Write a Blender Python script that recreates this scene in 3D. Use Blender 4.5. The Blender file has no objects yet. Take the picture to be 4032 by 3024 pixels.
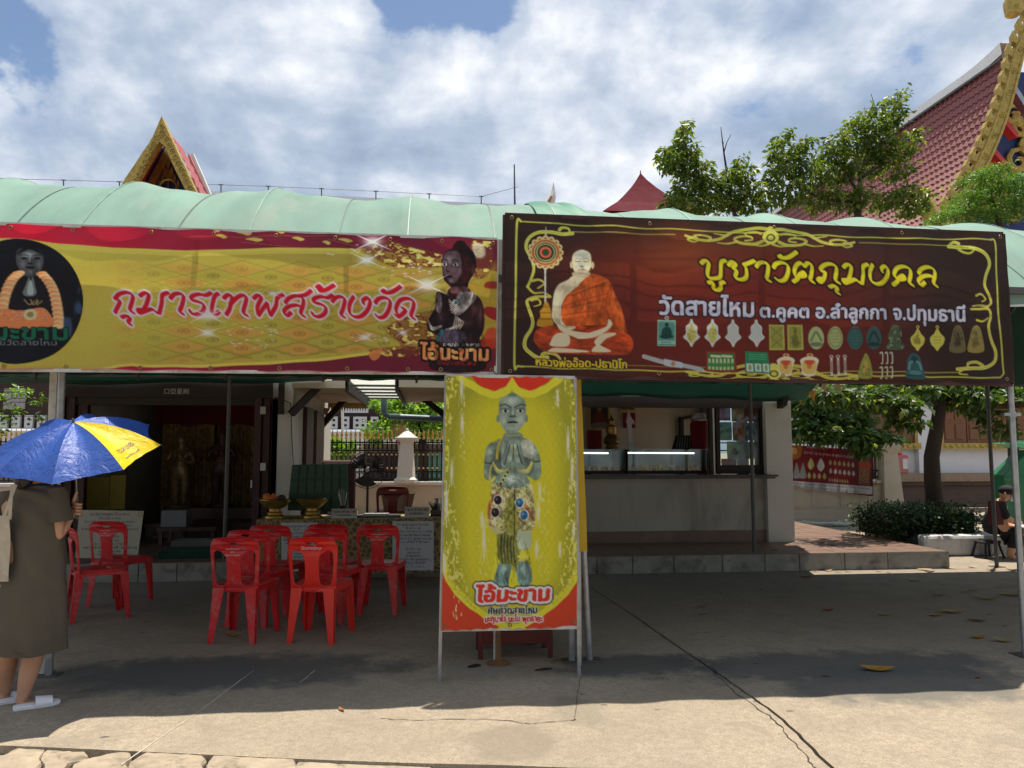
import bpy,math,random
import numpy as np
from mathutils import Vector,Matrix
R = math.radians
rng = random.Random(7)
nr = np.random.default_rng(11)
S = bpy.context.scene
COL = S.collection

# ---------------------------------------------------------------- camera
F,CX,CY = 3028.0,2016.0,1512.0
EYE = Vector((0,0,1.5));YAW,PITCH = R(6.0),R(5.0)
cam_d = bpy.data.cameras.new('camera');cam = bpy.data.objects.new('camera',cam_d);COL.objects.link(cam)
cam.location = EYE;cam.rotation_euler = (R(90) + PITCH,0,-YAW)
cam_d.sensor_width = 36;cam_d.lens = F / 4032 * 36;cam_d.clip_end = 2000;cam_d.clip_start = 0.05
S.camera = cam
FWH = Vector((math.sin(YAW),math.cos(YAW),0));RT = Vector((math.cos(YAW),-math.sin(YAW),0))
FW = FWH * math.cos(PITCH) + Vector((0,0,1)) * math.sin(PITCH)
UP = -FWH * math.sin(PITCH) + Vector((0,0,1)) * math.cos(PITCH)
def ray(x,y): return FW + RT * ((x - CX) / F) - UP * ((y - CY) / F)
def P(x,y,Y):
    d = ray(x,y);return EYE + d * (Y / d.y)
def G(x,y,z=0.0):
    d = ray(x,y);return EYE + d * ((z - EYE.z) / d.z)
def D(x,y,depth):
    d = ray(x,y);return EYE + d * depth

# ---------------------------------------------------------------- light
SUN = Vector((0.167,0.172,1.0)).normalized()
sd = bpy.data.lights.new('sun','SUN');sd.energy = 5.0;sd.angle = R(0.53);sd.color = (1.0,0.91,0.77)
so = bpy.data.objects.new('sun',sd);COL.objects.link(so);so.rotation_euler = SUN.to_track_quat('Z','Y').to_euler();so.location = (3,4,30)
W = bpy.data.worlds.new('World');S.world = W;W.use_nodes = True
S.view_settings.view_transform = 'Standard';S.view_settings.look = 'None'
S.view_settings.exposure = 0.62;S.view_settings.gamma = 1.0;S.view_settings.use_curve_mapping = False
S.render.engine = 'CYCLES'
S.cycles.use_denoising = True
S.cycles.max_bounces = 8;S.cycles.diffuse_bounces = 5;S.cycles.transparent_max_bounces = 16
S.cycles.sample_clamp_indirect = 6.0

def N(nt,typ,**kw):
    n = nt.nodes.new(typ)
    for k,v in kw.items():
        if k.startswith('i_'): n.inputs[k[2:].replace('_',' ')].default_value = v
        elif k[0] == 'n' and k[1:].isdigit(): n.inputs[int(k[1:])].default_value = v
        else: setattr(n,k,v)
    return n
def math_(nt,op,a,b=None,clamp=False):
    n = nt.nodes.new('ShaderNodeMath');n.operation = op;n.use_clamp = clamp
    for i,v in enumerate((a,b)):
        if v is None: continue
        if isinstance(v,(int,float)): n.inputs[i].default_value = v
        else: nt.links.new(v,n.inputs[i])
    return n.outputs[0]
def ramp(nt,fac,stops,interp='LINEAR'):
    n = nt.nodes.new('ShaderNodeValToRGB');n.color_ramp.interpolation = interp
    el = n.color_ramp.elements
    while len(el) < len(stops): el.new(0.5)
    for e,(p,c) in zip(el,stops):
        e.position = p;e.color = (c if isinstance(c,tuple) else (c,c,c)) + (1,)
    nt.links.new(fac,n.inputs[0]);return n.outputs[0]
def mix(nt,fac,a,b,mode='MIX'):
    n = nt.nodes.new('ShaderNodeMix');n.data_type = 'RGBA';n.blend_type = mode
    for k,v in ((0,fac),(6,a),(7,b)):
        if isinstance(v,(int,float)): n.inputs[k].default_value = v
        elif isinstance(v,tuple): n.inputs[k].default_value = v + (1,) if len(v) == 3 else v
        else: nt.links.new(v,n.inputs[k])
    return n.outputs[2]

# sky: Nishita blue plus a broken cloud layer laid out by direction (a plane of cloud far above)
nt = W.node_tree;nt.nodes.clear()
sky = N(nt,'ShaderNodeTexSky');sky.sky_type = 'NISHITA';sky.sun_disc = False
sky.sun_elevation = math.asin(SUN.z);sky.sun_rotation = math.atan2(SUN.x,SUN.y);sky.air_density = 1.0;sky.dust_density = 0.6
tc = N(nt,'ShaderNodeTexCoord');sep = N(nt,'ShaderNodeSeparateXYZ');nt.links.new(tc.outputs['Generated'],sep.inputs[0])
zz = math_(nt,'ADD',math_(nt,'ABSOLUTE',sep.outputs[2]),0.5)
cmb = N(nt,'ShaderNodeCombineXYZ')
nt.links.new(math_(nt,'DIVIDE',sep.outputs[0],zz),cmb.inputs[0]);nt.links.new(math_(nt,'DIVIDE',sep.outputs[1],zz),cmb.inputs[1])
cmb.inputs[2].default_value = 6.3
def noise(nt,vec,scale,detail=8,rough=0.55,dist=0.0):
    n = N(nt,'ShaderNodeTexNoise');n.inputs['Scale'].default_value = scale;n.inputs['Detail'].default_value = detail
    n.inputs['Roughness'].default_value = rough;n.inputs['Distortion'].default_value = dist
    if vec is not None: nt.links.new(vec,n.inputs['Vector'])
    return n.outputs['Fac']
n1 = noise(nt,cmb.outputs[0],3.0,12,0.57,0.1)
off = N(nt,'ShaderNodeVectorMath',operation='ADD');nt.links.new(cmb.outputs[0],off.inputs[0]);off.inputs[1].default_value = (0.035,0.05,0.0)
n1b = noise(nt,off.outputs[0],3.0,10,0.55,0.1)
n2 = noise(nt,cmb.outputs[0],1.9,3,0.5,0.0)
dens = n1
HOLES = [(1900,20,0.07,.14),(1560,60,0.05,.12),(30,60,0.07,.13),(3610,190,0.05,.10),(2560,20,.05,.1),(60,560,.1,.09)]
for hx,hy,rad,amp in HOLES:
    d = ray(hx,hy).normalized()
    vm = N(nt,'ShaderNodeVectorMath',operation='DISTANCE');nt.links.new(tc.outputs['Generated'],vm.inputs[0]);vm.inputs[1].default_value = d
    g = math_(nt,'MULTIPLY',math_(nt,'SUBTRACT',1.0,math_(nt,'DIVIDE',vm.outputs['Value'],rad * 1.5),True),amp * 1.3)
    dens = math_(nt,'SUBTRACT',dens,g)
cover = ramp(nt,dens,[(0.31,0.0),(0.365,0.8),(0.45,1.0)],'EASE')
lit = math_(nt,'SUBTRACT',n1,n1b)
shade = math_(nt,'ADD',math_(nt,'MULTIPLY',lit,3.8),math_(nt,'MULTIPLY',math_(nt,'SUBTRACT',0.52,n2),1.7))
shade = math_(nt,'ADD',shade,0.50,True)
ccol = ramp(nt,shade,[(0.0,(0.26,0.33,0.44)),(0.36,(0.36,0.425,0.53)),(0.66,(0.50,0.55,0.63)),(1.0,(0.72,0.74,0.77))])
skyc = N(nt,'ShaderNodeVectorMath',operation='SCALE');nt.links.new(sky.outputs[0],skyc.inputs[0]);skyc.inputs['Scale'].default_value = 0.85
cs = N(nt,'ShaderNodeVectorMath',operation='SCALE');nt.links.new(ccol,cs.inputs[0]);cs.inputs['Scale'].default_value = 0.90 / 0.10
allc = mix(nt,cover,skyc.outputs[0],cs.outputs[0])
bg = N(nt,'ShaderNodeBackground');bg.inputs['Strength'].default_value = 0.10;nt.links.new(allc,bg.inputs['Color'])
out = N(nt,'ShaderNodeOutputWorld');nt.links.new(bg.outputs[0],out.inputs[0])

# ---------------------------------------------------------------- materials
def s2l(c):
    c = np.asarray(c,float);return np.where(c <= 0.04045,c / 12.92,((c + 0.055) / 1.055) ** 2.4)
def rgb(r,g,b): return tuple(float(v) for v in s2l(np.array([r,g,b]) / 255.0))
MATS = {}
def mat(name,col,rough=0.6,metal=0.0,var=0.12,scale=6.0,bump=0.0,bscale=40.0,spec=0.4,trans=0.0,emit=None,coord='Object',stretch=None,coat=0.0,dirt=None):
    if name in MATS: return MATS[name]
    m = bpy.data.materials.new(name);m.use_nodes = True;nt = m.node_tree;b = nt.nodes['Principled BSDF'];o = nt.nodes['Material Output']
    b.inputs['Roughness'].default_value = rough;b.inputs['Metallic'].default_value = metal
    b.inputs['Specular IOR Level'].default_value = spec;b.inputs['Coat Weight'].default_value = coat
    tc = N(nt,'ShaderNodeTexCoord');v = tc.outputs[coord]
    if stretch:
        mp = N(nt,'ShaderNodeMapping');mp.inputs['Scale'].default_value = stretch;nt.links.new(v,mp.inputs['Vector']);v = mp.outputs[0]
    nz = noise(nt,v,scale,5,0.6)
    lo = tuple(max(0,c * (1 - var)) for c in col);hi = tuple(min(1,c * (1 + var)) for c in col)
    c = ramp(nt,nz,[(0.3,lo),(0.7,hi)])
    if dirt:
        dcol,amt,dsc = dirt
        dz = ramp(nt,noise(nt,v,dsc,7,0.65,0.6),[(0.5,0.0),(0.72,amt)])
        c = mix(nt,dz,c,dcol)
    nt.links.new(c,b.inputs['Base Color'])
    if var > 0.02:
        rr = ramp(nt,nz,[(0.25,max(0,rough - 0.08)),(0.75,min(1,rough + 0.08))]);nt.links.new(rr,b.inputs['Roughness'])
    if bump:
        bn = N(nt,'ShaderNodeBump');bn.inputs['Strength'].default_value = min(1,bump * 1.0);bn.inputs['Distance'].default_value = 0.01
        nt.links.new(noise(nt,v,bscale,6,0.6),bn.inputs['Height']);nt.links.new(bn.outputs[0],b.inputs['Normal'])
    if trans:
        t = N(nt,'ShaderNodeBsdfTranslucent');nt.links.new(c,t.inputs[0]);ms = N(nt,'ShaderNodeMixShader');ms.inputs[0].default_value = trans
        nt.links.new(b.outputs[0],ms.inputs[1]);nt.links.new(t.outputs[0],ms.inputs[2]);nt.links.new(ms.outputs[0],o.inputs[0])
    if emit: b.inputs['Emission Color'].default_value = emit[0] + (1,);b.inputs['Emission Strength'].default_value = emit[1]
    MATS[name] = m;return m
def print_mat(name,rough=0.45,trans=0.25,spec=0.3,gain=1.0):
    if name in MATS: return MATS[name]
    m = bpy.data.materials.new(name);m.use_nodes = True;nt = m.node_tree;b = nt.nodes['Principled BSDF'];o = nt.nodes['Material Output']
    b.inputs['Roughness'].default_value = rough;b.inputs['Specular IOR Level'].default_value = spec
    a = N(nt,'ShaderNodeAttribute',attribute_name='ink');c = a.outputs['Color']
    tc = N(nt,'ShaderNodeTexCoord')
    wv = N(nt,'ShaderNodeBump');wv.inputs['Strength'].default_value = 0.25;wv.inputs['Distance'].default_value = 0.01
    nt.links.new(noise(nt,tc.outputs['Object'],9,4,0.6,1.0),wv.inputs['Height']);nt.links.new(wv.outputs[0],b.inputs['Normal'])
    f = noise(nt,tc.outputs['Object'],60,3,0.6);c = mix(nt,1.0,c,ramp(nt,f,[(0.3,0.93),(0.7,1.0)]),'MULTIPLY')
    nt.links.new(c,b.inputs['Base Color'])
    if trans:
        t = N(nt,'ShaderNodeBsdfTranslucent');nt.links.new(c,t.inputs[0]);ms = N(nt,'ShaderNodeMixShader');ms.inputs[0].default_value = trans
        nt.links.new(b.outputs[0],ms.inputs[1]);nt.links.new(t.outputs[0],ms.inputs[2]);nt.links.new(ms.outputs[0],o.inputs[0])
    MATS[name] = m;return m
def glass_mat(name,col=(0.8,0.9,0.88),alpha=0.25,rough=0.03):
    if name in MATS: return MATS[name]
    m = bpy.data.materials.new(name);m.use_nodes = True;nt = m.node_tree;o = nt.nodes['Material Output'];nt.nodes.remove(nt.nodes['Principled BSDF'])
    t = N(nt,'ShaderNodeBsdfTransparent');t.inputs[0].default_value = col + (1,)
    g = N(nt,'ShaderNodeBsdfGlossy');g.inputs['Roughness'].default_value = rough
    fr = N(nt,'ShaderNodeFresnel');fr.inputs[0].default_value = 1.5
    ms = N(nt,'ShaderNodeMixShader');nt.links.new(math_(nt,'ADD',fr.outputs[0],alpha * 0.3,True),ms.inputs[0]);nt.links.new(t.outputs[0],ms.inputs[1]);nt.links.new(g.outputs[0],ms.inputs[2])
    nt.links.new(ms.outputs[0],o.inputs[0]);MATS[name] = m;return m

# ---------------------------------------------------------------- mesh helpers
def org_of(o):
    while o.parent: o = o.parent
    return o.location.copy()
class MB:
    def __init__(s): s.v = [];s.f = [];s.m = [];s.k = 0
    def add(s,vs,fs):
        n = len(s.v);s.v += [tuple(v) for v in vs];s.f += [tuple(i + n for i in f) for f in fs];s.m += [s.k] * len(fs);return s
    def box(s,x0,x1,y0,y1,z0,z1,M=None):
        vs = [Vector((x,y,z)) for z in (z0,z1) for y in (y0,y1) for x in (x0,x1)]
        if M is not None: vs = [M @ v for v in vs]
        return s.add(vs,[(0,2,3,1),(4,5,7,6),(0,1,5,4),(2,6,7,3),(0,4,6,2),(1,3,7,5)])
    def beam(s,a,b,w,h,up=(0,0,1)):
        a = Vector(a);b = Vector(b);d = (b - a);L = d.length;d.normalize();u = Vector(up)
        if abs(d.dot(u)) > .95: u = Vector((0,1,0))
        x = d.cross(u).normalized();z = x.cross(d).normalized()
        vs = [a + d * t * L + x * sx * w / 2 + z * sz * h / 2 for t in (0,1) for sz in (-1,1) for sx in (-1,1)]
        return s.add(vs,[(0,1,3,2),(4,6,7,5),(0,4,5,1),(2,3,7,6),(0,2,6,4),(1,5,7,3)])
    def tube(s,pts,r,n=8,caps=True):
        pts = [Vector(p) for p in pts];rs = r if isinstance(r,(list,tuple)) else [r] * len(pts)
        base = len(s.v);prev = None
        for i,p in enumerate(pts):
            t = (pts[min(i + 1,len(pts) - 1)] - pts[max(i - 1,0)]).normalized()
            if prev is None: a = t.cross(Vector((0,0,1)) if abs(t.z) < .9 else Vector((1,0,0))).normalized()
            else: a = (prev - t * prev.dot(t)).normalized()
            prev = a;b = t.cross(a)
            for k in range(n):
                q = 2 * math.pi * k / n;s.v.append(tuple(p + (a * math.cos(q) + b * math.sin(q)) * rs[i]))
        c0 = len(s.f)
        for i in range(len(pts) - 1):
            for k in range(n):
                k2 = (k + 1) % n;s.f.append((base + i * n + k,base + i * n + k2,base + (i + 1) * n + k2,base + (i + 1) * n + k))
        if caps:
            s.f.append(tuple(base + k for k in reversed(range(n))));s.f.append(tuple(base + (len(pts) - 1) * n + k for k in range(n)))
        s.m += [s.k] * (len(s.f) - c0);return s
    def lathe(s,prof,c=(0,0,0),n=20,M=None,sx=1,sy=1):
        c = Vector(c);base = len(s.v)
        for r,z in prof:
            for k in range(n):
                q = 2 * math.pi * k / n;v = Vector((r * sx * math.cos(q),r * sy * math.sin(q),z))
                if M is not None: v = M @ v
                s.v.append(tuple(v + c))
        c0 = len(s.f)
        for i in range(len(prof) - 1):
            for k in range(n):
                k2 = (k + 1) % n;s.f.append((base + i * n + k,base + i * n + k2,base + (i + 1) * n + k2,base + (i + 1) * n + k))
        s.f.append(tuple(base + k for k in reversed(range(n))));s.f.append(tuple(base + (len(prof) - 1) * n + k for k in range(n)))
        s.m += [s.k] * (len(s.f) - c0);return s
    def ball(s,c,r,n=12,m=8,sc=(1,1,1),M=None):
        prof = [(max(0.001,math.sin(math.pi * i / m)) * r,-math.cos(math.pi * i / m) * r) for i in range(m + 1)]
        b = len(s.v);s.lathe(prof,(0,0,0),n)
        for i in range(b,len(s.v)):
            v = Vector(s.v[i]);v = Vector((v.x * sc[0],v.y * sc[1],v.z * sc[2]))
            if M is not None: v = M @ v
            s.v[i] = tuple(v + Vector(c))
        return s
    def prism(s,poly,off):
        """poly: list of 3D points (planar), extruded by vector off"""
        n = len(poly);off = Vector(off);vs = [Vector(p) for p in poly] + [Vector(p) + off for p in poly]
        fs = [tuple(reversed(range(n))),tuple(range(n,2 * n))] + [(i,(i + 1) % n,(i + 1) % n + n,i + n) for i in range(n)]
        return s.add(vs,fs)
    def grid(s,fn,nu,nv,flip=False):
        b = len(s.v);c0 = len(s.f)
        for j in range(nv + 1):
            for i in range(nu + 1): s.v.append(tuple(fn(i / nu,j / nv)))
        for j in range(nv):
            for i in range(nu):
                a = b + j * (nu + 1) + i;q = (a,a + 1,a + nu + 2,a + nu + 1);s.f.append(q[::-1] if flip else q)
        s.m += [s.k] * (len(s.f) - c0);return s
    def build(s,name,mats,parent=None,smooth=False,bevel=0.0,loc=None,fixn=True):
        if not isinstance(mats,(list,tuple)): mats = [mats]
        if parent is not None: o0 = org_of(parent)
        elif loc is not None: o0 = Vector(loc)
        else:
            a = np.array(s.v);mn = a.min(0);mx = a.max(0);o0 = Vector(((mn[0] + mx[0]) / 2,(mn[1] + mx[1]) / 2,mn[2]))
        me = bpy.data.meshes.new(name);me.from_pydata([(v[0] - o0.x,v[1] - o0.y,v[2] - o0.z) for v in s.v],[],s.f)
        for m in mats: me.materials.append(m)
        if len(mats) > 1: me.polygons.foreach_set('material_index',s.m)
        if smooth:
            me.polygons.foreach_set('use_smooth',[True] * len(me.polygons))
            if smooth != 'all':
                try: me.set_sharp_from_angle(angle=R(40))
                except Exception: pass
        me.update()
        o = bpy.data.objects.new(name,me);COL.objects.link(o)
        if parent is not None: o.parent = parent
        else: o.location = o0
        if bevel:
            bv = o.modifiers.new('bevel','BEVEL');bv.width = bevel;bv.segments = 2;bv.limit_method = 'ANGLE';bv.angle_limit = R(40)
        return o
def tag(o,label=None,cat=None,group=None,kind=None):
    if label: o['label'] = label
    if cat: o['category'] = cat
    if group: o['group'] = group
    if kind: o['kind'] = kind
    return o
def thing(name,label,cat,loc=(0,0,0),group=None,rz=0.0):
    o = bpy.data.objects.new(name,None);COL.objects.link(o);o.location = loc;o.rotation_euler = (0,0,rz)
    o.empty_display_size = 0.1
    return tag(o,label,cat,group)
def struct(o): o['kind'] = 'structure';return o
def copy_tree(o,parent=None):
    c = o.copy();COL.objects.link(c);c.parent = parent
    for ch in [x for x in KIDS.get(o.name,[])]: copy_tree(ch,c)
    return c
KIDS = {}
def index_kids(o):
    KIDS[o.name] = [x for x in COL.objects if x.parent == o]
    for x in KIDS[o.name]: index_kids(x)
def piece(name,me,parent,loc=(0,0,0),rot=(0,0,0),scale=(1,1,1)):
    o = bpy.data.objects.new(name,me);COL.objects.link(o);o.parent = parent;o.location = loc;o.rotation_euler = rot;o.scale = scale;return o
# ---------------------------------------------------------------- print painter: artwork of the flat prints (banners, posters)
class Canvas:
    def __init__(s,x0,y0,x1,y1,step=1.5,col=(128,128,128)):
        s.x0,s.y0,s.st = x0,y0,step;s.w = int((x1 - x0) / step) + 1;s.h = int((y1 - y0) / step) + 1
        s.a = np.empty((s.h,s.w,3),np.float32);s.a[:] = np.array(col) / 255.0
    def win(s,x0,y0,x1,y1):
        i0 = max(0,int((x0 - s.x0) / s.st));i1 = min(s.w,int((x1 - s.x0) / s.st) + 2)
        j0 = max(0,int((y0 - s.y0) / s.st));j1 = min(s.h,int((y1 - s.y0) / s.st) + 2)
        if i1 <= i0 or j1 <= j0: return None
        X,Y = np.meshgrid(s.x0 + np.arange(i0,i1) * s.st,s.y0 + np.arange(j0,j1) * s.st)
        return i0,i1,j0,j1,X.astype(np.float32),Y.astype(np.float32)
    def blend(s,w,al,col):
        i0,i1,j0,j1 = w[:4];al = np.clip(al,0,1)[...,None]
        c = np.asarray(col,np.float32) / 255.0 if not isinstance(col,np.ndarray) else col
        s.a[j0:j1,i0:i1] = s.a[j0:j1,i0:i1] * (1 - al) + c * al
    def ell(s,cx,cy,rx,ry,col,al=1.0,soft=2.0,rot=0.0,ring=None):
        m = max(rx,ry) + soft + 4;w = s.win(cx - m,cy - m,cx + m,cy + m)
        if w is None: return
        X,Y = w[4] - cx,w[5] - cy;c,n = math.cos(rot),math.sin(rot);U = X * c + Y * n;V = -X * n + Y * c
        q = np.sqrt((U / rx) ** 2 + (V / ry) ** 2) + 1e-6;d = (q - 1) * min(rx,ry)
        if ring: a = np.clip(0.5 - (np.abs(d) - ring) / soft,0,1)
        else: a = np.clip(0.5 - d / soft,0,1)
        s.blend(w,a * al,col)
    def poly(s,pts,col,al=1.0,soft=2.0,smooth=True):
        pts = np.array(pts,float)
        if smooth: pts = catmull(pts)
        w = s.win(pts[:,0].min() - soft - 3,pts[:,1].min() - soft - 3,pts[:,0].max() + soft + 3,pts[:,1].max() + soft + 3)
        if w is None: return
        X,Y = w[4],w[5];d = np.full(X.shape,1e9,np.float32);ins = np.zeros(X.shape,bool);n = len(pts)
        for k in range(n):
            (ax,ay),(bx,by) = pts[k],pts[(k + 1) % n];ex,ey = bx - ax,by - ay;L = ex * ex + ey * ey + 1e-9
            t = np.clip(((X - ax) * ex + (Y - ay) * ey) / L,0,1);d = np.minimum(d,(X - ax - t * ex) ** 2 + (Y - ay - t * ey) ** 2)
            if ay != by: ins ^= ((ay > Y) != (by > Y)) & (X < (bx - ax) * (Y - ay) / (by - ay) + ax)
        d = np.sqrt(d);d = np.where(ins,-d,d);s.blend(w,np.clip(0.5 - d / soft,0,1) * al,col)
    def stroke(s,pts,wd,col,al=1.0,soft=2.0,smooth=True,wd1=None):
        pts = np.array(pts,float)
        if smooth and len(pts) > 2: pts = catmull(pts,closed=False)
        wm = max(wd,wd1 or 0);w = s.win(pts[:,0].min() - wm - 4,pts[:,1].min() - wm - 4,pts[:,0].max() + wm + 4,pts[:,1].max() + wm + 4)
        if w is None: return
        X,Y = w[4],w[5];d = np.full(X.shape,1e9,np.float32);n = len(pts) - 1
        for k in range(n):
            (ax,ay),(bx,by) = pts[k],pts[k + 1];ex,ey = bx - ax,by - ay;L = ex * ex + ey * ey + 1e-9
            t = np.clip(((X - ax) * ex + (Y - ay) * ey) / L,0,1)
            h = wd / 2 if wd1 is None else (wd + (wd1 - wd) * (k + t) / n) / 2
            d = np.minimum(d,np.sqrt((X - ax - t * ex) ** 2 + (Y - ay - t * ey) ** 2) - h)
        s.blend(w,np.clip(0.5 - d / soft,0,1) * al,col)
    def star(s,cx,cy,r,al=0.9,ang=(0.35,-0.35),col=(240,238,250),asp=1.0):
        s.glow(cx,cy,r * 0.45,r * 0.3,al,col)
        for a in ang:
            dx,dy = math.cos(a) * r,math.sin(a) * r * asp
            s.stroke([(cx,cy),(cx + dx,cy + dy)],r * .09,col,al,2.5,False,0.5);s.stroke([(cx,cy),(cx - dx,cy - dy)],r * .09,col,al,2.5,False,0.5)
    def glow(s,cx,cy,rx,ry,al,col):
        w = s.win(cx - 2.2 * rx,cy - 2.2 * ry,cx + 2.2 * rx,cy + 2.2 * ry)
        if w is None: return
        q = ((w[4] - cx) / rx) ** 2 + ((w[5] - cy) / ry) ** 2;s.blend(w,np.exp(-q * 1.3) * al,col)
    def noise(s,w,sx,sy,seed):
        X,Y = w[4],w[5];g = np.random.default_rng(seed);nx = int((X.max() - X.min()) / sx) + 4;ny = int((Y.max() - Y.min()) / sy) + 4
        t = g.random((ny,nx));u = (X - X.min()) / sx;v = (Y - Y.min()) / sy;i = u.astype(int);j = v.astype(int);fu = u - i;fv = v - j
        fu = fu * fu * (3 - 2 * fu);fv = fv * fv * (3 - 2 * fv)
        return (t[j,i] * (1 - fu) + t[j,i + 1] * fu) * (1 - fv) + (t[j + 1,i] * (1 - fu) + t[j + 1,i + 1] * fu) * fv
    def speckle(s,poly,sx,sy,cols,seed,al=1.0,thr=0.5):
        pts = np.array(poly,float);w = s.win(pts[:,0].min() - 20,pts[:,1].min() - 20,pts[:,0].max() + 20,pts[:,1].max() + 20)
        if w is None: return
        X,Y = w[4],w[5];ins = np.zeros(X.shape,bool);n = len(pts)
        for k in range(n):
            (ax,ay),(bx,by) = pts[k],pts[(k + 1) % n]
            if ay != by: ins ^= ((ay > Y) != (by > Y)) & (X < (bx - ax) * (Y - ay) / (by - ay) + ax)
        f = s.noise(w,sx,sy,seed) * .6 + s.noise(w,sx * .45,sy * .45,seed + 1) * .4
        for i,c in enumerate(cols):
            lo = thr + i * 0.09;s.blend(w,ins * np.clip((f - lo) * 14,0,1) * al,c)
    def mottle(s,poly,sx,sy,amt,seed):
        pts = catmull(np.array(poly,float));w = s.win(pts[:,0].min(),pts[:,1].min(),pts[:,0].max(),pts[:,1].max());X,Y = w[4],w[5];ins = np.zeros(X.shape,bool);n = len(pts)
        for k in range(n):
            (ax,ay),(bx,by) = pts[k],pts[(k + 1) % n]
            if ay != by: ins ^= ((ay > Y) != (by > Y)) & (X < (bx - ax) * (Y - ay) / (by - ay) + ax)
        f = (s.noise(w,sx,sy,seed) - .5) * 1.2 + (s.noise(w,sx * .4,sy * .4,seed + 9) - .5) * .8 + (s.noise(w,sx * 2.5,sy * 2.5,seed + 5) - .5) * .8
        i0,i1,j0,j1 = w[:4];s.a[j0:j1,i0:i1] = np.clip(s.a[j0:j1,i0:i1] * (1 + (ins * f * amt)[...,None]),0,1)
    def text(s,string,x0,x1,yb0,yb1,h,col,outline=None,shear=0.0,bold=0.0,nib=None):
        """string printed so that it spans x0..x1 on a baseline yb0..yb1, consonants h high; outline=[(radius, colour), ...] widest first"""
        segs,(umin,umax),hk = outline_of(string)
        sc = h / hk;sx = (x1 - x0) / (umax - umin);st = s.st
        pad = 6 + max([o[0] for o in (outline or [])] + [0]) + bold + (abs(nib[0]) + abs(nib[1]) if nib else 0)
        allp = np.concatenate(segs);v0,v1 = allp[:,1].min() * sc,allp[:,1].max() * sc
        X0,X1 = min(x0,x0) - pad,x1 + abs(shear) * h * 2 + pad;Y0 = min(yb0,yb1) - v1 - pad;Y1 = max(yb0,yb1) - v0 + pad
        w_ = int((X1 - X0) / st) + 2;h_ = int((Y1 - Y0) / st) + 2;cnt = np.zeros((h_,w_ + 1),np.int32)
        for sp in segs:
            px = x0 + (sp[:,0] - umin) * sx + shear * sp[:,1] * sc;py = yb0 + (yb1 - yb0) * (px - x0) / (x1 - x0) - sp[:,1] * sc
            gx = (px - X0) / st;gy = (py - Y0) / st
            for k in range(len(gx)):
                ax,ay,bx,by = gx[k - 1],gy[k - 1],gx[k],gy[k]
                if ay == by: continue
                dr = 1 if by > ay else -1;lo,hi = (ay,by) if by > ay else (by,ay)
                for j in range(max(0,math.ceil(lo)),min(h_ - 1,math.ceil(hi) - 1) + 1):
                    xi = math.ceil(ax + (bx - ax) * (j - ay) / (by - ay));cnt[j,min(max(xi,0),w_)] += dr
        m = (np.cumsum(cnt,1)[:,:w_] != 0).astype(np.float32)
        if nib:
            n = 9;mm = m.copy()
            for t in np.linspace(-.5,.5,n): mm = np.maximum(mm,shift(m,nib[0] * t / st,nib[1] * t / st))
            m = mm
        s.finish(m,X0,Y0,bold,outline,col)
    def finish(s,m,X0,Y0,bold,outline,col):
        st = s.st;h_,w_ = m.shape
        def dil(m,r):
            r = r / st
            if r < .5: return m
            o = m.copy();k = int(math.ceil(r))
            for dy in range(-k,k + 1):
                for dx in range(-k,k + 1):
                    if dx * dx + dy * dy <= r * r + .3: o = np.maximum(o,shift(m,dx,dy))
            return o
        m = dil(m,bold)
        i0 = int(round((X0 - s.x0) / st));j0 = int(round((Y0 - s.y0) / st))
        def put(mk,c):
            mk = (mk * 4 + shift(mk,1,0) + shift(mk,-1,0) + shift(mk,0,1) + shift(mk,0,-1)) / 8
            a0,a1 = max(0,i0),min(s.w,i0 + w_);b0,b1 = max(0,j0),min(s.h,j0 + h_)
            if a1 <= a0 or b1 <= b0: return
            k = mk[b0 - j0:b1 - j0,a0 - i0:a1 - i0,None];s.a[b0:b1,a0:a1] = s.a[b0:b1,a0:a1] * (1 - k) + np.array(c,np.float32) / 255.0 * k
        for r_,c_ in (outline or []): put(dil(m,r_),c_)
        put(m,col)
    def brush(s,string,x0,x1,yb0,yb1,h,col,outline=None,shear=0.2,nib=(12,3.2,0.9)):
        """headline lettered with a broad pen: skeleton strokes per glyph swept by an elliptical nib (long, short half-axis, angle)"""
        paths = [];cur = 0.0
        for ch in string:
            wd,strokes = PEN[ch];base = cur
            if wd < 0: base = cur + wd
            for st in strokes: paths.append(catmull(np.array(st,float) + np.array([base,0.0]),False,5))
            if wd > 0: cur += wd
        tot = cur - .12;sx = (x1 - x0) / tot
        pad = max(nib[:2]) + 4 + max([o[0] for o in (outline or [])] + [0]);st = s.st
        X0,X1 = x0 - pad - 10,x1 + shear * h * 2 + pad;Y0 = min(yb0,yb1) - h * 1.75 - pad;Y1 = max(yb0,yb1) + h * .7 + pad
        w_ = int((X1 - X0) / st) + 2;h_ = int((Y1 - Y0) / st) + 2;m = np.zeros((h_,w_),np.float32);ca,sa = math.cos(nib[2]),math.sin(nib[2])
        X0 = s.x0 + round((X0 - s.x0) / st) * st;Y0 = s.y0 + round((Y0 - s.y0) / st) * st
        for p in paths:
            px = x0 + p[:,0] * sx + shear * p[:,1] * h;py = yb0 + (yb1 - yb0) * (px - x0) / (x1 - x0) - p[:,1] * h
            i0 = max(0,int((px.min() - pad - X0) / st));i1 = min(w_,int((px.max() + pad - X0) / st) + 2);j0 = max(0,int((py.min() - pad - Y0) / st));j1 = min(h_,int((py.max() + pad - Y0) / st) + 2)
            GX,GY = np.meshgrid(X0 + np.arange(i0,i1) * st,Y0 + np.arange(j0,j1) * st)
            def tr(x,y): return (x * ca - y * sa) / nib[0],(x * sa + y * ca) / nib[1]
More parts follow.
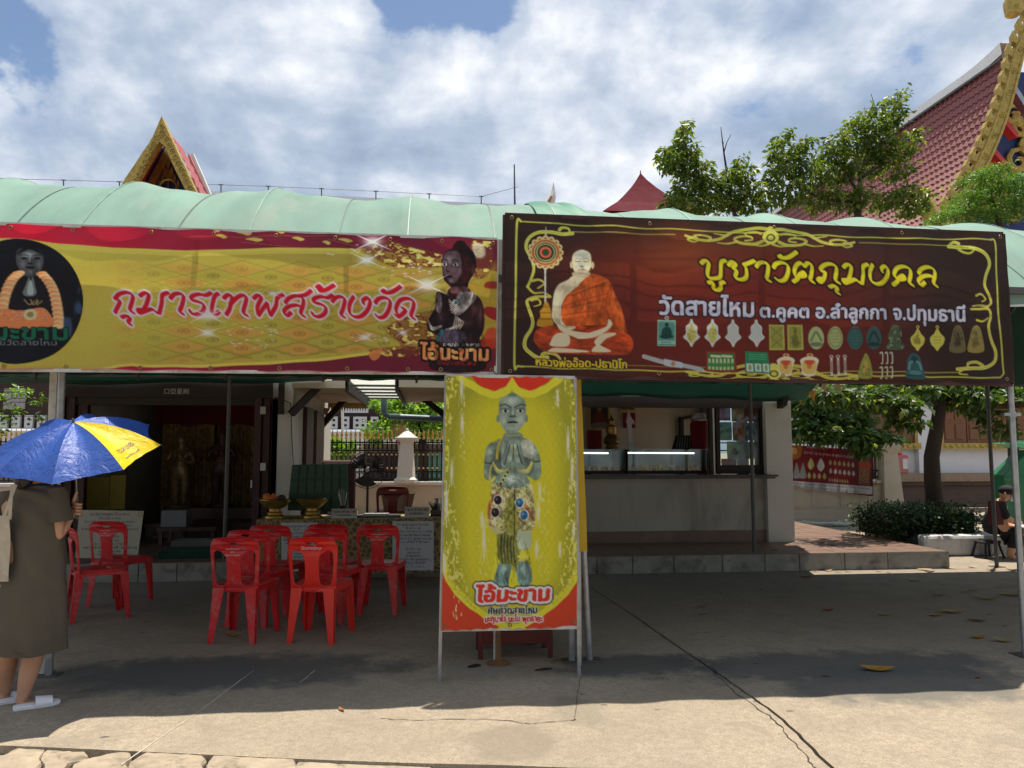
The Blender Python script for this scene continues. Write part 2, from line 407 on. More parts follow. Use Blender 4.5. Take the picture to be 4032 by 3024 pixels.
            U,V = tr(GX,GY);qx,qy = tr(px,py);d = np.full(U.shape,1e9)
            for k in range(len(qx) - 1):
                ex,ey = qx[k + 1] - qx[k],qy[k + 1] - qy[k];t = np.clip(((U - qx[k]) * ex + (V - qy[k]) * ey) / (ex * ex + ey * ey + 1e-9),0,1)
                d = np.minimum(d,(U - qx[k] - t * ex) ** 2 + (V - qy[k] - t * ey) ** 2)
            m[j0:j1,i0:i1] = np.maximum(m[j0:j1,i0:i1],np.clip(.5 - (np.sqrt(d) - 1) * 1.6,0,1))
        s.finish(m,X0,Y0,0,outline,col)
    def sample(s,X,Y):
        u = np.clip((X - s.x0) / s.st,0,s.w - 1.001);v = np.clip((Y - s.y0) / s.st,0,s.h - 1.001);i = u.astype(int);j = v.astype(int);fu = (u - i)[:,None];fv = (v - j)[:,None]
        A = s.a;return (A[j,i] * (1 - fu) + A[j,i + 1] * fu) * (1 - fv) + (A[j + 1,i] * (1 - fu) + A[j + 1,i + 1] * fu) * fv
def shift(m,dx,dy):
    dx,dy = int(round(dx)),int(round(dy));o = np.zeros_like(m);h,w = m.shape
    o[max(0,dy):min(h,h + dy),max(0,dx):min(w,w + dx)] = m[max(0,-dy):min(h,h - dy),max(0,-dx):min(w,w - dx)];return o
def catmull(p,closed=True,k=5):
    n = len(p);out = []
    for i in range(n if closed else n - 1):
        g = (lambda j: p[j % n]) if closed else (lambda j: p[min(max(j,0),n - 1)])
        a,b,c,d = g(i - 1),g(i),g(i + 1),g(i + 2)
        for t in np.arange(k) / k: out.append(0.5 * (2 * b + (c - a) * t + (2 * a - 5 * b + 4 * c - d) * t * t + (3 * b - 3 * c + d - a) * t ** 3))
    if not closed: out.append(p[-1])
    return np.array(out)
def outline_of(string):
    def splines(sx):
        c = bpy.data.curves.new('t','FONT');c.body = sx;o = bpy.data.objects.new('t',c);COL.objects.link(o)
        cv = o.to_curve(bpy.context.evaluated_depsgraph_get());res = []
        for sp in cv.splines:
            bp = sp.bezier_points;n = len(bp);pts = []
            for i in range(n):
                a,b = bp[i],bp[(i + 1) % n];p0,p1,p2,p3 = [np.array(q[:2]) for q in (a.co,a.handle_right,b.handle_left,b.co)]
                for t in (0,.2,.4,.6,.8): pts.append((1 - t) ** 3 * p0 + 3 * (1 - t) ** 2 * t * p1 + 3 * (1 - t) * t * t * p2 + t ** 3 * p3)
            if pts: res.append(np.array(pts))
        o.to_curve_clear();bpy.data.objects.remove(o);bpy.data.curves.remove(c);return res
    segs = splines(string);a = np.concatenate(segs);hk = np.concatenate(splines('ก'))[:,1].max()
    if not any('\u0e00' < ch < '\u0e7f' for ch in string): hk = np.concatenate(splines('H'))[:,1].max()
    return segs,(a[:,0].min(),a[:,0].max()),hk

class Sheet:
    """a printed sheet of cloth in the world: four corners (TL, TR, BR, BL) on a plane, and the print authored on a px rectangle"""
    def __init__(s,corners_px,Y,wob=0.004,lean=0.0):
        s.c = [P(x,y,Y) for x,y in corners_px];s.px = corners_px;s.wob = wob
        s.n = Vector((0,-1,0))
    def world(s,u,v):
        a,b,c,d = [np.array(q) for q in s.c];u = u[:,None];v = v[:,None]
        p = (a * (1 - u) + b * u) * (1 - v) + (d * (1 - u) + c * u) * v
        x = p[:,0];z = p[:,2];e = np.minimum(np.minimum(v[:,0],1 - v[:,0]) * 6,1)
        wob = s.wob * (np.sin(x * 5.1 + z * 2) * .6 + np.sin(x * 13 - z * 7) * .25 + np.sin(z * 17 + x * 3) * .25) + s.wob * 1.4 * (1 - e) * np.sin(x * 2 * math.pi / .55)
        p[:,1] -= wob;uu = u[:,0];vv = v[:,0];sc = np.abs(np.sin(math.pi * uu * 9.7)) ** 1.5;p[:,2] += s.wob * .9 * sc * (vv ** 10 - (1 - vv) ** 10);return p
    def uvpx(s,u,v):
        (ax,ay),(bx,by),(cx,cy),(dx,dy) = s.px
        return (ax * (1 - u) + bx * u) * (1 - v) + (dx * (1 - u) + cx * u) * v,(ay * (1 - u) + by * u) * (1 - v) + (dy * (1 - u) + cy * u) * v
    def build(s,name,canvas,material,parent,nu,nv,gain=1.0):
        U,V = np.meshgrid(np.linspace(0,1,nu + 1),np.linspace(0,1,nv + 1));U = U.ravel();V = V.ravel()
        p = s.world(U,V);X,Y = s.uvpx(U,V);col = s2l(canvas.sample(X,Y)) * gain
        o0 = np.array(org_of(parent));p = p - o0
        me = bpy.data.meshes.new(name);n = len(p);idx = np.arange(n).reshape(nv + 1,nu + 1)
        q = np.stack([idx[:-1,:-1],idx[1:,:-1],idx[1:,1:],idx[:-1,1:]],-1).reshape(-1,4)
        me.vertices.add(n);me.vertices.foreach_set('co',p.astype(np.float32).ravel())
        me.loops.add(q.size);me.loops.foreach_set('vertex_index',q.ravel().astype(np.int32))
        me.polygons.add(len(q));me.polygons.foreach_set('loop_start',np.arange(0,q.size,4,dtype=np.int32));me.polygons.foreach_set('loop_total',np.full(len(q),4,np.int32))
        me.polygons.foreach_set('use_smooth',np.ones(len(q),bool));me.update()
        at = me.color_attributes.new('ink','FLOAT_COLOR','POINT');cc = np.ones((n,4),np.float32);cc[:,:3] = np.clip(col,0,1);at.data.foreach_set('color',cc.ravel())
        me.materials.append(material);o = bpy.data.objects.new(name,me);COL.objects.link(o);o.parent = parent;return o
def xf(ox,oy,k): return lambda *p: [(ox + a * k,oy + b * k) for a,b in p]

ARC = [(.07,.62),(.16,.84),(.4,.96),(.62,.84),(.67,.55),(.64,.15),(.78,.0)]
LOOP = [(.06,.0),(.2,.16),(.26,.36),(.42,.5),(.46,.34),(.3,.27)]
PEN = {'ก': (.86,[[(.20,.0),(.23,.2),(.27,.4),(.27,.56),(.1,.66)],[(.1,.64),(.2,.86),(.42,.96),(.63,.85),(.67,.6),(.65,.15),(.79,.0)]]),
 'ม': (.96,[[(.02,.8),(.14,.95),(.29,.86),(.27,.4),(.21,.14)],[(.21,.16),(.05,.16),(.09,.0),(.26,.08),(.47,.2),(.63,.05),(.73,.02)],[(.73,.02),(.74,.5),(.72,.86),(.88,.99)]]),
 'า': (.60,[[(.02,.72),(.12,.92),(.3,.96),(.43,.82),(.43,.4),(.4,.12),(.53,.0)]]),
 'ร': (.68,[[(.68,1.03),(.52,.9),(.3,.95),(.1,.85),(.1,.68),(.34,.59),(.53,.44),(.53,.16),(.36,.0),(.18,.05),(.12,.18)]]),
 'เ': (.42,[[(.24,1.0),(.14,.85),(.12,.4),(.15,.1),(.29,.03),(.37,.16)]]),
 'ท': (.96,[[(.02,.78),(.14,.95),(.28,.84),(.27,.3),(.2,.02)],[(.26,.5),(.45,.84),(.63,.95),(.75,.8),(.73,.3),(.75,.1),(.88,.0)]]),
 'พ': (1.02,[[(.02,.8),(.14,.96),(.27,.85),(.2,.4),(.28,.02)],[(.28,.02),(.38,.3),(.5,.6)],[(.5,.6),(.58,.3),(.68,.02)],[(.68,.02),(.8,.45),(.8,.85),(.97,1.0)]]),
 'ส': (.90,[ARC,[(.66,.42),(.45,.52),(.2,.44),(.08,.22),(.2,.02),(.32,.17)],[(.45,.95),(.68,1.02),(.84,1.22)]]),
 'ล': (.88,[ARC,[(.66,.42),(.45,.52),(.2,.44),(.08,.22),(.2,.02),(.32,.17)]]),
 '้': (-.62,[[(.04,1.36),(.14,1.46),(.22,1.34),(.14,1.22),(.34,1.26),(.6,1.5)]]),'ั': (-.5,[[(.1,1.32),(.02,1.24),(.2,1.2),(.38,1.27),(.6,1.52)]]),
 'ุ': (-.4,[[(-.02,-.22),(.12,-.15),(.25,-.24),(.22,-.46),(.32,-.55)]]),'ู': (-.62,[[(-.02,-.2),(.1,-.14),(.16,-.3),(.16,-.5),(.32,-.54),(.42,-.4),(.4,-.2),(.52,-.12)]]),
 'ง': (.84,[[(.10,.98),(.02,.6),(.08,.2),(.28,.02),(.50,.08),(.66,.4),(.68,.76),(.58,.94),(.44,.82),(.47,.66)]]),
 'ว': (.66,[[(.02,.7),(.1,.9),(.3,.97),(.5,.82),(.52,.45),(.42,.1),(.24,.02),(.12,.14)]]),
 'ด': (.88,[[(.2,.16),(.09,.45)] + ARC[1:],[(.30,.50),(.42,.42),(.36,.24),(.22,.08),(.12,.16)]]),'ค': (.88,[[(.24,.3),(.08,.5)] + ARC[1:],LOOP]),
 'ต': (.88,[[(.2,.16),(.08,.45),(.12,.82),(.28,.97),(.4,.8),(.52,.97),(.67,.84),(.68,.4),(.65,.12),(.78,.0)],LOOP]),
 'ถ': (.88,[[(.28,.54),(.26,.25),(.14,.02),(.04,.1),(.12,.22),(.24,.18)],[(.28,.54),(.1,.64),(.2,.86),(.42,.96),(.63,.85),(.67,.6),(.65,.15),(.79,.0)]]),
 'บ': (.94,[[(.02,.8),(.14,.95),(.28,.86),(.25,.3),(.32,.06),(.58,.06),(.7,.2),(.71,.86),(.86,.99)]]),
 'ช': (.98,[[(.02,.74),(.14,.93),(.28,.84),(.18,.6),(.32,.5),(.28,.14),(.45,.03),(.62,.1),(.68,.3),(.64,.66),(.56,.8),(.7,.88),(.92,1.04)]])}
# ---------------------------------------------------------------- artwork: left banner (px rectangle of the print)
def art_left():
    c = Canvas(-505,850,1975,1490,1.5,(196,180,76));w = c.win(-505,850,1975,1490);X,Y = w[4],w[5]
    top = 878 + (X) * .0315;hh = 575.0;v = (Y - top) / hh
    c.blend(w,np.clip((0.36 - v) * 1.6,0,.30) * np.clip((X - 200) / 500,0,1),(112,92,50))
    c.blend(w,np.clip((v - .68) * 1.9,0,.32) * np.clip((X - 300) / 500,0,1),(112,92,40))
    c.blend(w,np.clip((X - 1000) / 600,0,.34) * np.clip(1 - np.abs(v - .5) * 1.2,0,1),(140,112,54))
    c.glow(700,1180,420,120,.6,(216,206,92));c.glow(430,1330,260,60,.45,(200,190,80))
    # woven diamond pattern
    px,py = 231.0,63.0;sk = X * .0235
    for ox,oy,col,eye in ((0,0,(206,156,76),(158,116,60)),(115.5,31.5,(184,174,72),(136,118,56))):
        dx = (X - 1135 - ox + px / 2) % px - px / 2;dy = (Y - sk - 1036 - oy + py / 2) % py - py / 2
        wob = 1 + .13 * np.cos(np.arctan2(dy * 3.4,dx) * 8);q = (np.abs(dx) / 98 + np.abs(dy) / 27) * wob
        a = np.clip((1 - q) * 9,0,1) * np.clip((X - 330) / 420,0,.95) * np.clip((v - .2) * 10,0,1)
        c.blend(w,a * .85,col);e = np.sqrt((dx / 21) ** 2 + (dy / 8.5) ** 2)
        c.blend(w,np.clip(1 - np.abs(e - 1) * 3,0,1) * a * .8,eye);c.blend(w,np.clip((.6 - e) * 4,0,1) * a * .8,eye)
    dx = (X - 1135 + px / 2) % px - px / 2;dy = (Y - sk - 1036 + py / 2) % py - py / 2
    ln = np.abs(np.abs(dx) / (px / 2) + np.abs(dy) / (py / 2) - 1);c.blend(w,np.clip(1 - ln * 14,0,1) * np.clip((X - 400) / 500,0,.45) * (v > .2),(104,88,48))
    # red bands
    def red(x): return tuple(np.array([205,28,60]) * (1 - x) + np.array([104,26,50]) * x)
    xs = np.arange(-505,1976,90)
    def tb(x): return np.interp(x,[-505,60,185,400,675,1050,1340,1480,1600,1723,1830,1975],[925,940,958,976,986,976,978,990,1005,1017,1052,1075])
    def bb(x): return np.interp(x,[-505,350,430,470,560,700,1000,1200,1410,1560,1640,1975],[1466,1466,1447,1441,1447,1449,1435,1424,1400,1370,1356,1330])
    tx = np.clip((X - 100) / 1000,0,1)[...,None];rc = np.array([205,30,60]) / 255 * (1 - tx) + np.array([112,30,52]) / 255 * tx
    c.blend(w,np.clip((tb(X) + 24 - Y) / 3,0,1) * .55,(214,196,92));c.blend(w,np.clip((tb(X) + 10 - Y) / 3,0,1),(206,186,84));c.blend(w,np.clip((tb(X) - Y) / 3,0,1),rc.astype(np.float32))
    c.blend(w,np.clip((Y - bb(X) + 26) / 3,0,1) * .7,(190,172,70));c.blend(w,np.clip((Y - bb(X) + 12) / 3,0,1),(214,200,90));c.blend(w,np.clip((Y - bb(X)) / 3,0,1),rc.astype(np.float32))
    c.blend(w,np.clip((Y - (1462 + X * .0072) + 12) / 8,0,.6),(190,70,120))
    # gold flakes in the red band
    T = xf(300,400,.5425)
    for fx,fy,l in ((920,925,60),(960,970,80),(1130,942,100),(1200,995,130),(1390,940,80),(1530,990,90),(1740,1020,60),(1880,1000,110),(2020,1075,90)):
        x,y = T((fx,fy))[0];c.poly([(x - l * .27,y - 3),(x,y - 8),(x + l * .3,y + 2),(x + l * .12,y + 10),(x - l * .05,y + 4)],(206,190,92),.9,2)
    for a,b in (((1000,1004),(1660,1052)),((700,930),(1300,925)),((900,950),(1500,1020)),((1250,940),(1800,1070))): c.stroke([a,b],2,(206,150,110),.5,2,False)
    # gold and crimson scrollwork, right
    T2 = xf(1000,800,.4823)
    c.poly(T2((1840,640),(1860,560),(1930,530),(1985,530),(1985,1100),(1880,1080),(1700,1160),(1200,1180),(1240,1000),(1500,900),(1700,700)),(176,150,52),.75,30)
    c.poly(T2((1860,880),(1900,850),(1985,870),(1985,960),(1900,930)),(150,26,36),.9,3);c.poly(T2((1880,1060),(1940,1020),(1985,1050),(1985,1180),(1850,1180)),(196,60,36),.8,10)
    c.poly(T2((1870,680),(1900,645),(1985,650),(1985,700),(1900,700)),(140,30,40),.85,4)
    for k,pg in enumerate((T2((1010,1030),(1180,930),(1420,880),(1500,1000),(1480,1150),(1200,1210),(1120,1130)),T2((800,380),(1000,300),(1500,420),(1500,520),(1250,530),(1060,520),(900,440)),
                            T2((1780,300),(1930,300),(1940,520),(1850,620),(1720,560),(1740,380)),T2((860,1200),(1100,1170),(1320,1150),(1310,1240),(1050,1260)))):
        c.poly(pg,(120,70,40),.55,8);c.speckle(pg,26,13,[(96,22,30),(206,180,74),(226,214,128)],40 + k,.9,.45)
    c.poly(T2((1770,330),(1860,330),(1880,420),(1830,450),(1780,420)),(226,216,190),.8,10)
    c.poly(T2((870,1230),(980,1185),(960,1260),(905,1290)),(214,130,70),.9,2)
    # headline
    c.brush('กุมารเทพสร้างวัด',382,1606,1232,1257,84,(203,22,44),[(8,(222,212,226))],shear=.20,nib=(9.8,3.2,-.75))
    # seated bust of a dark carved figure with pearls
    dk = (38,18,24)
    c.poly(T2((1430,1370),(1400,1240),(1470,1100),(1380,1040),(1380,960),(1440,850),(1450,740),(1480,725),(1540,745),(1570,700),(1720,695),(1760,730),(1840,790),(1872,900),(1866,1040),(1830,1120),(1860,1240),(1862,1370)),dk,1,3)
    c.poly(T2((1590,370),(1600,345),(1640,310),(1690,312),(1725,350),(1780,410),(1800,480),(1790,560),(1740,640),(1715,700),(1600,710),(1570,680),(1520,630),(1505,560),(1502,470),(1530,400)),(30,16,22),1,3)
    c.poly(T2((1575,640),(1520,590),(1508,520),(1512,440),(1550,395),(1640,400),(1670,480),(1660,580),(1620,650)),(94,72,82),.9,8)
    c.poly(T2((1660,420),(1690,450),(1680,600),(1640,660),(1700,650),(1750,570),(1740,450)),(74,24,22),.6,14)
    c.glow(*T2((1560,470))[0],26,20,.7,(150,132,146));c.glow(*T2((1580,640))[0],14,10,.6,(160,140,150));c.glow(*T2((1655,560))[0],12,20,.6,(150,110,118))
    for ex,ey in ((1522,500),(1618,505)):
        c.ell(*T2((ex,ey))[0],11,6.5,(200,190,196));c.ell(*T2((ex,ey))[0],5,5.5,(20,14,18));x,y = T2((ex,ey))[0];c.stroke([(x - 13,y - 14),(x - 2,y - 21),(x + 16,y - 13)],3,(18,10,14))
    c.stroke(T2((1550,490),(1540,550),(1560,565)),3,(44,26,30));c.ell(*T2((1552,560))[0],9,4,(56,28,30));c.ell(*T2((1560,603))[0],15,5,(36,18,22));c.stroke(T2((1525,603),(1595,603)),2,(10,6,8),1,2,False)
    c.ell(*T2((1775,540))[0],8,20,(60,34,38));c.poly(T2((1580,690),(1720,690),(1715,740),(1590,740)),(96,66,70),.8,6)
    c.poly(T2((1455,760),(1490,740),(1500,860),(1480,900),(1450,870)),(150,136,146),.8,5);c.poly(T2((1640,750),(1780,730),(1790,800),(1640,900),(1600,890)),(178,170,172),.6,6)
    for k in range(6): c.stroke(T2((1560 + k * 4,790 + k * 20),(1650,850 + k * 12),(1740,790 + k * 10),(1770,735 + k * 6)),2.6,(214,210,206),.9,1.6)
    c.stroke(T2((1700,730),(1660,790),(1615,820)),5,(30,120,130));c.ell(*T2((1620,815))[0],13,13,(186,196,190));c.ell(*T2((1620,815))[0],6,6,(10,120,140))
    for k in range(4): c.stroke(T2((1380 + k * 4,960 + k * 15),(1420,1015 + k * 8),(1495,1000 + k * 4)),4,(196,192,180),.9,2)
    for k in range(5): c.stroke(T2((1535 + k * 30,1035 - k * 2),(1600 + k * 22,1010 - k * 8),(1620 + k * 12,920 + k * 10)),5,(206,204,190),.9,2)
    c.poly(T2((1480,1060),(1560,1030),(1700,1060),(1700,1140),(1480,1140)),(98,92,120),.7,10);c.glow(*T2((1790,880))[0],22,30,.35,(130,80,88));c.glow(*T2((1480,930))[0],14,24,.4,(140,110,120))
    for k in range(3): c.ell(*T2((1498 - k * 20,1048 + k * 32))[0],5,5,(20,110,120),ring=3)
    c.text('นะกุมาโร นะโมพุทธ',1724,1884,1364,1369,13,(226,222,230),[(3,(20,10,14))],bold=.8)
    c.text('ไอ้มะขาม',1634,1920,1414,1421,44,(246,148,90),[(9,(16,10,12))],bold=2.2,nib=(4,3))
    c.text('ศิษย์วัดสายไหม',1705,1866,1436,1441,15,(196,36,44),[(2,(30,12,16))],bold=1)
    c.mottle(T2((1430,1370),(1400,1240),(1380,960),(1480,725),(1570,700),(1720,695),(1872,900),(1866,1040),(1862,1370)),20,30,.6,12);c.mottle(T2((1590,370),(1650,310),(1780,410),(1790,560),(1715,700),(1600,710),(1505,560)),16,16,.3,13);c.glow(*T2((1700,980))[0],40,16,.3,(150,96,100));c.glow(*T2((1840,900))[0],10,46,.45,(150,100,110))
    # sparkles
    for u,vv,r in ((900,310,150),(850,465,110),(1370,670,160),(835,1100,70),(1160,1060,60)): x,y = T2((u,vv))[0];c.star(x,y,r * .62,.9,(0.42,-0.42))
    T1 = xf(0,800,.4823)
    for u,vv,r in ((1590,920,120),(1590,1060,90),(2130,740,60)): x,y = T1((u,vv))[0];c.star(x,y,r * .62,.85,(0.4,-0.35))
    g = np.random.default_rng(3)
    for x0,y0,x1,y1,n in ((830,1280,1050,1380,26),(1330,1310,1500,1350,16),(1480,1030,1700,1100,24),(1250,960,1500,1010,12)):
        for _ in range(n): c.ell(g.uniform(x0,x1),g.uniform(y0,y1),g.uniform(4,9),2,(222,224,232),.8,2)
    # round portrait medallion
    cx,cy,r = 34,1187,248;c.ell(cx,cy,r,r,(14,15,24));w = c.win(cx - r,cy - r,cx + r,cy + r);ins = ((w[4] - cx) ** 2 + (w[5] - cy) ** 2 < (r - 4) ** 2)
    f = c.noise(w,60,90,5) * .6 + c.noise(w,20,40,6) * .4;c.blend(w,ins * np.clip((f - .62) * 5,0,.55) * (w[4] > 150),(84,120,170))
    M = xf(0,800,.4823)
    c.poly(M((-60,860),(-60,700),(30,600),(90,560),(250,560),(330,640),(350,760),(310,870)),(26,20,26),1,5)
    c.poly(M((60,430),(80,375),(160,350),(240,375),(268,440),(268,500),(240,560),(190,600),(130,595),(85,545),(60,490)),(66,68,74),1,5)
    c.poly(M((75,400),(160,330),(255,395),(255,420),(160,375),(80,425)),(12,12,16),1,4)
    c.glow(*M((160,420))[0],34,14,.8,(148,158,160));c.glow(*M((110,500))[0],12,16,.6,(120,128,132));c.glow(*M((225,500))[0],12,18,.6,(120,128,132));c.glow(*M((168,560))[0],14,8,.5,(130,132,136))
    for ex in (120,222): x,y = M((ex,450))[0];c.ell(x,y,12,4.5,(20,20,24));c.stroke([(x - 16,y - 10),(x,y - 15),(x + 16,y - 10)],3,(18,18,22))
    c.stroke(M((165,440),(162,485)),3,(150,156,160),.6,2,False);c.ell(*M((165,492))[0],9,4,(24,22,26));c.ell(*M((165,525))[0],17,5,(24,20,24))
    for side in (((255,575),(310,640),(350,720),(375,820),(388,920),(385,1010)),((80,570),(30,620),(-10,700),(-40,820),(-50,920))):
        q = catmull(np.array(M(*side),float),False,8)
        for i,(x,y) in enumerate(q): c.ell(x,y,21,9,[(232,176,120),(246,200,152),(226,150,96)][i % 3],1,3,rot=.15 * (i % 3 - 1))
    c.poly(M((-80,870),(100,880),(280,860),(330,1010),(-80,1010)),(222,134,84),1,4);c.speckle(M((-80,880),(290,870),(320,960),(-80,960)),14,9,[(240,190,150),(190,96,60)],77,.6,.5)
    c.ell(*M((168,912))[0],26,22,(206,196,150));c.ell(*M((168,912))[0],13,11,(150,130,90));c.poly(M((105,735),(120,690),(155,600),(165,640),(185,600),(205,690),(215,730),(190,760),(130,760)),(110,120,124),1,3);c.poly(M((140,740),(155,640),(175,640),(190,740)),(180,200,196),.8,4)
    for k in range(3): c.stroke(M((120 + k * 50,790),(160 + k * 30,830),(200 + k * 30,800)),5,(170,150,100),.8)
    c.text('ไอ้มะขาม',-178,221,1336,1338,44,(18,104,76),[(4,(6,10,14))],bold=3)
    c.text('ศิษย์วัดสายไหม',-92,180,1361,1361,17,(128,138,146),bold=.6)
    return c

def art_right():
    c = Canvas(1970,830,4010,1530,1.5,(50,33,29));w = c.win(1970,830,4010,1530);X,Y = w[4],w[5]
    yc = 1170 + (X - 2990) * .03
    a = np.clip(1.15 - np.abs((X - 2880) / 760) ** 2.2,0,1) * np.clip(1.3 - np.abs((Y - yc - 60) / 290) ** 3,0,1);c.blend(w,a * .95,(112,38,30))
    a = np.exp(-(((X - 2640) / 210) ** 2 + ((Y - 1010) / 120) ** 2));f = c.noise(w,120,16,3);c.blend(w,a * (.5 + .4 * f),(152,72,38))  # orange-brown glow: printed gradient mixed with backlight painted into the print
    a = np.exp(-(((X - 2960) / 350) ** 2 + ((Y - 960) / 60) ** 2));c.blend(w,a * .35,(132,78,50))
    a = np.exp(-(((X - 3500) / 300) ** 2 + ((Y - 1050) / 160) ** 2));c.blend(w,a * .35,(72,50,42))
    A = xf(1950,800,.4823);B = xf(2980,800,.4821);yl = (206,210,92);gd = (196,196,80)
    c.stroke(B((1890,297),(1935,330),(1950,700),(1990,1200),(2012,1400)),7,yl,.95,3);c.stroke(A((200,145),(1400,212)) + B((600,268),(1890,297)),5,yl,.9,3,False)
    c.stroke(A((200,145),(170,170),(160,700),(150,1310),(175,1335),(215,1342)),8,yl,.95,3);c.stroke(A((215,1342),(2000,1395)) + B((1980,1432),(2012,1400)),6,yl,.9,3,False)
    c.stroke(A((600,225),(1400,258)),4,yl,.7,3,False);c.stroke(B((780,318),(1540,342)),4,yl,.7,3,False);c.stroke(B((640,1378),(1620,1388)),4,yl,.8,3,False);c.stroke(A((1020,1328),(1650,1345)),3,yl,.6,3,False)
    def curl(T,pts,w0=14,w1=6): c.stroke(T(*pts),w0,(232,228,112),.95,2.5,True,w1);c.stroke(T(*pts),w0 * .45,(170,172,60),.8,2,True,w1 * .3)
    curl(A,[(600,240),(520,250),(430,235),(330,240),(260,290),(240,370),(280,460),(300,540),(280,620),(250,690)],15,9);curl(A,[(500,215),(520,195),(570,200),(575,235),(540,250)],12,5)
    curl(A,[(250,690),(300,740),(370,735),(425,760)],9,4);curl(A,[(290,640),(340,630),(380,660),(330,700)],10,5);curl(A,[(425,770),(320,770),(250,800),(255,850),(290,960),(280,1030),(235,1110),(230,1180),(270,1230),(330,1270),(400,1265)],9,16)
    curl(A,[(280,800),(330,790),(350,830),(300,850)],9,4);curl(A,[(360,1270),(370,1235),(430,1230),(480,1250),(500,1290),(430,1300),(400,1270)],14,6)
    curl(B,[(1540,350),(1640,360),(1760,375),(1850,420),(1885,500),(1850,600),(1840,680),(1880,760),(1900,820),(1870,850)],15,9);curl(B,[(1620,330),(1580,315),(1550,340),(1600,360),(1660,400),(1720,410),(1750,380),(1710,370)],12,7)
    curl(B,[(1870,850),(1800,840),(1740,845)],10,4);curl(B,[(1770,760),(1810,750),(1850,790),(1820,810)],9,4);curl(B,[(1730,870),(1800,870),(1880,870),(1900,930),(1880,1010),(1900,1120),(1940,1220),(1930,1300),(1850,1345),(1740,1350),(1620,1360)],8,15)
    curl(B,[(1780,960),(1830,970),(1880,940)],9,4);curl(B,[(1830,1330),(1780,1300),(1710,1310),(1700,1340),(1640,1380),(1640,1400),(1700,1405)],13,5)
    # crest ornaments, mirrored scrolls
    def crest(cx,cy,wd,ht,sl):
        for sgn in (1,-1):
            def q(*p): return [(cx + sgn * a * wd,cy + b * ht + sgn * a * wd * sl) for a,b in p]
            for pts,a,b in (([(0.06,-.8),(.16,-.9),(.3,-.75),(.42,-.5),(.5,-.1),(.6,.4),(.75,.6),(.9,.45),(1.0,.2)],13,9),([(.1,.5),(.2,.8),(.36,.7),(.42,.3),(.34,.0),(.24,.05),(.22,.35),(.3,.45)],12,6),
                              ([(.12,-.3),(.2,-.5),(.3,-.35),(.28,-.1)],9,4),([(.5,.0),(.58,-.1),(.66,-.2)],8,3),([(.72,.55),(.7,.25),(.8,.05),(.9,.15),(.86,.35)],10,5),([(.92,.35),(.97,.6),(.9,.8),(.85,.65)],10,4),([(.4,.6),(.5,.85),(.62,.8)],8,3),([(0.02,.75),(.1,.95),(.2,.9)],9,4)):
                c.stroke(q(*pts),a,(226,224,104),.95,2.5,True,b);c.stroke(q(*pts),a * .4,(160,162,58),.8,2,True,b * .3)
        c.ell(cx,cy,wd * .1,ht * .75,(222,220,100),1,3);c.ell(cx,cy + ht * .1,wd * .055,ht * .4,(90,80,40),1,3);c.ell(cx,cy + ht * .1,wd * .035,ht * .25,(206,204,96),1,3);c.ell(cx,cy - ht * .8,wd * .05,ht * .3,(216,214,100),1,3)
    crest(3000,932,335,38,.036);crest(3012,1468,345,34,.02)
    # ceremonial fan
    fx,fy = A((390,405))[0]
    for k in range(16): q = k * math.pi / 8;c.ell(fx + math.cos(q) * 52,fy + math.sin(q) * 52,16,13,(214,196,140),1,2,q);c.ell(fx + math.cos(q) * 52,fy + math.sin(q) * 52,9,7,(178,90,52),.9,2,q)
    c.ell(fx,fy,54,54,(206,184,124));c.ell(fx,fy,47,47,(176,84,50),.85,ring=4);c.ell(fx,fy,39,39,(20,62,56));c.ell(fx,fy,33,33,(206,190,120),ring=2);c.ell(fx,fy,25,25,(190,52,40));c.ell(fx,fy,11,11,(30,90,60));c.ell(fx,fy,18,18,(214,196,130),ring=1.5)
    c.stroke(A((392,260),(392,190)),8,(190,190,160),1,2,False,1);c.stroke(A((388,540),(388,830)),7,(214,210,200),1,2,False)
    c.poly(A((330,1010),(330,960),(350,930),(345,890),(365,860),(385,815),(405,815),(425,860),(432,920),(445,1010)),(196,146,44),1,3);c.stroke(A((335,950),(435,950)),3,(120,80,24));c.stroke(A((350,900),(430,900)),3,(120,80,24))
    # seated monk in orange robe
    sk = (226,214,182);rb = (190,86,36);rd = (176,66,30)
    c.poly(A((300,1080),(340,1030),(480,1000),(900,1010),(1030,1070),(1075,1140),(1050,1220),(960,1240),(430,1225),(310,1150)),rd,1,3)
    c.poly(A((620,590),(560,630),(490,670),(455,740),(440,860),(440,940),(480,1000),(580,1040),(620,1010),(530,940),(520,820),(640,700),(720,630)),sk,1,3)
    c.poly(A((700,610),(760,580),(850,610),(895,650),(930,740),(980,860),(1010,980),(1020,1060),(960,1060),(860,1000),(640,1010),(540,1000),(510,930),(520,820),(560,750),(640,680)),rb,1,3)
    c.mottle(A((300,1080),(340,1030),(480,1000),(900,1010),(1030,1070),(1075,1140),(1050,1220),(960,1240),(430,1225),(310,1150)),30,12,.38,5);c.mottle(A((700,610),(850,610),(930,740),(1020,1060),(860,1000),(540,1000),(510,930),(560,750)),18,40,.38,6);c.mottle(A((620,590),(490,670),(440,860),(480,1000),(580,1040),(530,940),(520,820),(720,630)),24,40,.18,7)
    for pts in ([(560,760),(640,740),(760,690),(880,650)],[(540,840),(660,800),(800,760),(870,740)],[(530,920),(640,900),(800,880)],[(880,720),(860,820),(880,920),(960,1040)],[(640,720),(690,800),(650,900)],[(820,640),(840,760),(820,880)]): c.stroke(A(*pts),4,(140,56,24),.7,4)
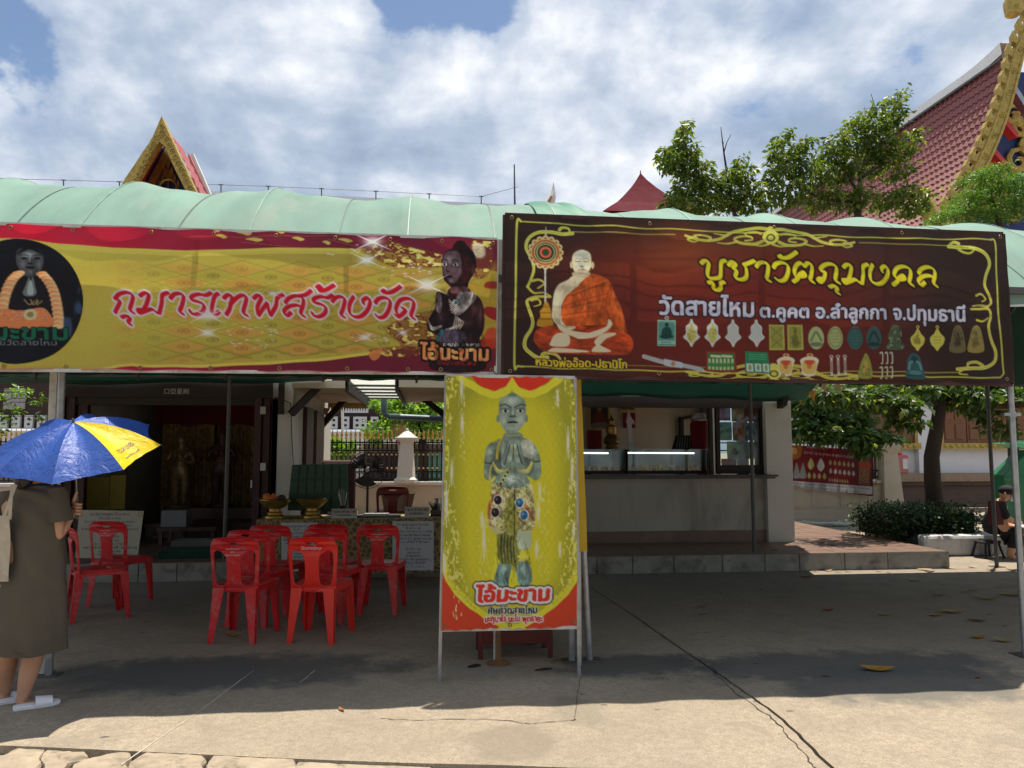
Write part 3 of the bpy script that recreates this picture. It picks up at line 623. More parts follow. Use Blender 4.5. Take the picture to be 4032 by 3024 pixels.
    for pts in ([(600,740),(720,690),(860,630)],[(560,880),(700,840),(820,820)],[(920,760),(940,860),(990,960)]): c.stroke(A(*pts),5,(216,120,56),.6,5)
    c.poly(A((480,990),(580,1040),(700,1060),(760,1070),(740,1100),(640,1105),(560,1075),(500,1040)),sk,1,3);c.poly(A((880,950),(860,1010),(760,1050),(650,1090),(640,1110),(760,1100),(860,1050),(910,990)),(232,220,190),1,3)
    c.poly(A((430,1130),(460,1080),(520,1060),(575,1090),(560,1170),(430,1170)),sk,1,3);c.poly(A((770,1130),(830,1070),(930,1060),(930,1080),(860,1110),(800,1170)),sk,1,3);c.poly(A((750,1215),(790,1160),(850,1180),(895,1215)),sk,1,3);c.poly(A((420,1200),(480,1185),(700,1205),(700,1222),(430,1220)),sk,1,3)
    c.poly(A((600,590),(700,610),(735,570),(620,560)),(206,190,156),1,3)
    c.poly(A((596,460),(610,410),(670,380),(730,405),(745,460),(740,530),(700,585),(640,588),(605,540)),sk,1,3);c.ell(*A((592,505))[0],6,14,(206,188,150));c.ell(*A((755,510))[0],6,14,(206,188,150))
    c.glow(*A((668,430))[0],26,22,.6,(214,220,226));c.glow(*A((668,510))[0],20,12,.6,(196,206,216));c.glow(*A((690,570))[0],24,8,.4,(170,146,110))
    for ex in (640,703): x,y = A((ex,476))[0];c.stroke([(x - 9,y),(x,y + 2),(x + 9,y)],3,(110,96,76));c.stroke([(x - 11,y - 8),(x,y - 11),(x + 11,y - 8)],3,(150,134,108),.8)
    c.ell(*A((670,518))[0],7,3,(150,130,104));c.stroke(A((645,548),(672,545),(702,549)),3,(130,92,76))
    c.mottle(A((596,460),(670,380),(745,460),(740,530),(700,585),(640,588),(605,540)),14,18,.15,8)
    c.text('หลวงพ่ออ๊อด-ปธานิโก',2101,2442,1443,1452,25,(226,200,56),[(4,(24,16,14))],bold=1.0,nib=(3,2))
    c.brush('บูชาวัตถุมงคล',2722,3672,1100,1128,78,(222,206,44),[(6,(16,12,12))],shear=.06,nib=(10.6,3.8,-.8))
    lv = (196,198,222);o = [(5,(26,22,30))]
    c.text('วัดสายไหม',2568,2934,1239,1247,54,lv,o,bold=3.6);c.text('ต.คูคต',2960,3151,1250,1253,38,lv,o,bold=3);c.text('อ.ลำลูกกา',3180,3461,1253,1258,40,lv,o,bold=3);c.text('จ.ปทุมธานี',3491,3787,1260,1267,44,lv,o,bold=3)
    # the amulets
    def relief(x,y,rx,ry,base,dark,seed,fig=True):
        w = c.win(x - rx,y - ry,x + rx,y + ry);f = c.noise(w,9,9,seed);ins = ((w[4] - x) / rx) ** 2 + ((w[5] - y) / ry) ** 2 < 1;c.blend(w,ins * np.clip((f - .45) * 2,0,.5),dark)
        if fig: c.ell(x,y - ry * .5,rx * .22,ry * .2,dark,.8,3);c.poly([(x - rx * .5,y + ry * .4),(x - rx * .3,y - ry * .2),(x + rx * .3,y - ry * .2),(x + rx * .5,y + ry * .4)],dark,.6,4);c.ell(x,y + ry * .5,rx * .7,ry * .2,dark,.6,4)
    x,y = A((1336,1062))[0];c.poly([(x - 35,y - 50),(x + 34,y - 48),(x + 34,y + 52),(x - 35,y + 51)],(150,196,184),1,2,False);c.poly([(x - 31,y - 46),(x + 30,y - 44),(x + 30,y + 30),(x - 31,y + 30)],(92,150,140),1,2,False);c.ell(x,y - 58,6,6,(180,200,190),ring=2)
    c.ell(x,y - 32,7,8,(20,60,58));c.poly([(x - 18,y + 8),(x - 12,y - 20),(x + 12,y - 20),(x + 18,y + 8)],(26,76,72),1,3);c.ell(x,y + 14,26,9,(24,66,64));c.text('๒๕๖๒',x - 18,x + 18,y + 40,y + 40,7,(30,60,60));c.stroke([(x - 28,y + 46),(x + 28,y + 47)],3,(50,90,90),.9,2,False)
    for i,u in enumerate((1531,1700,1869,2060)):
        x,y = A((u,1063))[0];q = [(x - 4,y - 52),(x + 4,y - 52),(x + 8,y - 38),(x + 22,y - 24),(x + 22,y + 2),(x + 32,y + 18),(x + 12,y + 36),(x,y + 56),(x - 12,y + 36),(x - 32,y + 18),(x - 22,y + 2),(x - 22,y - 24),(x - 8,y - 38)]
        c.poly(q,(206,214,208),1,2)
        if i < 2: c.poly([(x,y - 36),(x + 9,y - 14),(x + 18,y + 6),(x + 12,y + 26),(x,y + 40),(x - 12,y + 26),(x - 18,y + 6),(x - 9,y - 14)],(196,190,96),1,3);c.speckle([(x - 18,y - 20),(x + 18,y - 20),(x + 14,y + 30),(x - 14,y + 30)],8,6,[(230,226,160),(140,130,60)],8 + i,.8,.5)
        else: c.poly([(a * .82 + x * .18,b * .82 + y * .18) for a,b in q],(190,196,196),.8,4)
    for i,u in enumerate((92,245)):
        x,y = B((u,1098))[0];c.poly([(x - 31,y - 50),(x + 30,y - 49),(x + 32,y + 50),(x - 30,y + 50)],(178,180,88),1,2,False);c.poly([(x - 25,y - 43),(x + 24,y - 42),(x + 25,y + 42),(x - 24,y + 42)],(146,146,66),.8,2,False)
        if i == 0: [c.stroke([(x - 24,y - 40 + k * 40),(x + 24,y + 0 + k * 40)],2.5,(100,100,44),.8,2,False) or c.stroke([(x + 24,y - 40 + k * 40),(x - 24,y + 0 + k * 40)],2.5,(100,100,44),.8,2,False) for k in range(2)]
        else: relief(x,y,24,44,None,(96,92,40),21)
    for i,(u,bc,dc) in enumerate(((415,(172,188,132),(96,112,74)),(571,(168,180,120),(110,120,76)),(738,(62,104,100),(34,64,64)),(895,(58,92,92),(26,48,50)))):
        x,y = B((u,1102))[0];c.ell(x,y + 3,31,43,bc);c.ell(x,y - 8,27,36,bc)
        if i in (1,2): c.ell(x,y,25,36,dc,.8,ring=1.5);[c.stroke([(x - 18,y - 18 + k * 12),(x + 18,y - 18 + k * 12)],2.5,dc,.7,2,False) for k in range(4)]
        else: c.stroke([(x - 20,y + 12),(x - 12,y - 6),(x - 3,y - 22)],8,dc,.8,3);c.stroke([(x + 20,y + 12),(x + 12,y - 6),(x + 3,y - 22)],8,dc,.8,3);c.ell(x,y + 26,26,9,dc,.8,3)
    x,y = B((1075,1100))[0];c.poly([(x - 10,y - 47),(x + 12,y - 46),(x + 22,y - 20),(x + 24,y + 14),(x + 40,y + 34),(x + 26,y + 48),(x - 28,y + 48),(x - 40,y + 38),(x - 22,y + 12),(x - 24,y - 20)],(74,94,70),1,3);c.speckle([(x - 24,y - 40),(x + 24,y - 40),(x + 34,y + 44),(x - 34,y + 44)],9,9,[(28,40,32),(140,160,120)],31,.8,.5)
    for i,u in enumerate((1273,1441)):
        x,y = B((u,1110))[0];c.poly([(x,y - 40),(x + 14,y - 20),(x + 30,y - 2),(x + 24,y + 22),(x + 12,y + 34),(x,y + 48),(x - 12,y + 34),(x - 24,y + 22),(x - 30,y - 2),(x - 14,y - 20)],(204,200,90),1,2);c.ell(x,y - 46,5,5,(200,196,90),ring=2)
        (relief(x,y,20,26,None,(120,110,44),3) if i == 0 else [c.stroke([(x - 14,y - 6 + k * 11),(x + 14,y - 6 + k * 11)],2.5,(130,124,50),.7,2,False) for k in range(3)])
    for i,(u,bc,dc) in enumerate(((1613,(112,102,70),(50,42,32)),(1772,(150,138,76),(98,86,46)))):
        x,y = B((u,1110))[0];c.poly([(x - 30,y + 50),(x - 27,y),(x - 16,y - 40),(x,y - 52),(x + 16,y - 42),(x + 28,y),(x + 32,y + 50)],bc,1,2);c.poly([(x - 31,y + 51),(x - 31,y + 45),(x + 32,y + 45),(x + 32,y + 51)],bc,1,2,False);relief(x,y + 2,22,40,None,dc,50 + i)
    # lower row
    p = A((1162,1255),(1300,1295),(1420,1320),(1612,1368));c.stroke(p,17,(196,202,206),1,2.5);g = np.random.default_rng(1)
    for t in np.linspace(0,1,26):
        if .38 < t < .66: continue
        x = 2511 + t * (2727 - 2511);y = 1405 + t * (1460 - 1405);c.stroke([(x - 4,y + 6),(x + 4,y - 6)],3,(110,120,124),.8,2,False)
    x,y = A((1385,1312))[0];c.poly([(x - 33,y - 20),(x + 34,y - 4),(x + 34,y + 20),(x - 34,y + 6)],(188,198,214),1,2,False);c.ell(x,y,8,9,(180,130,80))
    x,y = A((1773,1295))[0];c.poly([(x - 60,y - 42),(x + 56,y - 40),(x + 62,y + 42),(x - 60,y + 40)],(150,44,36),1,2,False);c.poly([(x - 54,y - 35),(x + 51,y - 34),(x + 54,y + 34),(x - 54,y + 33)],(70,110,60),1,2,False)
    for k in range(7): c.stroke([(x - 46 + k * 15,y - 8),(x - 46 + k * 15,y + 28)],10,(176,206,158),1,2,False);c.stroke([(x - 46 + k * 15,y + 10),(x - 46 + k * 15,y + 16)],10,(60,130,70),.9,2,False)
    for k in range(2): c.stroke([(x - 38 + k * 44,y - 22),(x - 4 + k * 44,y - 20)],10,(196,214,180),1,2,False)
    x,y = A((2062,1300))[0];c.poly([(x - 46,y - 42),(x + 44,y - 38),(x + 48,y + 2),(x - 46,y - 2)],(40,136,90),1,2,False);c.poly([(x - 47,y - 2),(x + 52,y + 2),(x + 52,y + 46),(x - 47,y + 44)],(60,120,96),1,2,False)
    for k in range(3): c.poly([(x - 42 + k * 32,y + 6),(x - 16 + k * 32,y + 7),(x - 15 + k * 32,y + 40),(x - 41 + k * 32,y + 39)],(190,220,206),1,2,False);c.ell(x - 28 + k * 32,y + 23,6,12,(150,150,90))
    for k in range(3): c.stroke([(x - 30,y - 30 + k * 9),(x + 36,y - 28 + k * 9)],2,(150,200,170),.7,2,False)
    for u in (170,363):
        x,y = B((u,1335))[0];c.poly([(x - 36,y - 26),(x - 12,y - 38),(x + 14,y - 38),(x + 34,y - 26),(x + 30,y - 4),(x + 22,y + 34),(x,y + 40),(x - 24,y + 34),(x - 32,y - 4)],(226,224,200),1,2);c.poly([(x - 24,y - 20),(x + 22,y - 20),(x + 20,y + 26),(x - 20,y + 26)],(216,186,110),1,4);c.poly([(x - 20,y - 22),(x + 18,y - 22),(x + 8,y - 4),(x - 8,y - 4)],(204,84,56),1,3);c.ell(x,y + 2,9,8,(196,130,60));c.ell(x,y - 44,9,5,(220,180,120),ring=2)
    for u in (538,593,650): x,y = B((u,1330))[0];c.stroke([(x,y - 28),(x + 2,y + 36)],9,(206,206,200),1,2,False);c.stroke([(x,y - 18),(x + 2,y + 24)],4,(120,90,70),.9,2,False);c.ell(x,y - 36,6,5,(210,210,200),ring=1.5)
    x,y = B((822,1332))[0];c.poly([(x - 26,y + 48),(x - 22,y),(x - 8,y - 36),(x,y - 50),(x + 12,y - 36),(x + 24,y),(x + 28,y + 46)],(146,150,66),1,2);c.poly([(x - 8,y + 30),(x - 6,y - 10),(x,y - 24),(x + 8,y - 8),(x + 10,y + 30)],(190,160,80),1,3);c.speckle([(x - 22,y + 40),(x - 18,y),(x + 20,y),(x + 22,y + 40)],8,12,[(40,70,50),(200,200,120)],9,.7,.52)
    for r_ in range(2):
        for k in range(3): x,y = B((960 + k * 42,1262 + r_ * 118))[0];c.stroke([(x - 8,y - 16),(x + 1,y - 17),(x + 2,y + 20),(x - 3,y + 24)],5,(196,206,186),1,2)
    x,y = B((1240,1332))[0];c.poly([(x - 38,y + 50),(x - 34,y + 10),(x - 28,y - 26),(x - 12,y - 48),(x + 10,y - 49),(x + 26,y - 28),(x + 34,y + 10),(x + 38,y + 50)],(48,92,94),1,2)
    c.ell(x,y - 26,14,14,(30,58,62),1,4);c.stroke([(x - 26,y + 14),(x - 20,y - 10),(x - 10,y - 16)],10,(110,160,160),.8,4);c.stroke([(x + 26,y + 14),(x + 20,y - 10),(x + 10,y - 16)],10,(110,160,160),.8,4);c.ell(x,y + 28,28,9,(100,150,150),.7,4);c.stroke([(x - 34,y + 40),(x + 34,y + 40)],4,(24,50,52),.8)
    return c

def art_mid():
    c = Canvas(1730,1470,2280,2490,1.5,(208,200,46));w = c.win(1730,1470,2280,2490);X,Y = w[4],w[5];V = xf(1650,1450,.693)
    u = (X - 2010) / 250.0;v = (Y - 1980) / 500.0;e = np.clip((np.abs(u) ** 3 + np.abs(v) ** 4 * .9 - .28) * 1.5,0,.8);c.blend(w,e,(150,152,50))
    dx = (X + (Y * .6)) % 26;dy = (X - (Y * .6)) % 26;c.blend(w,np.clip(.09 * ((dx < 2.5) | (dy < 2.5)) * (np.abs(u) > .4),0,1),(110,110,40))
    # red corners and top
    red = (206,66,40)
    def mir(p): return [(1042 - a if False else 2 * 525 - a,b) for a,b in p]
    L = [(120,1120),(150,1215),(200,1290),(260,1350),(330,1400),(400,1450),(450,1470),(480,1500),(100,1500),(100,1120)];yb = (226,212,52)
    c.stroke(V((128,1080),(160,1200),(225,1290),(330,1390),(420,1440),(470,1475)),34,yb,1,4);c.stroke(V((920,1080),(888,1200),(825,1290),(720,1390),(630,1440),(580,1475)),34,yb,1,4)
    c.poly(V(*L),red,1,3,False);c.poly(V(*[(1050 - a,b) for a,b in L]),red,1,3,False);c.poly(V((430,1490),(470,1462),(525,1452),(580,1462),(620,1490)),yb,1,3,False)
    c.stroke(V((230,50),(290,90),(370,135),(440,150),(500,120),(525,70),(550,120),(610,150),(690,130),(760,85),(800,50)),30,(232,214,56),1,4);c.poly(V((285,30),(320,75),(370,112),(430,128),(490,100),(520,55),(525,45),(530,55),(560,100),(620,130),(680,108),(735,70),(770,30)),(214,54,36),1,3,False)
    # gilt side scrolls and sparkle dust
    for k,pg in enumerate((V((140,50),(240,50),(200,180),(175,400),(165,600),(140,600)),V((140,640),(190,700),(210,860),(235,1000),(250,1200),(330,1390),(190,1260),(135,1140)),V((800,50),(890,50),(892,600),(870,600),(868,300),(840,160)),V((860,650),(895,640),(910,1160),(850,1270),(740,1380),(800,1200),(825,1000),(840,800)))):
        c.speckle(pg,7,15,[(160,152,34),(226,216,76),(238,234,140)],60 + k,.7,.46)
    g = np.random.default_rng(9)
    for xa,xb,ya,yb_,n in ((235,260,60,520,26),(330,400,850,1240,26),(190,240,1250,1420,16),(170,230,960,1250,14),(680,735,640,1220,40),(760,800,100,330,10),(850,880,500,1250,24)):
        for _ in range(n): x,y = V((g.uniform(xa,xb),g.uniform(ya,yb_)))[0];c.stroke([(x,y),(x,y + g.uniform(4,12))],3,(242,238,170),.85,2,False)
    for a,b,r in ((240,110,110),(243,320,70),(185,600,90),(155,780,150),(365,980,140),(355,870,50),(145,1120,90),(785,170,60),(845,430,110),(868,600,130),(683,710,60),(675,830,80),(666,1040,60),(878,930,60),(800,1040,50)):
        x,y = V((a,b))[0];c.glow(x,y,7,r * .35,.8,(248,248,240));c.stroke([(x,y - r * .6),(x,y + r * .6)],2.5,(250,250,240),.8,2,False);c.stroke([(x - r * .12,y - r * .7),(x + r * .12,y + r * .7)],1.6,(250,250,240),.6,2,False);c.stroke([(x + r * .12,y - r * .7),(x - r * .12,y + r * .7)],1.6,(250,250,240),.6,2,False)
    # carved child figure, palms together
    st = (122,142,128);dk = (62,76,68);lt = (196,212,198)
    c.poly(V((455,1110),(430,1180),(418,1230),(440,1252),(495,1256),(512,1190),(520,1110)),(104,134,128),1,3);c.poly(V((545,1110),(552,1190),(570,1240),(625,1240),(640,1190),(615,1110)),(110,140,134),1,3)
    for k in range(5): c.ell(*V((436 + k * 14,1236 + (k % 2) * 8))[0],5,10,(130,166,166));c.ell(*V((572 + k * 14,1226 - k * 3))[0],5,9,(130,166,166))
    c.glow(*V((475,1150))[0],14,22,.5,lt);c.glow(*V((590,1150))[0],14,20,.5,lt)
    c.poly(V((455,900),(440,1000),(452,1100),(500,1125),(560,1128),(570,1060),(600,1000),(610,900)),(128,132,62),1,3)
    for k in range(5): c.stroke(V((470 + k * 18,940),(462 + k * 18,1020),(470 + k * 18,1115)),5,(52,58,34),.8,3)
    c.poly(V((560,930),(630,930),(628,1030),(560,1030)),(176,190,160),1,3);c.stroke(V((562,1078),(580,1086),(606,1072)),9,(206,196,90));c.stroke(V((566,1100),(586,1106),(606,1098)),5,(190,190,120))
    c.poly(V((430,640),(405,720),(400,800),(388,880),(420,945),(470,950),(530,900),(600,940),(650,920),(662,850),(650,760),(625,660)),(190,190,130),1,3);c.speckle(V((430,650),(400,800),(390,900),(470,940),(650,930),(650,760),(620,660)),11,9,[(112,110,62),(226,222,180),(150,90,50)],90,.75,.45)
    c.poly(V((500,760),(480,900),(520,965),(560,900),(545,760)),(150,150,70),1,4);c.stroke(V((540,700),(538,800),(540,950)),5,(60,60,34),.8)
    c.stroke(V((395,860),(400,780),(440,720)),12,(160,70,44),.7);c.stroke(V((600,790),(650,870)),12,(160,70,44),.7)
    for x_,y_,cc in ((445,760,(40,26,30)),(430,830,(44,28,32)),(568,775,(44,110,150)),(594,845,(40,96,140))): c.ell(*V((x_,y_))[0],19,22,(226,224,214));c.ell(*V((x_,y_))[0],15,18,cc);c.glow(*V((x_ - 6,y_ - 6))[0],5,6,.6,(200,210,220))
    c.poly(V((385,450),(430,425),(480,400),(580,400),(635,425),(670,470),(688,540),(690,610),(670,645),(640,640),(610,620),(625,670),(560,692),(490,690),(430,660),(432,620),(400,648),(372,635),(366,580),(372,500)),st,1,3)
    c.poly(V((425,470),(400,560),(420,620),(460,600),(470,500)),dk,.6,8);c.poly(V((640,470),(650,560),(630,620),(600,600),(600,500)),dk,.5,8)
    c.glow(*V((395,500))[0],14,30,.7,lt);c.glow(*V((650,490))[0],14,26,.7,lt);c.glow(*V((530,640))[0],40,26,.8,(200,222,214));c.glow(*V((380,600))[0],8,24,.5,lt);c.stroke(V((370,545),(390,550),(412,545)),5,dk);c.stroke(V((640,535),(662,540),(684,535)),5,dk)
    c.poly(V((470,430),(500,400),(500,540),(465,560)),(190,200,190),.6,4);c.poly(V((560,425),(640,420),(640,520),(600,510),(575,500)),(206,208,190),.7,4)
    c.stroke(V((465,410),(445,460),(440,520)),10,(190,180,70));c.stroke(V((410,560),(400,600),(398,650)),6,(200,190,90))
    c.poly(V((470,530),(490,440),(520,400),(534,402),(536,470),(522,540),(490,570)),(112,132,120),1,3);c.poly(V((590,530),(575,440),(545,400),(534,402),(532,470),(545,540),(572,570)),(120,140,128),1,3);c.ell(*V((531,460))[0],8,26,(206,206,120),.9,4);c.stroke(V((498,520),(505,450),(522,410)),5,lt,.7);c.stroke(V((570,510),(560,450),(545,412)),5,lt,.6)
    for sg in (-1,1): c.stroke(V((533 + sg * 4,404),(533 + sg * 20,440),(533 + sg * 34,500),(533 + sg * 50,555)),4,(40,52,46),.85,3);c.poly(V((533 + sg * 3,412),(533 + sg * 16,440),(533 + sg * 28,500),(533 + sg * 36,545),(533 + sg * 12,530),(533 + sg * 3,470)),(168,186,170),.85,4)
    c.stroke(V((533,400),(533,470),(531,540)),3,(50,60,50),.9,2)
    for k in range(4): c.stroke(V((418 + k * 4,545 + k * 12),(450,590 + k * 5),(500,588 - k * 2)),7,(206 - k * 10,200 - k * 8,110),.95);c.stroke(V((640 - k * 2,540 + k * 12),(610,585 + k * 6),(560,590 - k * 2)),7,(206 - k * 10,200 - k * 8,110),.95)
    for k in range(4): c.ell(*V((500 - k * 13,600 + k * 22))[0],6,6,(40,80,60));c.ell(*V((500 - k * 13,600 + k * 22))[0],7,7,(214,206,120),ring=1.5)
    c.poly(V((485,375),(575,375),(580,430),(530,440),(480,430)),(124,140,128),1,3);c.stroke(V((486,385),(530,392),(574,385)),4,(160,172,120))
    c.poly(V((452,230),(456,190),(480,160),(525,145),(570,158),(598,195),(604,250),(600,300),(580,340),(550,370),(520,378),(492,368),(462,325),(450,280)),(142,160,146),1,3)
    c.ell(*V((447,292))[0],7,15,(120,138,126));c.ell(*V((606,292))[0],7,15,(120,138,126));c.poly(V((500,160),(520,140),(550,150),(545,165)),(100,124,116),1,3)
    c.glow(*V((520,190))[0],32,18,.75,lt);c.glow(*V((478,300))[0],16,26,.55,lt);c.glow(*V((575,300))[0],16,26,.55,lt);c.glow(*V((526,350))[0],20,10,.5,lt);c.glow(*V((590,220))[0],8,30,.4,dk);c.glow(*V((458,230))[0],6,30,.4,dk)
    for ex,sg in ((488,-1),(572,1)):
        x,y = V((ex,245))[0];c.ell(x,y,13,7,(210,218,212));c.ell(x,y,6,6.5,(22,26,26));c.stroke([(x - 15,y - 5),(x,y - 10),(x + 15,y - 4)],3,dk);c.stroke([(x + sg * -20,y - 12),(x,y - 26),(x + sg * 20,y - 20)],5,(54,66,60),.8)
    c.stroke(V((520,220),(517,270),(512,282)),4,dk,.5);c.stroke(V((540,220),(541,270)),4,dk,.4);c.ell(*V((529,278))[0],13,5,(60,76,70));c.glow(*V((529,255))[0],6,16,.6,lt);c.ell(*V((528,313))[0],20,5,(54,60,56));c.stroke(V((500,312),(528,310),(556,312)),2,(24,26,26));c.glow(*V((528,322))[0],12,4,.5,lt)
    c.mottle(V((385,450),(480,400),(580,400),(670,470),(690,610),(625,670),(490,690),(372,635)),22,28,.28,31);c.mottle(V((452,230),(480,160),(570,158),(604,250),(550,370),(492,368)),18,22,.14,32);c.mottle(V((430,640),(400,800),(400,900),(530,920),(650,920),(650,760),(625,660)),9,14,.5,33);c.mottle(V((455,940),(440,1000),(420,1250),(630,1250),(600,1000)),8,24,.4,34)
    c.text('ไอ้มะขาม',1872,2158,2374,2368,44,(214,54,40),[(14,(60,30,40)),(10,(240,232,240))],bold=2.5,nib=(6,4),shear=.08)
    c.text('ศิษย์วัดสายไหม',1921,2112,2422,2418,22,(34,34,84),[(3,(206,210,160))],bold=1.2,nib=(2,1.5));c.text('นะกุมาโร นะโม พุทธายะ',1908,2134,2452,2448,18,(196,40,40),[(4,(240,236,236))],bold=1.5)
    return c
# ================================================================ SETTING
conc = mat('concrete',(0.30,0.265,0.215),0.9,var=0.16,scale=1.3,bump=0.35,bscale=28,spec=0.2,coord='Object')
def ground_material(name,base,dark,patches):
    m = bpy.data.materials.new(name);m.use_nodes = True;nt = m.node_tree;b = nt.nodes['Principled BSDF'];b.inputs['Roughness'].default_value = .9;b.inputs['Specular IOR Level'].default_value = .2
    tc = N(nt,'ShaderNodeTexCoord');geo = N(nt,'ShaderNodeNewGeometry');v = geo.outputs['Position']
    big = noise(nt,v,0.55,6,0.62,0.4);c = mix(nt,ramp(nt,big,[(0.38,0.0),(0.66,1.0)]),tuple(x * .78 for x in base),base)
    c = mix(nt,ramp(nt,noise(nt,v,3.0,8,0.7,.5),[(0.46,0.0),(0.64,0.75)]),c,tuple(x * .62 for x in base))
    c = mix(nt,ramp(nt,noise(nt,v,22,6,0.75),[(0.42,0.0),(0.62,0.75)]),c,tuple(x * .55 for x in base))
    c = mix(nt,ramp(nt,noise(nt,v,95,3,0.6),[(0.38,0.75),(0.55,0.0)]),c,tuple(x * .5 for x in base))
    c = mix(nt,ramp(nt,noise(nt,v,160,2,0.5),[(0.60,0.0),(0.72,0.5)]),c,tuple(min(1,x * 1.5) for x in base))
    wob = noise(nt,v,3.5,5,0.7)
    sp = N(nt,'ShaderNodeSeparateXYZ');nt.links.new(v,sp.inputs[0])
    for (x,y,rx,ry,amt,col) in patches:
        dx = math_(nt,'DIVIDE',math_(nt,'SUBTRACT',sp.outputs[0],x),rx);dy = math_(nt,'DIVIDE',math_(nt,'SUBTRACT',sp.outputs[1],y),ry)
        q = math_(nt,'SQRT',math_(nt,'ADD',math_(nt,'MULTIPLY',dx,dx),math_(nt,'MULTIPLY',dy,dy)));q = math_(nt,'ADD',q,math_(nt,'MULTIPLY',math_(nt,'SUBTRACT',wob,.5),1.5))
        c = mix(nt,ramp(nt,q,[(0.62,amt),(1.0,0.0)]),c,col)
    # scattered small spots of old grease and gum
    vo = N(nt,'ShaderNodeTexVoronoi');vo.inputs['Scale'].default_value = 3.2;vo.inputs['Randomness'].default_value = 1.0
    mp = N(nt,'ShaderNodeMapping');mp.inputs['Scale'].default_value = (1,1.6,1);nt.links.new(v,mp.inputs[0]);nt.links.new(mp.outputs[0],vo.inputs['Vector'])
    spot = math_(nt,'ADD',vo.outputs['Distance'],math_(nt,'MULTIPLY',math_(nt,'SUBTRACT',noise(nt,v,30,3,.6),.5),.12))
    c = mix(nt,math_(nt,'MULTIPLY',ramp(nt,spot,[(0.055,0.75),(0.09,0.0)]),ramp(nt,noise(nt,v,0.9,2,.5),[(0.45,0.0),(0.58,1.0)])),c,dark)
    nt.links.new(c,b.inputs['Base Color'])
    bn = N(nt,'ShaderNodeBump');bn.inputs['Strength'].default_value = .55;bn.inputs['Distance'].default_value = .006;nt.links.new(noise(nt,v,34,8,.7),bn.inputs['Height']);nt.links.new(bn.outputs[0],b.inputs['Normal'])
    return m
pt = lambda x,y: (G(x,y).x,G(x,y).y)
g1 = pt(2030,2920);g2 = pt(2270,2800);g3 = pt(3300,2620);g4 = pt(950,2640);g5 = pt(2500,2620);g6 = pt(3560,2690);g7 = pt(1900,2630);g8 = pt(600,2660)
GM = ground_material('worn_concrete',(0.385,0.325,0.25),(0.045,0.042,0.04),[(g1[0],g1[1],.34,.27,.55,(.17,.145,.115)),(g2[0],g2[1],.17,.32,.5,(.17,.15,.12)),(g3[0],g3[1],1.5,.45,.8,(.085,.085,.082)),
     (g4[0],g4[1],1.3,.5,.8,(.085,.083,.08)),(g5[0],g5[1],.7,.35,.8,(.07,.07,.068)),(g6[0],g6[1],1.0,.5,.75,(.10,.10,.095)),(g7[0],g7[1],.35,.2,.5,(.26,.26,.25)),(g8[0],g8[1],1.1,.5,.7,(.09,.09,.085)),(0.5,9.5,8,2.6,.35,(.14,.14,.14))])  # last, broad patch paints extra shade into the floor under the tent
soil = mat('packed_soil',(0.10,0.085,0.065),0.95,var=.25,scale=4,bump=.5)
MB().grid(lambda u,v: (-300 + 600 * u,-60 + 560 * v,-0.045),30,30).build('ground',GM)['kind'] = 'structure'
base_g = [o for o in COL.objects if o.name == 'ground'][0]
# slabs: joints follow what the photograph shows
JX = [G(x,y) for x,y in ((3420,3130),(3263,3014),(3130,2881),(3053,2812),(2900,2704),(2788,2625),(2666,2544),(2517,2436),(2314,2307),(2180,2210))]
JX = [(p.x,p.y) for p in JX];JX[0] = (JX[1][0] + .03,3.3);JX.append((JX[-1][0] - .05,15.0))
def jx(y):
    for (a,b),(c,d) in zip(JX,JX[1:]):
        if b <= y <= d: return a + (c - a) * (y - b) / (d - b)
    return JX[-1][0]
JYp = [G(x,y) for x,y in ((-200,2552),(800,2536),(1735,2511),(2900,2481),(3700,2468))]
def jy(x):
    ps = [(-14,JYp[0].y + .05)] + [(p.x,p.y) for p in JYp] + [(16,JYp[-1].y)]
    for (a,b),(c,d) in zip(ps,ps[1:]):
        if a <= x <= c: return b + (d - b) * (x - a) / (c - a)
    return ps[-1][1]
fe = [G(x,y) for x,y in ((-300,2926),(100,2940),(500,2958),(1000,2982),(1500,3003),(2300,3024),(4200,3060))]
def fy(x):
    ps = [(-14,fe[0].y + .2)] + [(p.x,p.y) for p in fe] + [(16,fe[-1].y - .3)]
    for (a,b),(c,d) in zip(ps,ps[1:]):
        if a <= x <= c: return b + (d - b) * (x - a) / (c - a)
    return ps[-1][1]
def slab(lo_x,hi_x,lo_y,hi_y):
    """a slab as a fine strip polygon; edges wander a little"""
    mb = MB();n = 40;top = []
    g = .010
    def fn(u,v):
        y_mid = 0;x0 = lo_x;x1 = hi_x
        # solve per vertex
        x = None
        xa = lo_x if not callable(lo_x) else None
        for _ in range(3):
            if x is None: yy = 5
            else: yy = y
            a = (lo_x(yy) + g) if callable(lo_x) else lo_x;b = (hi_x(yy) - g) if callable(hi_x) else hi_x
            x = a + (b - a) * u
            c = (lo_y(x) + g * .6) if callable(lo_y) else lo_y;d = (hi_y(x) - g * .6) if callable(hi_y) else hi_y
            y = c + (d - c) * v
        e = 0.004 * (math.sin(x * 23) + math.sin(y * 31 + 1))
        if v in (0.0,1.0): y += e
        if u in (0.0,1.0): x += e
        return (x,y,0.0)
    mb.grid(fn,n,n)
    # skirts
    b0 = [tuple(fn(i / n,0.0)) for i in range(n + 1)] + [tuple(fn(1.0,i / n)) for i in range(1,n + 1)] + [tuple(fn(i / n,1.0)) for i in range(n - 1,-1,-1)] + [tuple(fn(0.0,i / n)) for i in range(n - 1,0,-1)]
    k = len(b0);mb.add(b0 + [(x,y,-0.044) for x,y,z in b0],[(i,i + k,(i + 1) % k + k,(i + 1) % k) for i in range(k)])
    o = mb.build('concrete_slab',GM,base_g);return o
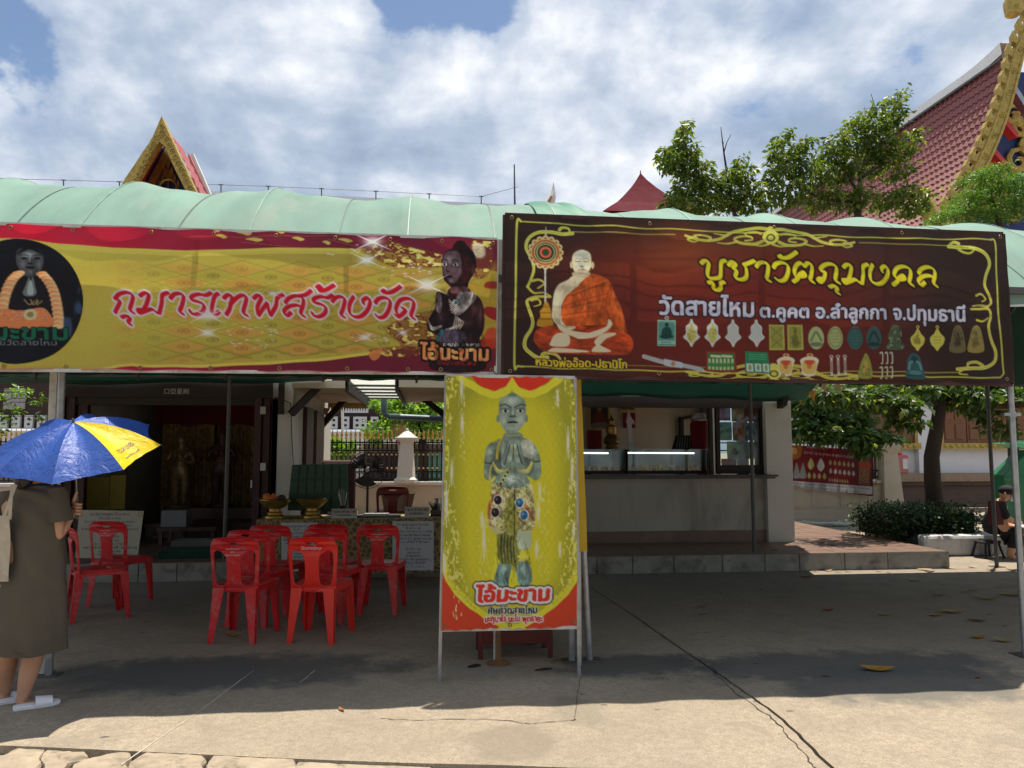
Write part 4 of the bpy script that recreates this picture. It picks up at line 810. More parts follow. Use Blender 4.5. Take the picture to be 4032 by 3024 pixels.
slab(-14,jx,fy,jy);slab(jx,16,fy,jy);slab(-14,jx,jy,15.0);slab(jx,16,jy,15.0)
crackm = mat('crack_dark',(0.05,0.04,0.035),1.0,var=.2)
lightm = mat('scratch_pale',(0.48,0.44,0.38),.9,var=.2)
def ribbon(name,pts,w,m,wig=.01,seed=1):
    r = random.Random(seed);c = catmull(np.array([pt(*p) for p in pts]),False,8);mb = MB();L = []
    for i,(x,y) in enumerate(c):
        a = c[max(0,i - 1)];b = c[min(len(c) - 1,i + 1)];d = np.array([b[0] - a[0],b[1] - a[1]]);d /= (np.linalg.norm(d) + 1e-9);nx,ny = -d[1],d[0];o = r.uniform(-wig,wig);ww = w * r.uniform(.4,1.3)
        L.append((x + nx * (o + ww / 2),y + ny * (o + ww / 2),.003));L.append((x + nx * (o - ww / 2),y + ny * (o - ww / 2),.003))
    mb.add(L,[(2 * i,2 * i + 1,2 * i + 3,2 * i + 2) for i in range(len(c) - 1)]);return mb.build(name,m,base_g)
ribbon('crack',[(1500,2829),(1640,2838),(1800,2833),(1990,2838),(2060,2850),(2160,2845),(2270,2834)],.006,crackm,.008,3)
ribbon('crack',[(2290,2600),(2285,2660),(2270,2760),(2262,2840)],.004,crackm,.004,4)
ribbon('crack',[(2790,2630),(2900,2730),(3040,2830),(3110,2905),(3200,3010),(3240,3040)],.008,crackm,.010,5)
ribbon('scratch',[(480,3010),(640,2900),(800,2790),(1000,2640)],.006,lightm,.002,6)
ribbon('scratch',[(1180,2690),(1240,2640)],.008,lightm,.004,7)
# broken edging stones in front of the slab
stone = mat('edging_stone',(0.31,0.255,0.19),.92,var=.22,scale=7,bump=.8,bscale=30,dirt=((.10,.085,.06),.85,9))
T4 = xf(0,2200,.497)
CH = [[(x,y - 20) for x,y in q_] for q_ in [T4((-60,1700),(-60,1600),(60,1560),(150,1518),(365,1515),(310,1600),(330,1640),(200,1720)),T4((345,1640),(318,1608),(380,1522),(570,1508),(660,1530),(700,1568),(690,1605),(560,1630),(520,1660),(360,1760)),
      T4((560,1690),(600,1640),(740,1595),(900,1560),(1028,1548),(1046,1590),(1000,1640),(985,1720),(560,1800)),T4((1020,1720),(1010,1660),(1060,1615),(1160,1562),(1350,1545),(1560,1556),(1635,1612),(1600,1660),(1590,1740),(1020,1820)),
      T4((1625,1730),(1640,1640),(1720,1570),(1900,1566),(2300,1592),(2340,1640),(2310,1760),(1640,1840)),[(1165,3060),(1170,2998),(1300,3000),(1480,3012),(1700,3022),(1700,3090),(1170,3100)]]]
r5 = random.Random(5)
for q in CH:
    w2 = [G(x,y) for x,y in q];c = catmull(np.array([(p.x,p.y) for p in w2]),True,3);cx,cy = c.mean(0);z = -.004 - r5.uniform(0,.012);n = len(c)
    ins = [(x + (cx - x) * .05,y + (cy - y) * .10,z + r5.uniform(-.003,.003)) for x,y in c];mb = MB()
    out_ = [(x + r5.uniform(-.004,.004),y + r5.uniform(-.004,.004),z - .014) for x,y in c]
    mb.add([(cx,cy,z + .004)] + ins + out_ + [(x,y,-.044) for x,y,_ in out_],[(0,i + 1,(i + 1) % n + 1) for i in range(n)] + [(i + 1,i + 1 + n,(i + 1) % n + 1 + n,(i + 1) % n + 1) for i in range(n)] + [(i + 1 + n,i + 1 + 2 * n,(i + 1) % n + 1 + 2 * n,(i + 1) % n + 1 + n) for i in range(n)])
    mb.build('edging_stone',stone,base_g)

# ---------------------------------------------------------------- terrace in front of the buildings
TZ = 0.215
tx1 = G(3712,2231).x;TY = 9.42
tilem = mat('terracotta_tile',(0.175,0.110,0.082),.42,var=.18,scale=5,bump=.06,spec=.5,dirt=((.10,.06,.05),.5,2))
facem = mat('plaster_kerb',(0.30,0.295,0.26),.85,var=.2,scale=5,bump=.3,dirt=((.06,.055,.05),.8,4))
ter = thing('terrace',None,None,(0,TY,0));del_k = [k for k in ter.keys()]
ter['kind'] = 'structure'
MB().box(-14,tx1 - .06,TY + .03,15.2,0,TZ - .012).build('core',facem,ter)
# facing blocks (individual) with dark joints
xs = [-14]
rr = random.Random(2)
while xs[-1] < tx1 - .5: xs.append(xs[-1] + rr.uniform(.42,.62))
xs[-1] = tx1
for a,b in zip(xs,xs[1:]): MB().box(a + .006,b - .006,TY,TY + .05,0.0,TZ - .004 - rr.uniform(0,.004)).build('kerb_block',facem,ter)
for k in range(12): MB().box(tx1 - .05,tx1,TY + .056 + k * .47,TY + .056 + (k + 1) * .47 - .01,0.0,TZ - .005).build('kerb_block',facem,ter)
# tiles: the part in view near the right end as pieces, the rest as one surface
tiles_x0 = G(2300,2170,TZ).x;sz = .30
me_t = None;cnt = 0
for i in range(int((tx1 - tiles_x0) / sz) + 1):
    for j in range(9):
        x = tx1 - .006 - (i + 1) * sz;y = TY + .004 + j * sz
        if cnt >= 190: break
        if me_t is None:
            o = MB().box(0,sz - .007,0,sz - .007,0,.012).build('floor_tile',tilem,ter,bevel=0);me_t = o.data;o.location = (x,y - TY,TZ - .011)
            for v in me_t.vertices: v.co -= Vector((0,-TY,0))
        else: piece('floor_tile',me_t,ter,(x,y - TY,TZ - .011 + rr.uniform(-.001,.0012)))
        cnt += 1
lastx = tx1 - .006 - math.ceil(cnt / 9) * sz
mbt = MB()
for i in range(60):
    for j in range(19):
        x = lastx - (i + 1) * sz
        if x > -14: mbt.box(x,x + sz - .007,TY + .004 + j * sz,TY + .004 + (j + 1) * sz - .007,TZ - .011,TZ + .001)
for i in range(math.ceil(cnt / 9)):
    for j in range(9,19):
        x = tx1 - .006 - (i + 1) * sz;mbt.box(x,x + sz - .007,TY + .004 + j * sz,TY + .004 + (j + 1) * sz - .007,TZ - .011,TZ + .001)
mbt.build('floor_tiles',tilem,ter)['kind'] = 'stuff'

# ---------------------------------------------------------------- canopy tent
mint = mat('mint_vinyl',(0.150,0.250,0.210),.70,var=.22,scale=2.2,spec=.12,bump=.5,bscale=5,stretch=(1,.35,.35),dirt=((.21,.26,.22),.8,3.0))
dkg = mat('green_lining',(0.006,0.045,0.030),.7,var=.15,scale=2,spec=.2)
steel = mat('galvanised_steel',(0.36,0.38,0.40),.42,.8,var=.15,scale=14,dirt=((.12,.09,.07),.4,9))
steeld = mat('dark_steel',(0.10,0.10,0.095),.55,.5,var=.2,scale=10)
rust = mat('rusty_steel',(0.22,0.12,0.06),.8,.3,var=.35,scale=18)
white_steel = mat('white_steel',(0.5,0.5,0.48),.5,.1,var=.12,scale=10,dirt=((.22,.12,.06),.6,7))
maroon_steel = mat('maroon_steel',(0.055,0.018,0.018),.5,.2,var=.2,scale=10)
XR = [x * .915 for x in (-7.5,-6.28,-5.03,-3.78,-2.68,-1.43,-.20,1.07,2.31,3.31,4.29,5.50,6.65,7.8,8.95,10.1,11.3,12.5)]
YF,YB_ = 5.27,9.5
Acr = (P(1094,744,6.75).z - (2.78 + (2.42 - 2.78) * .32)) / (1 - .36 ** 2.2)
def cz(t): return 2.78 + (2.42 - 2.78) * t + Acr * (1 - abs(2 * t - 1) ** 2.2)
def canopy_fn(off):
    n = len(XR) - 1
    def f(u,v):
        q = u * n;i = min(int(q),n - 1);fr = q - i;x = XR[i] + (XR[i + 1] - XR[i]) * fr
        sag = .075 * math.sin(math.pi * fr) ** (.8) * (math.sin(math.pi * v) ** .7 * .8 + .14)
        z = cz(v) - sag + .012 * math.sin(x * 9 + v * 11) * math.sin(math.pi * fr)
        y = YF + (YB_ - YF) * v;z -= .03 + .016 * max(0,x + 2) * math.sin(math.pi * min(1,v * 1.2 + .15)) + .010 * math.sin(x * 17 + v * 6) * math.sin(v * 13 + x)
        nz = Vector((0,-(cz(min(1,v + .01)) - cz(max(0,v - .01))) / (.02 * (YB_ - YF)),1)).normalized()
        return Vector((x,y,z)) - nz * off
    return f
tent = thing('canopy_tent','long mint green barrel vaulted canopy tent with dark green lining behind the banners','tent',(0,YF,0))
MB().grid(canopy_fn(0),(len(XR) - 1) * 14,44).build('canopy',mint,tent,smooth='all')
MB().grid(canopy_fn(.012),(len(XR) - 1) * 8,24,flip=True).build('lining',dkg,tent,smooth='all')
pale = mat('mint_crease',(0.20,0.33,0.28),.5,var=.2);seamm = mat('mint_seam',(0.055,0.095,0.08),.6,var=.2)
for i in range(len(XR)):
    pts = []
    for k in range(25):
        v = k / 24;p = canopy_fn(-.004)(min(1,i / (len(XR) - 1)),v);pts.append(p)
    if i < len(XR) - 1:
        fs = canopy_fn(-.003);q = [fs((i + .56) / (len(XR) - 1),k / 40) for k in range(41)]
        mb = MB();L = []
        for p in q: L += [p + Vector((-.006,0,.001)),p + Vector((.006,0,.001))]
        mb.add(L,[(2 * k,2 * k + 1,2 * k + 3,2 * k + 2) for k in range(40)]).build('seam',seamm,tent)
    L = []
    for p in pts: L += [p + Vector((-.004,0,.002)),p + Vector((.004,0,.002))]
    MB().add(L,[(2 * k,2 * k + 1,2 * k + 3,2 * k + 2) for k in range(24)]).build('crease',pale,tent);MB().tube([p - Vector((0,0,.05)) for p in pts],.016,6).build('rib',steeld,tent,smooth=True)
trim = mat('white_trim',(0.6,0.66,0.62),.5,var=.1)
def val(u,v):
    p = canopy_fn(0)(u,0);return p + Vector((0,-.005 - .01 * math.sin(u * 90),-.11 * v))
MB().grid(val,120,2).build('valance',mint,tent,smooth='all')
MB().tube([val(k / 120,1) for k in range(121)],.009,5).build('valance_cord',trim,tent,smooth=True)
MB().beam((XR[0],YB_,2.40),(XR[-1],YB_,2.40),.05,.05).beam((XR[0],YF,2.70),(XR[-1],YF,2.70),.05,.05).build('eave_rail',steeld,tent)
def pole(px,py,X=None,top=2.4,r=.022,m=None):
    g = G(px,py);MB().tube([(g.x,g.y,.008),(g.x,g.y,top)],r,12).build('pole',m or steeld,tent,smooth=True);MB().box(g.x - .07,g.x + .07,g.y - .07,g.y + .07,0.0,.008).build('base_plate',steeld,tent)
for a,b in ((880,2272),(2972,2240),(3925,2232)): pole(a,b,r=.024)
# patch of brighter tarpaulin over the joint of two tents
tp = mat('bright_green_tarp',(0.035,0.19,0.125),.55,var=.2,scale=4,trans=.15)
def tarp(u,v):
    x = -.0 + P(2075,800,6.6).x + (P(2265,840,6.6).x - P(2075,800,6.6).x) * u;n = len(XR) - 1
    i = max(k for k in range(n) if XR[k] <= x);uu = (i + (x - XR[i]) / (XR[i + 1] - XR[i])) / n
    p = canopy_fn(-.008)(uu,.04 + .42 * v * (1 - .45 * max(0,u - .35)));p.z += .022 * math.sin(u * 9 + v * 5) * math.sin(v * 7) + .004;return p
tag(MB().grid(tarp,24,24).build('tarpaulin',tp,smooth='all'),'small bright green crumpled tarpaulin laid over the joint of the mint canopy','tarpaulin')

# dark awnings that close the gap between tent and buildings
def sheet4(name,q,m,nu=20,nv=6,sag=.03):
    a,b,c,d = q
    return MB().grid(lambda u,v: (a * (1 - u) + b * u) * (1 - v) + (d * (1 - u) + c * u) * v + Vector((0,.02 * math.sin(u * 31),-sag * math.sin(u * math.pi * 3) ** 2 * v)),nu,nv).build(name,m,smooth='all')
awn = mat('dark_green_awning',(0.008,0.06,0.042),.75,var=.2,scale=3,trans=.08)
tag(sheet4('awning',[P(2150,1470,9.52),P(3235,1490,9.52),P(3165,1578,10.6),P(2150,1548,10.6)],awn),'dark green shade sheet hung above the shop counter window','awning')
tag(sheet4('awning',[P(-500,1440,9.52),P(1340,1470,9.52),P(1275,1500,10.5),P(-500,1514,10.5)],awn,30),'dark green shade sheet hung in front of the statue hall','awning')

# ---------------------------------------------------------------- banners on their frames
grom = mat('grommet_brass',(0.30,0.22,0.10),.4,.8,var=.1);gromd = mat('grommet_hole',(0.02,0.02,0.02),.8,var=0)
def ring_mesh():
    mb = MB();n,m_ = 10,5;vs = []
    for i in range(n):
        a = 2 * math.pi * i / n
        for j in range(m_):
            b = 2 * math.pi * j / m_;r = .011 + .0035 * math.cos(b);vs.append((r * math.cos(a),.0035 * math.sin(b),r * math.sin(a)))
    return mb.add(vs,[(i * m_ + j,((i + 1) % n) * m_ + j,((i + 1) % n) * m_ + (j + 1) % m_,i * m_ + (j + 1) % m_) for i in range(n) for j in range(m_)])
def banner_frame(t,sh,w,d,m,back,mids=()):
    a,b,c,e = [p + Vector((0,back,0)) for p in sh.c]
    MB().beam(a,b,d,w).build('frame_bar',m,t);MB().beam(e,c,d,w).build('frame_bar',m,t);MB().beam(a,e,d,w,(1,0,0)).build('frame_bar',m,t);MB().beam(b,c,d,w,(1,0,0)).build('frame_bar',m,t)
    for f in mids: MB().beam(a + (b - a) * f,e + (c - e) * f,d * .8,w * .8,(1,0,0)).build('frame_bar',m,t)
def grommets(t,sh,spots):
    o0 = org_of(t);first = None
    for u,v in spots:
        p = Vector(sh.world(np.array([u]),np.array([v]))[0]) + Vector((0,-.003,0)) - o0
        if first is None: o = ring_mesh().build('grommet',grom,t,smooth='all');first = o.data;[setattr(vv,'co',vv.co + o0) for vv in first.vertices];o.location = p
        else: piece('grommet',first,t,p)
vinyl = print_mat('printed_vinyl',.42,.42,.35)
YBN = 5.22
shL = Sheet([(-505,862),(1958,940),(1952,1470),(-505,1452)],YBN,.009)
bl = thing('banner','yellow and crimson banner with red Thai headline and a dark praying figure','banner',(shL.c[3] + shL.c[2]) / 2,'banners hung along the tent front')
shL.build('printed_sheet',art_left(),vinyl,bl,820,196,1.28)
banner_frame(bl,shL,.022,.022,white_steel,.022,(.25,.5,.75));grommets(bl,shL,[(u,.028) for u in (.115,.208,.303,.427,.527,.628,.725,.817,.905,.993)] + [(u,.978) for u in (.2,.292,.41,.523,.635,.747,.849,.905,.993)])
shR = Sheet([(1990,842),(3958,918),(3995,1512),(1983,1477)],YBN - .03,.011)
br = thing('banner','dark brown banner with yellow Thai headline, seated orange robed monk and rows of amulets','banner',(shR.c[3] + shR.c[2]) / 2,'banners hung along the tent front')
shR.build('printed_sheet',art_right(),vinyl,br,670,212,1.2)
banner_frame(br,shR,.03,.035,maroon_steel,.035,(.25,.5,.75));grommets(br,shR,[(u,.02) for u in (.012,.275,.52,.78,.988)] + [(u,.975) for u in (.012,.29,.53,.735,.985)])
mb = MB();a,b,c,e = [p + Vector((0,.06,0)) for p in shR.c]
for k in range(1,38): mb.tube([a + (b - a) * k / 38,e + (c - e) * k / 38],.0018,4,False)
for k in range(1,12): mb.tube([a + (e - a) * k / 12,b + (c - b) * k / 12],.0018,4,False)
mb.build('wire_mesh',steeld,br)
shM = Sheet([(1757,1478),(2265,1486),(2273,2472),(1738,2483)],5.17,.010)
bm = thing('banner','tall yellow banner with a green grey praying child statue, standing in the middle','banner',(shM.c[3] + shM.c[2]) / 2,'banners hung along the tent front')
shM.build('printed_sheet',art_mid(),vinyl,bm,180,345,1.42)
a,b,c,e = [p + Vector((0,.02,0)) for p in shM.c];lg = G(1738,2640);lg2 = G(2285,2640)
MB().beam(a,b,.018,.022).build('frame_bar',white_steel,bm);MB().beam(e,c,.018,.022).build('frame_bar',white_steel,bm)
MB().beam(a,(e.x - .01,e.y + .01,0),.022,.022,(1,0,0)).build('leg',steel,bm);MB().beam(b,(c.x + .015,c.y + .01,0),.022,.022,(1,0,0)).build('leg',steel,bm)
g9 = G(1965,2618);MB().tube([(g9.x,g9.y + .03,.01),(g9.x,g9.y + .03,P(1965,2480,g9.y).z + .25)],.016,10).build('prop',rust,bm,smooth=True);MB().tube([(g9.x - .025,g9.y + .06,.01),(g9.x - .025,g9.y + .06,1.2)],.011,8).build('prop',white_steel,bm,smooth=True)
MB().lathe([(.085,0),(.085,.008),(.05,.014),(.02,.03)],(g9.x,g9.y + .03,0),24).build('foot_disc',rust,bm,smooth=True)
grommets(bm,shM,[(.02,.985),(.5,.985),(.98,.985),(.02,.012),(.98,.012)])
# plain back of another banner, seen edge-on behind the tall one
yel = mat('yellow_vinyl',(0.62,0.42,0.03),.5,var=.08,trans=.25)
q = [P(2266,1488,5.40),P(2288,1490,5.40),P(2313,2172,5.40),P(2240,2172,5.40)]
yb = thing('banner','narrow strip of plain golden yellow banner showing behind the tall praying statue banner','banner',(q[3] + q[2]) / 2,'banners hung along the tent front')
MB().grid(lambda u,v: (P(2180,1488,5.42) * (1 - u) + q[1] * u) * (1 - v) + (P(2180,2172,5.42) * (1 - u) + q[2] * u) * v + Vector((0,.006 * math.sin(v * 14),0)),4,20).build('printed_sheet',yel,yb,smooth='all')
# steel poles
def post(label,base,top_px,Y,r,m,plate=None,square=False,group='front poles of the tent'):
    g = G(*base);g.y = Y if Y else g.y;tp_ = P(top_px[0],top_px[1],g.y)
    t = thing('steel_pole',label,'pole',(g.x,g.y,0),group)
    if square: MB().beam((g.x,g.y,.006),(tp_.x,tp_.y,tp_.z),r * 2,r * 2,(1,0,0)).build('shaft',m,t,bevel=.003)
    else: MB().tube([(g.x,g.y,.006),(tp_.x,tp_.y,tp_.z)],r,16).build('shaft',m,t,smooth=True)
    if plate: MB().box(g.x - plate,g.x + plate,g.y - plate * .8,g.y + plate * .8,0,.008).build('base_plate',steeld,t,bevel=.002)
    return t
post('round steel pole just left of the square post by the tall banner',(2250,2602),(2245,1480),None,.024,steel,.07)
post('square steel post at the right edge of the tall banner, nearest the camera',(2281,2622),(2270,1486),None,.017,steel,None,True)
post('round steel pole just right of the square post by the tall banner',(2322,2600),(2262,1490),None,.022,steel,.08)
post('pale flat steel post above the blue umbrella, left one of the pair',(167,2655),(219,1455),None,.026,white_steel,.06,True)
post('round steel pole above the blue umbrella, right one of the pair',(192,2660),(245,1458),None,.024,steel,.07)
tp_ = P(3976,1500,5.40)
pr = thing('steel_pole','silver steel pole with a clamp at the right end of the dark banner','pole',(tp_.x,tp_.y,0),'front poles of the tent')
MB().tube([(tp_.x,tp_.y,.006),(tp_.x,tp_.y,2.7)],.022,16).build('shaft',steel,pr,smooth=True);MB().box(tp_.x - .08,tp_.x + .08,tp_.y - .07,tp_.y + .07,0,.008).build('base_plate',steeld,pr)
c_ = Vector((tp_.x,tp_.y,P(3984,1632,5.4).z));MB().tube([c_ + Vector((0,0,-.022)),c_ + Vector((0,0,.022))],.030,16).box(c_.x - .075,c_.x + .06,c_.y - .02,c_.y + .02,c_.z - .011,c_.z + .011).build('clamp',steel,pr,smooth=True)
ro = thing('steel_post','rusty white steel post between the two large banners','post',(P(1972,1480,5.26)),'front poles of the tent')
a = P(1972,945,5.28);b = P(1968,1480,5.28);MB().beam(b,a,.03,.03,(1,0,0)).build('shaft',white_steel,ro);MB().beam(P(1962,1480,5.30),P(1962,2000,5.34),.02,.02,(1,0,0)).build('brace',steeld,ro)
# ================================================================ CHAIRS
redp = mat('red_plastic',(0.62,0.014,0.020),.36,var=.10,scale=6,spec=.5,dirt=((.56,.17,.17),.8,9))
redb = mat('bright_red_plastic',(0.78,0.022,0.012),.33,var=.08,scale=6,spec=.5,dirt=((.50,.12,.10),.3,12))
maroonp = mat('maroon_plastic',(0.10,0.010,0.014),.4,var=.1,scale=6)
ink = mat('white_ink',(0.62,0.60,0.58),.6,var=.0)
def curve_mesh(name,outer,holes,ext,bev):
    cu = bpy.data.curves.new(name,'CURVE');cu.dimensions = '2D';cu.fill_mode = 'BOTH';cu.extrude = ext;cu.bevel_depth = bev;cu.bevel_resolution = 1
    for pts in [outer] + holes:
        sp = cu.splines.new('POLY');sp.points.add(len(pts) - 1);sp.use_cyclic_u = True
        for p,(x,y) in zip(sp.points,pts): p.co = (x,y,0,1)
    o = bpy.data.objects.new(name,cu);COL.objects.link(o);me = bpy.data.meshes.new_from_object(o.evaluated_get(bpy.context.evaluated_depsgraph_get()));bpy.data.objects.remove(o);bpy.data.curves.remove(cu);return me
def rrect(x0,x1,y0,y1,r,n=5):
    out = []
    for cx,cy,a0 in ((x1 - r,y1 - r,0),(x0 + r,y1 - r,90),(x0 + r,y0 + r,180),(x1 - r,y0 + r,270)):
        for k in range(n + 1): a = R(a0 + 90 * k / n);out.append((cx + r * math.cos(a),cy + r * math.sin(a)))
    return out
def leg_L(mb,x0,x1,z0,z1,xb0,xb1,y_t,y_b,side,dep_t,dep_b,th=.006):
    """an L-section leg: a face across (x) and a flange running in depth"""
    A = [(xb0,y_b,z0),(xb1,y_b,z0),(x1,y_t,z1),(x0,y_t,z1)];mb.prism(A,(0,th * (1 if dep_t > 0 else -1),0))
    xo_t,xo_b = (x0,xb0) if side < 0 else (x1,xb1)
    B = [(xo_b,y_b,z0),(xo_b,y_b + dep_b,z0),(xo_t,y_t + dep_t,z1),(xo_t,y_t,z1)];mb.prism(B,(-side * th,0,0))
def make_chair(label,m,mi=None):
    t = thing('plastic_chair',label,'chair',(0,0,0),'red plastic chairs')
    outer = catmull(np.array([(-.176,.372),(-.186,.52),(-.196,.66),(-.198,.74),(-.178,.795),(-.13,.815),(0,.822),(.13,.815),(.178,.795),(.198,.74),(.196,.66),(.186,.52),(.176,.372),(.12,.36),(.085,.40),(-.085,.40),(-.12,.36)]),True,4)
    hole = lambda s: catmull(np.array([(s * .160,.49),(s * .167,.56),(s * .172,.66),(s * .166,.705),(s * .135,.722),(s * .095,.708),(s * .062,.675),(s * .054,.60),(s * .056,.50),(s * .068,.452),(s * .11,.440),(s * .148,.452)]),True,4)
    hh = [(.056 * math.cos(a),.778 + .0155 * math.sin(a) * (1 if math.sin(a) < 0 else .75)) for a in [2 * math.pi * k / 18 for k in range(18)]]
    me = curve_mesh('backrest',[tuple(p) for p in outer],[[tuple(p) for p in hole(1)],[tuple(p) for p in hole(-1)],hh],.003,.0035)
    for v in me.vertices:
        x,z,d = v.co.x,v.co.y,v.co.z;v.co = (x,-.222 + d - .12 * (z - .42) - 1.6 * x * x * 0 + .9 * x * x,z)
    me.materials.append(m);me.polygons.foreach_set('use_smooth',[True] * len(me.polygons));me.set_sharp_from_angle(angle=R(50))
    o = bpy.data.objects.new('backrest',me);COL.objects.link(o);o.parent = t
    sl = [rrect(-.012 + dx,.012 + dx,-.07,.07,.011,2) for dx in (-.10,-.05,0,.05,.10)]
    me = curve_mesh('seat',rrect(-.195,.195,-.205,.20,.06),sl,.005,.005)
    for v in me.vertices: x,y,z = v.co;v.co = (x * (.86 + .18 * min(1,(y + .2) / .3)),y,.435 + z - .020 * math.cos(min(1,abs(x) / .2) * 1.5) * math.cos(min(1,abs(y) / .2) * 1.5))
    me.materials.append(m);me.polygons.foreach_set('use_smooth',[True] * len(me.polygons));me.set_sharp_from_angle(angle=R(50))
    o = bpy.data.objects.new('seat',me);COL.objects.link(o);o.parent = t
    mb = MB();rr_ = rrect(-.192,.192,-.20,.197,.055);n = len(rr_)
    rr_ = [(x * (.86 + .18 * min(1,(y + .2) / .3)),y) for x,y in rr_];vs = [(x,y,.428) for x,y in rr_] + [(x * 1.02,y * 1.02,.392) for x,y in rr_] + [(x * .985,y * .985,.392) for x,y in rr_] + [(x * .97,y * .97,.428) for x,y in rr_]
    mb.add(vs,[(k * n + i,k * n + (i + 1) % n,(k + 1) * n + (i + 1) % n,(k + 1) * n + i) for k in range(3) for i in range(n)]).build('apron',m,t,smooth=True)
    for s in (-1,1):
        mb = MB();x0,x1,b0,b1 = (-.178,-.082,-.190,-.148) if s < 0 else (.082,.178,.148,.190);leg_L(mb,x0,x1,0,.425,b0,b1,-.219,-.25,s,.07,.035);mb.build('leg',m,t,bevel=.002)
        mb = MB();x0,x1,b0,b1 = (-.20,-.115,-.215,-.165) if s < 0 else (.115,.20,.165,.215);leg_L(mb,x0,x1,0,.42,b0,b1,.20,.225,s,-.07,-.035);mb.build('leg',m,t,bevel=.002)
    return t
def flat_text(name,s,h,m,parent,M,ext=.0004,align=True):
    c = bpy.data.curves.new('t','FONT');c.body = s;c.align_x = 'CENTER';c.space_line = 1.25;c.size = h / .55;o = bpy.data.objects.new('t',c);COL.objects.link(o)
    me = bpy.data.meshes.new_from_object(o.evaluated_get(bpy.context.evaluated_depsgraph_get()));bpy.data.objects.remove(o);bpy.data.curves.remove(c);me.name = name
    me.transform(M);me.materials.clear();me.materials.append(m);ob = bpy.data.objects.new(name,me);COL.objects.link(ob);ob.parent = parent;return ob
proto = make_chair('faded red plastic chair with scuffed legs, nearest the camera at left of the group',redp)
index_kids(proto)
backM = Matrix.Translation((0,-.222 - .12 * .32 - .0115,.728)) @ Matrix.Rotation(R(90) + R(-7),4,'X')
CHS = [((925,2517),6.15,-10,None,1),((1232,2518),6.15,-12,'bright red plastic chair with bold white Thai lettering under its handle hole',2),
       ((985,0),6.72,-14,'red plastic chair directly behind the scuffed front chair',0),((1062,0),7.18,-10,'red plastic chair in the back row at left, before the brocade table',0),
       ((1281,0),6.86,-14,'red plastic chair directly behind the bright lettered chair',0),((1281,0),7.28,-8,'red plastic chair in the back row at centre, mostly hidden by two chairs',0),
       ((1476,0),7.22,-6,'red plastic chair standing alone beside the tall yellow banner',1),((436,0),7.55,-14,'red plastic chair in front of the white notice board',1),
       ((345,0),6.9,-58,'red plastic chair turned sideways between the woman and the notice board',0),((-60,0),6.5,-30,'red plastic chair at the left edge, hidden behind the woman in olive',0)]
for i,((px,py),dep,rz,lab,txt) in enumerate(CHS):
    o = proto if i == 0 else copy_tree(proto)
    q = D(px,1778,dep);o.location = (q.x + .065,q.y + .22,0);o.rotation_euler = (0,0,R(rz))
    if lab: o['label'] = lab
    if i == 1:
        for c in COL.objects:
            if c.parent == o and c.type == 'MESH': c.data = c.data.copy();c.data.materials[0] = redb
    if txt == 1: flat_text('lettering','ถวายวัดสายไหม\nอุทิศ\nต.คูคต อ.ลำลูกกา',.010,ink,o,backM)
    if txt == 2: flat_text('lettering','วัดสายไหม',.022,ink,o,backM)

# ================================================================ WOMAN WITH UMBRELLA
skin = mat('skin',(0.50,0.27,0.17),.5,var=.08,scale=6,spec=.4)
def skinned(name,verts,edges,radii,m,parent=None,sub=2,root=0,smooth=True):
    me = bpy.data.meshes.new(name);me.from_pydata([tuple(v) for v in verts],edges,[]);o = bpy.data.objects.new(name,me);COL.objects.link(o)
    md = o.modifiers.new('skin','SKIN');md.use_smooth_shade = True
    for i,r in enumerate(radii):
        sv = me.skin_vertices[0].data[i];sv.radius = (r,r) if not isinstance(r,tuple) else r;sv.use_root = (i == root)
    sb = o.modifiers.new('sub','SUBSURF');sb.levels = sub;sb.render_levels = sub
    dg = bpy.context.evaluated_depsgraph_get();m2 = bpy.data.meshes.new_from_object(o.evaluated_get(dg));o.modifiers.clear();old = o.data;o.data = m2;bpy.data.meshes.remove(old)
    m2.materials.clear();m2.materials.append(m);m2.polygons.foreach_set('use_smooth',[True] * len(m2.polygons))
    if parent is not None: o.parent = parent
    return o
def figure(name,m,parent,J):
    """J: list of (key, parentkey, (x,y,z), radius)"""
    idx = {k: i for i,(k,*_) in enumerate(J)};org = org_of(parent) if parent else Vector()
    return skinned(name,[Vector(p) - org for _,_,p,_ in J],[(idx[pk],idx[k]) for k,pk,_,_ in J if pk],[r for *_,r in J],m,parent)
WY = G(150,2775).y;wd = 4.5
def WP(x,y,dy=0.0):
    return P(x,y,WY + dy)
wc = G(150,2775)
wom = thing('person','woman seen from behind in an olive dress and white slides, holding a blue umbrella','person',(wc.x,wc.y,0))
hand = P(292,2045,WY + .02)
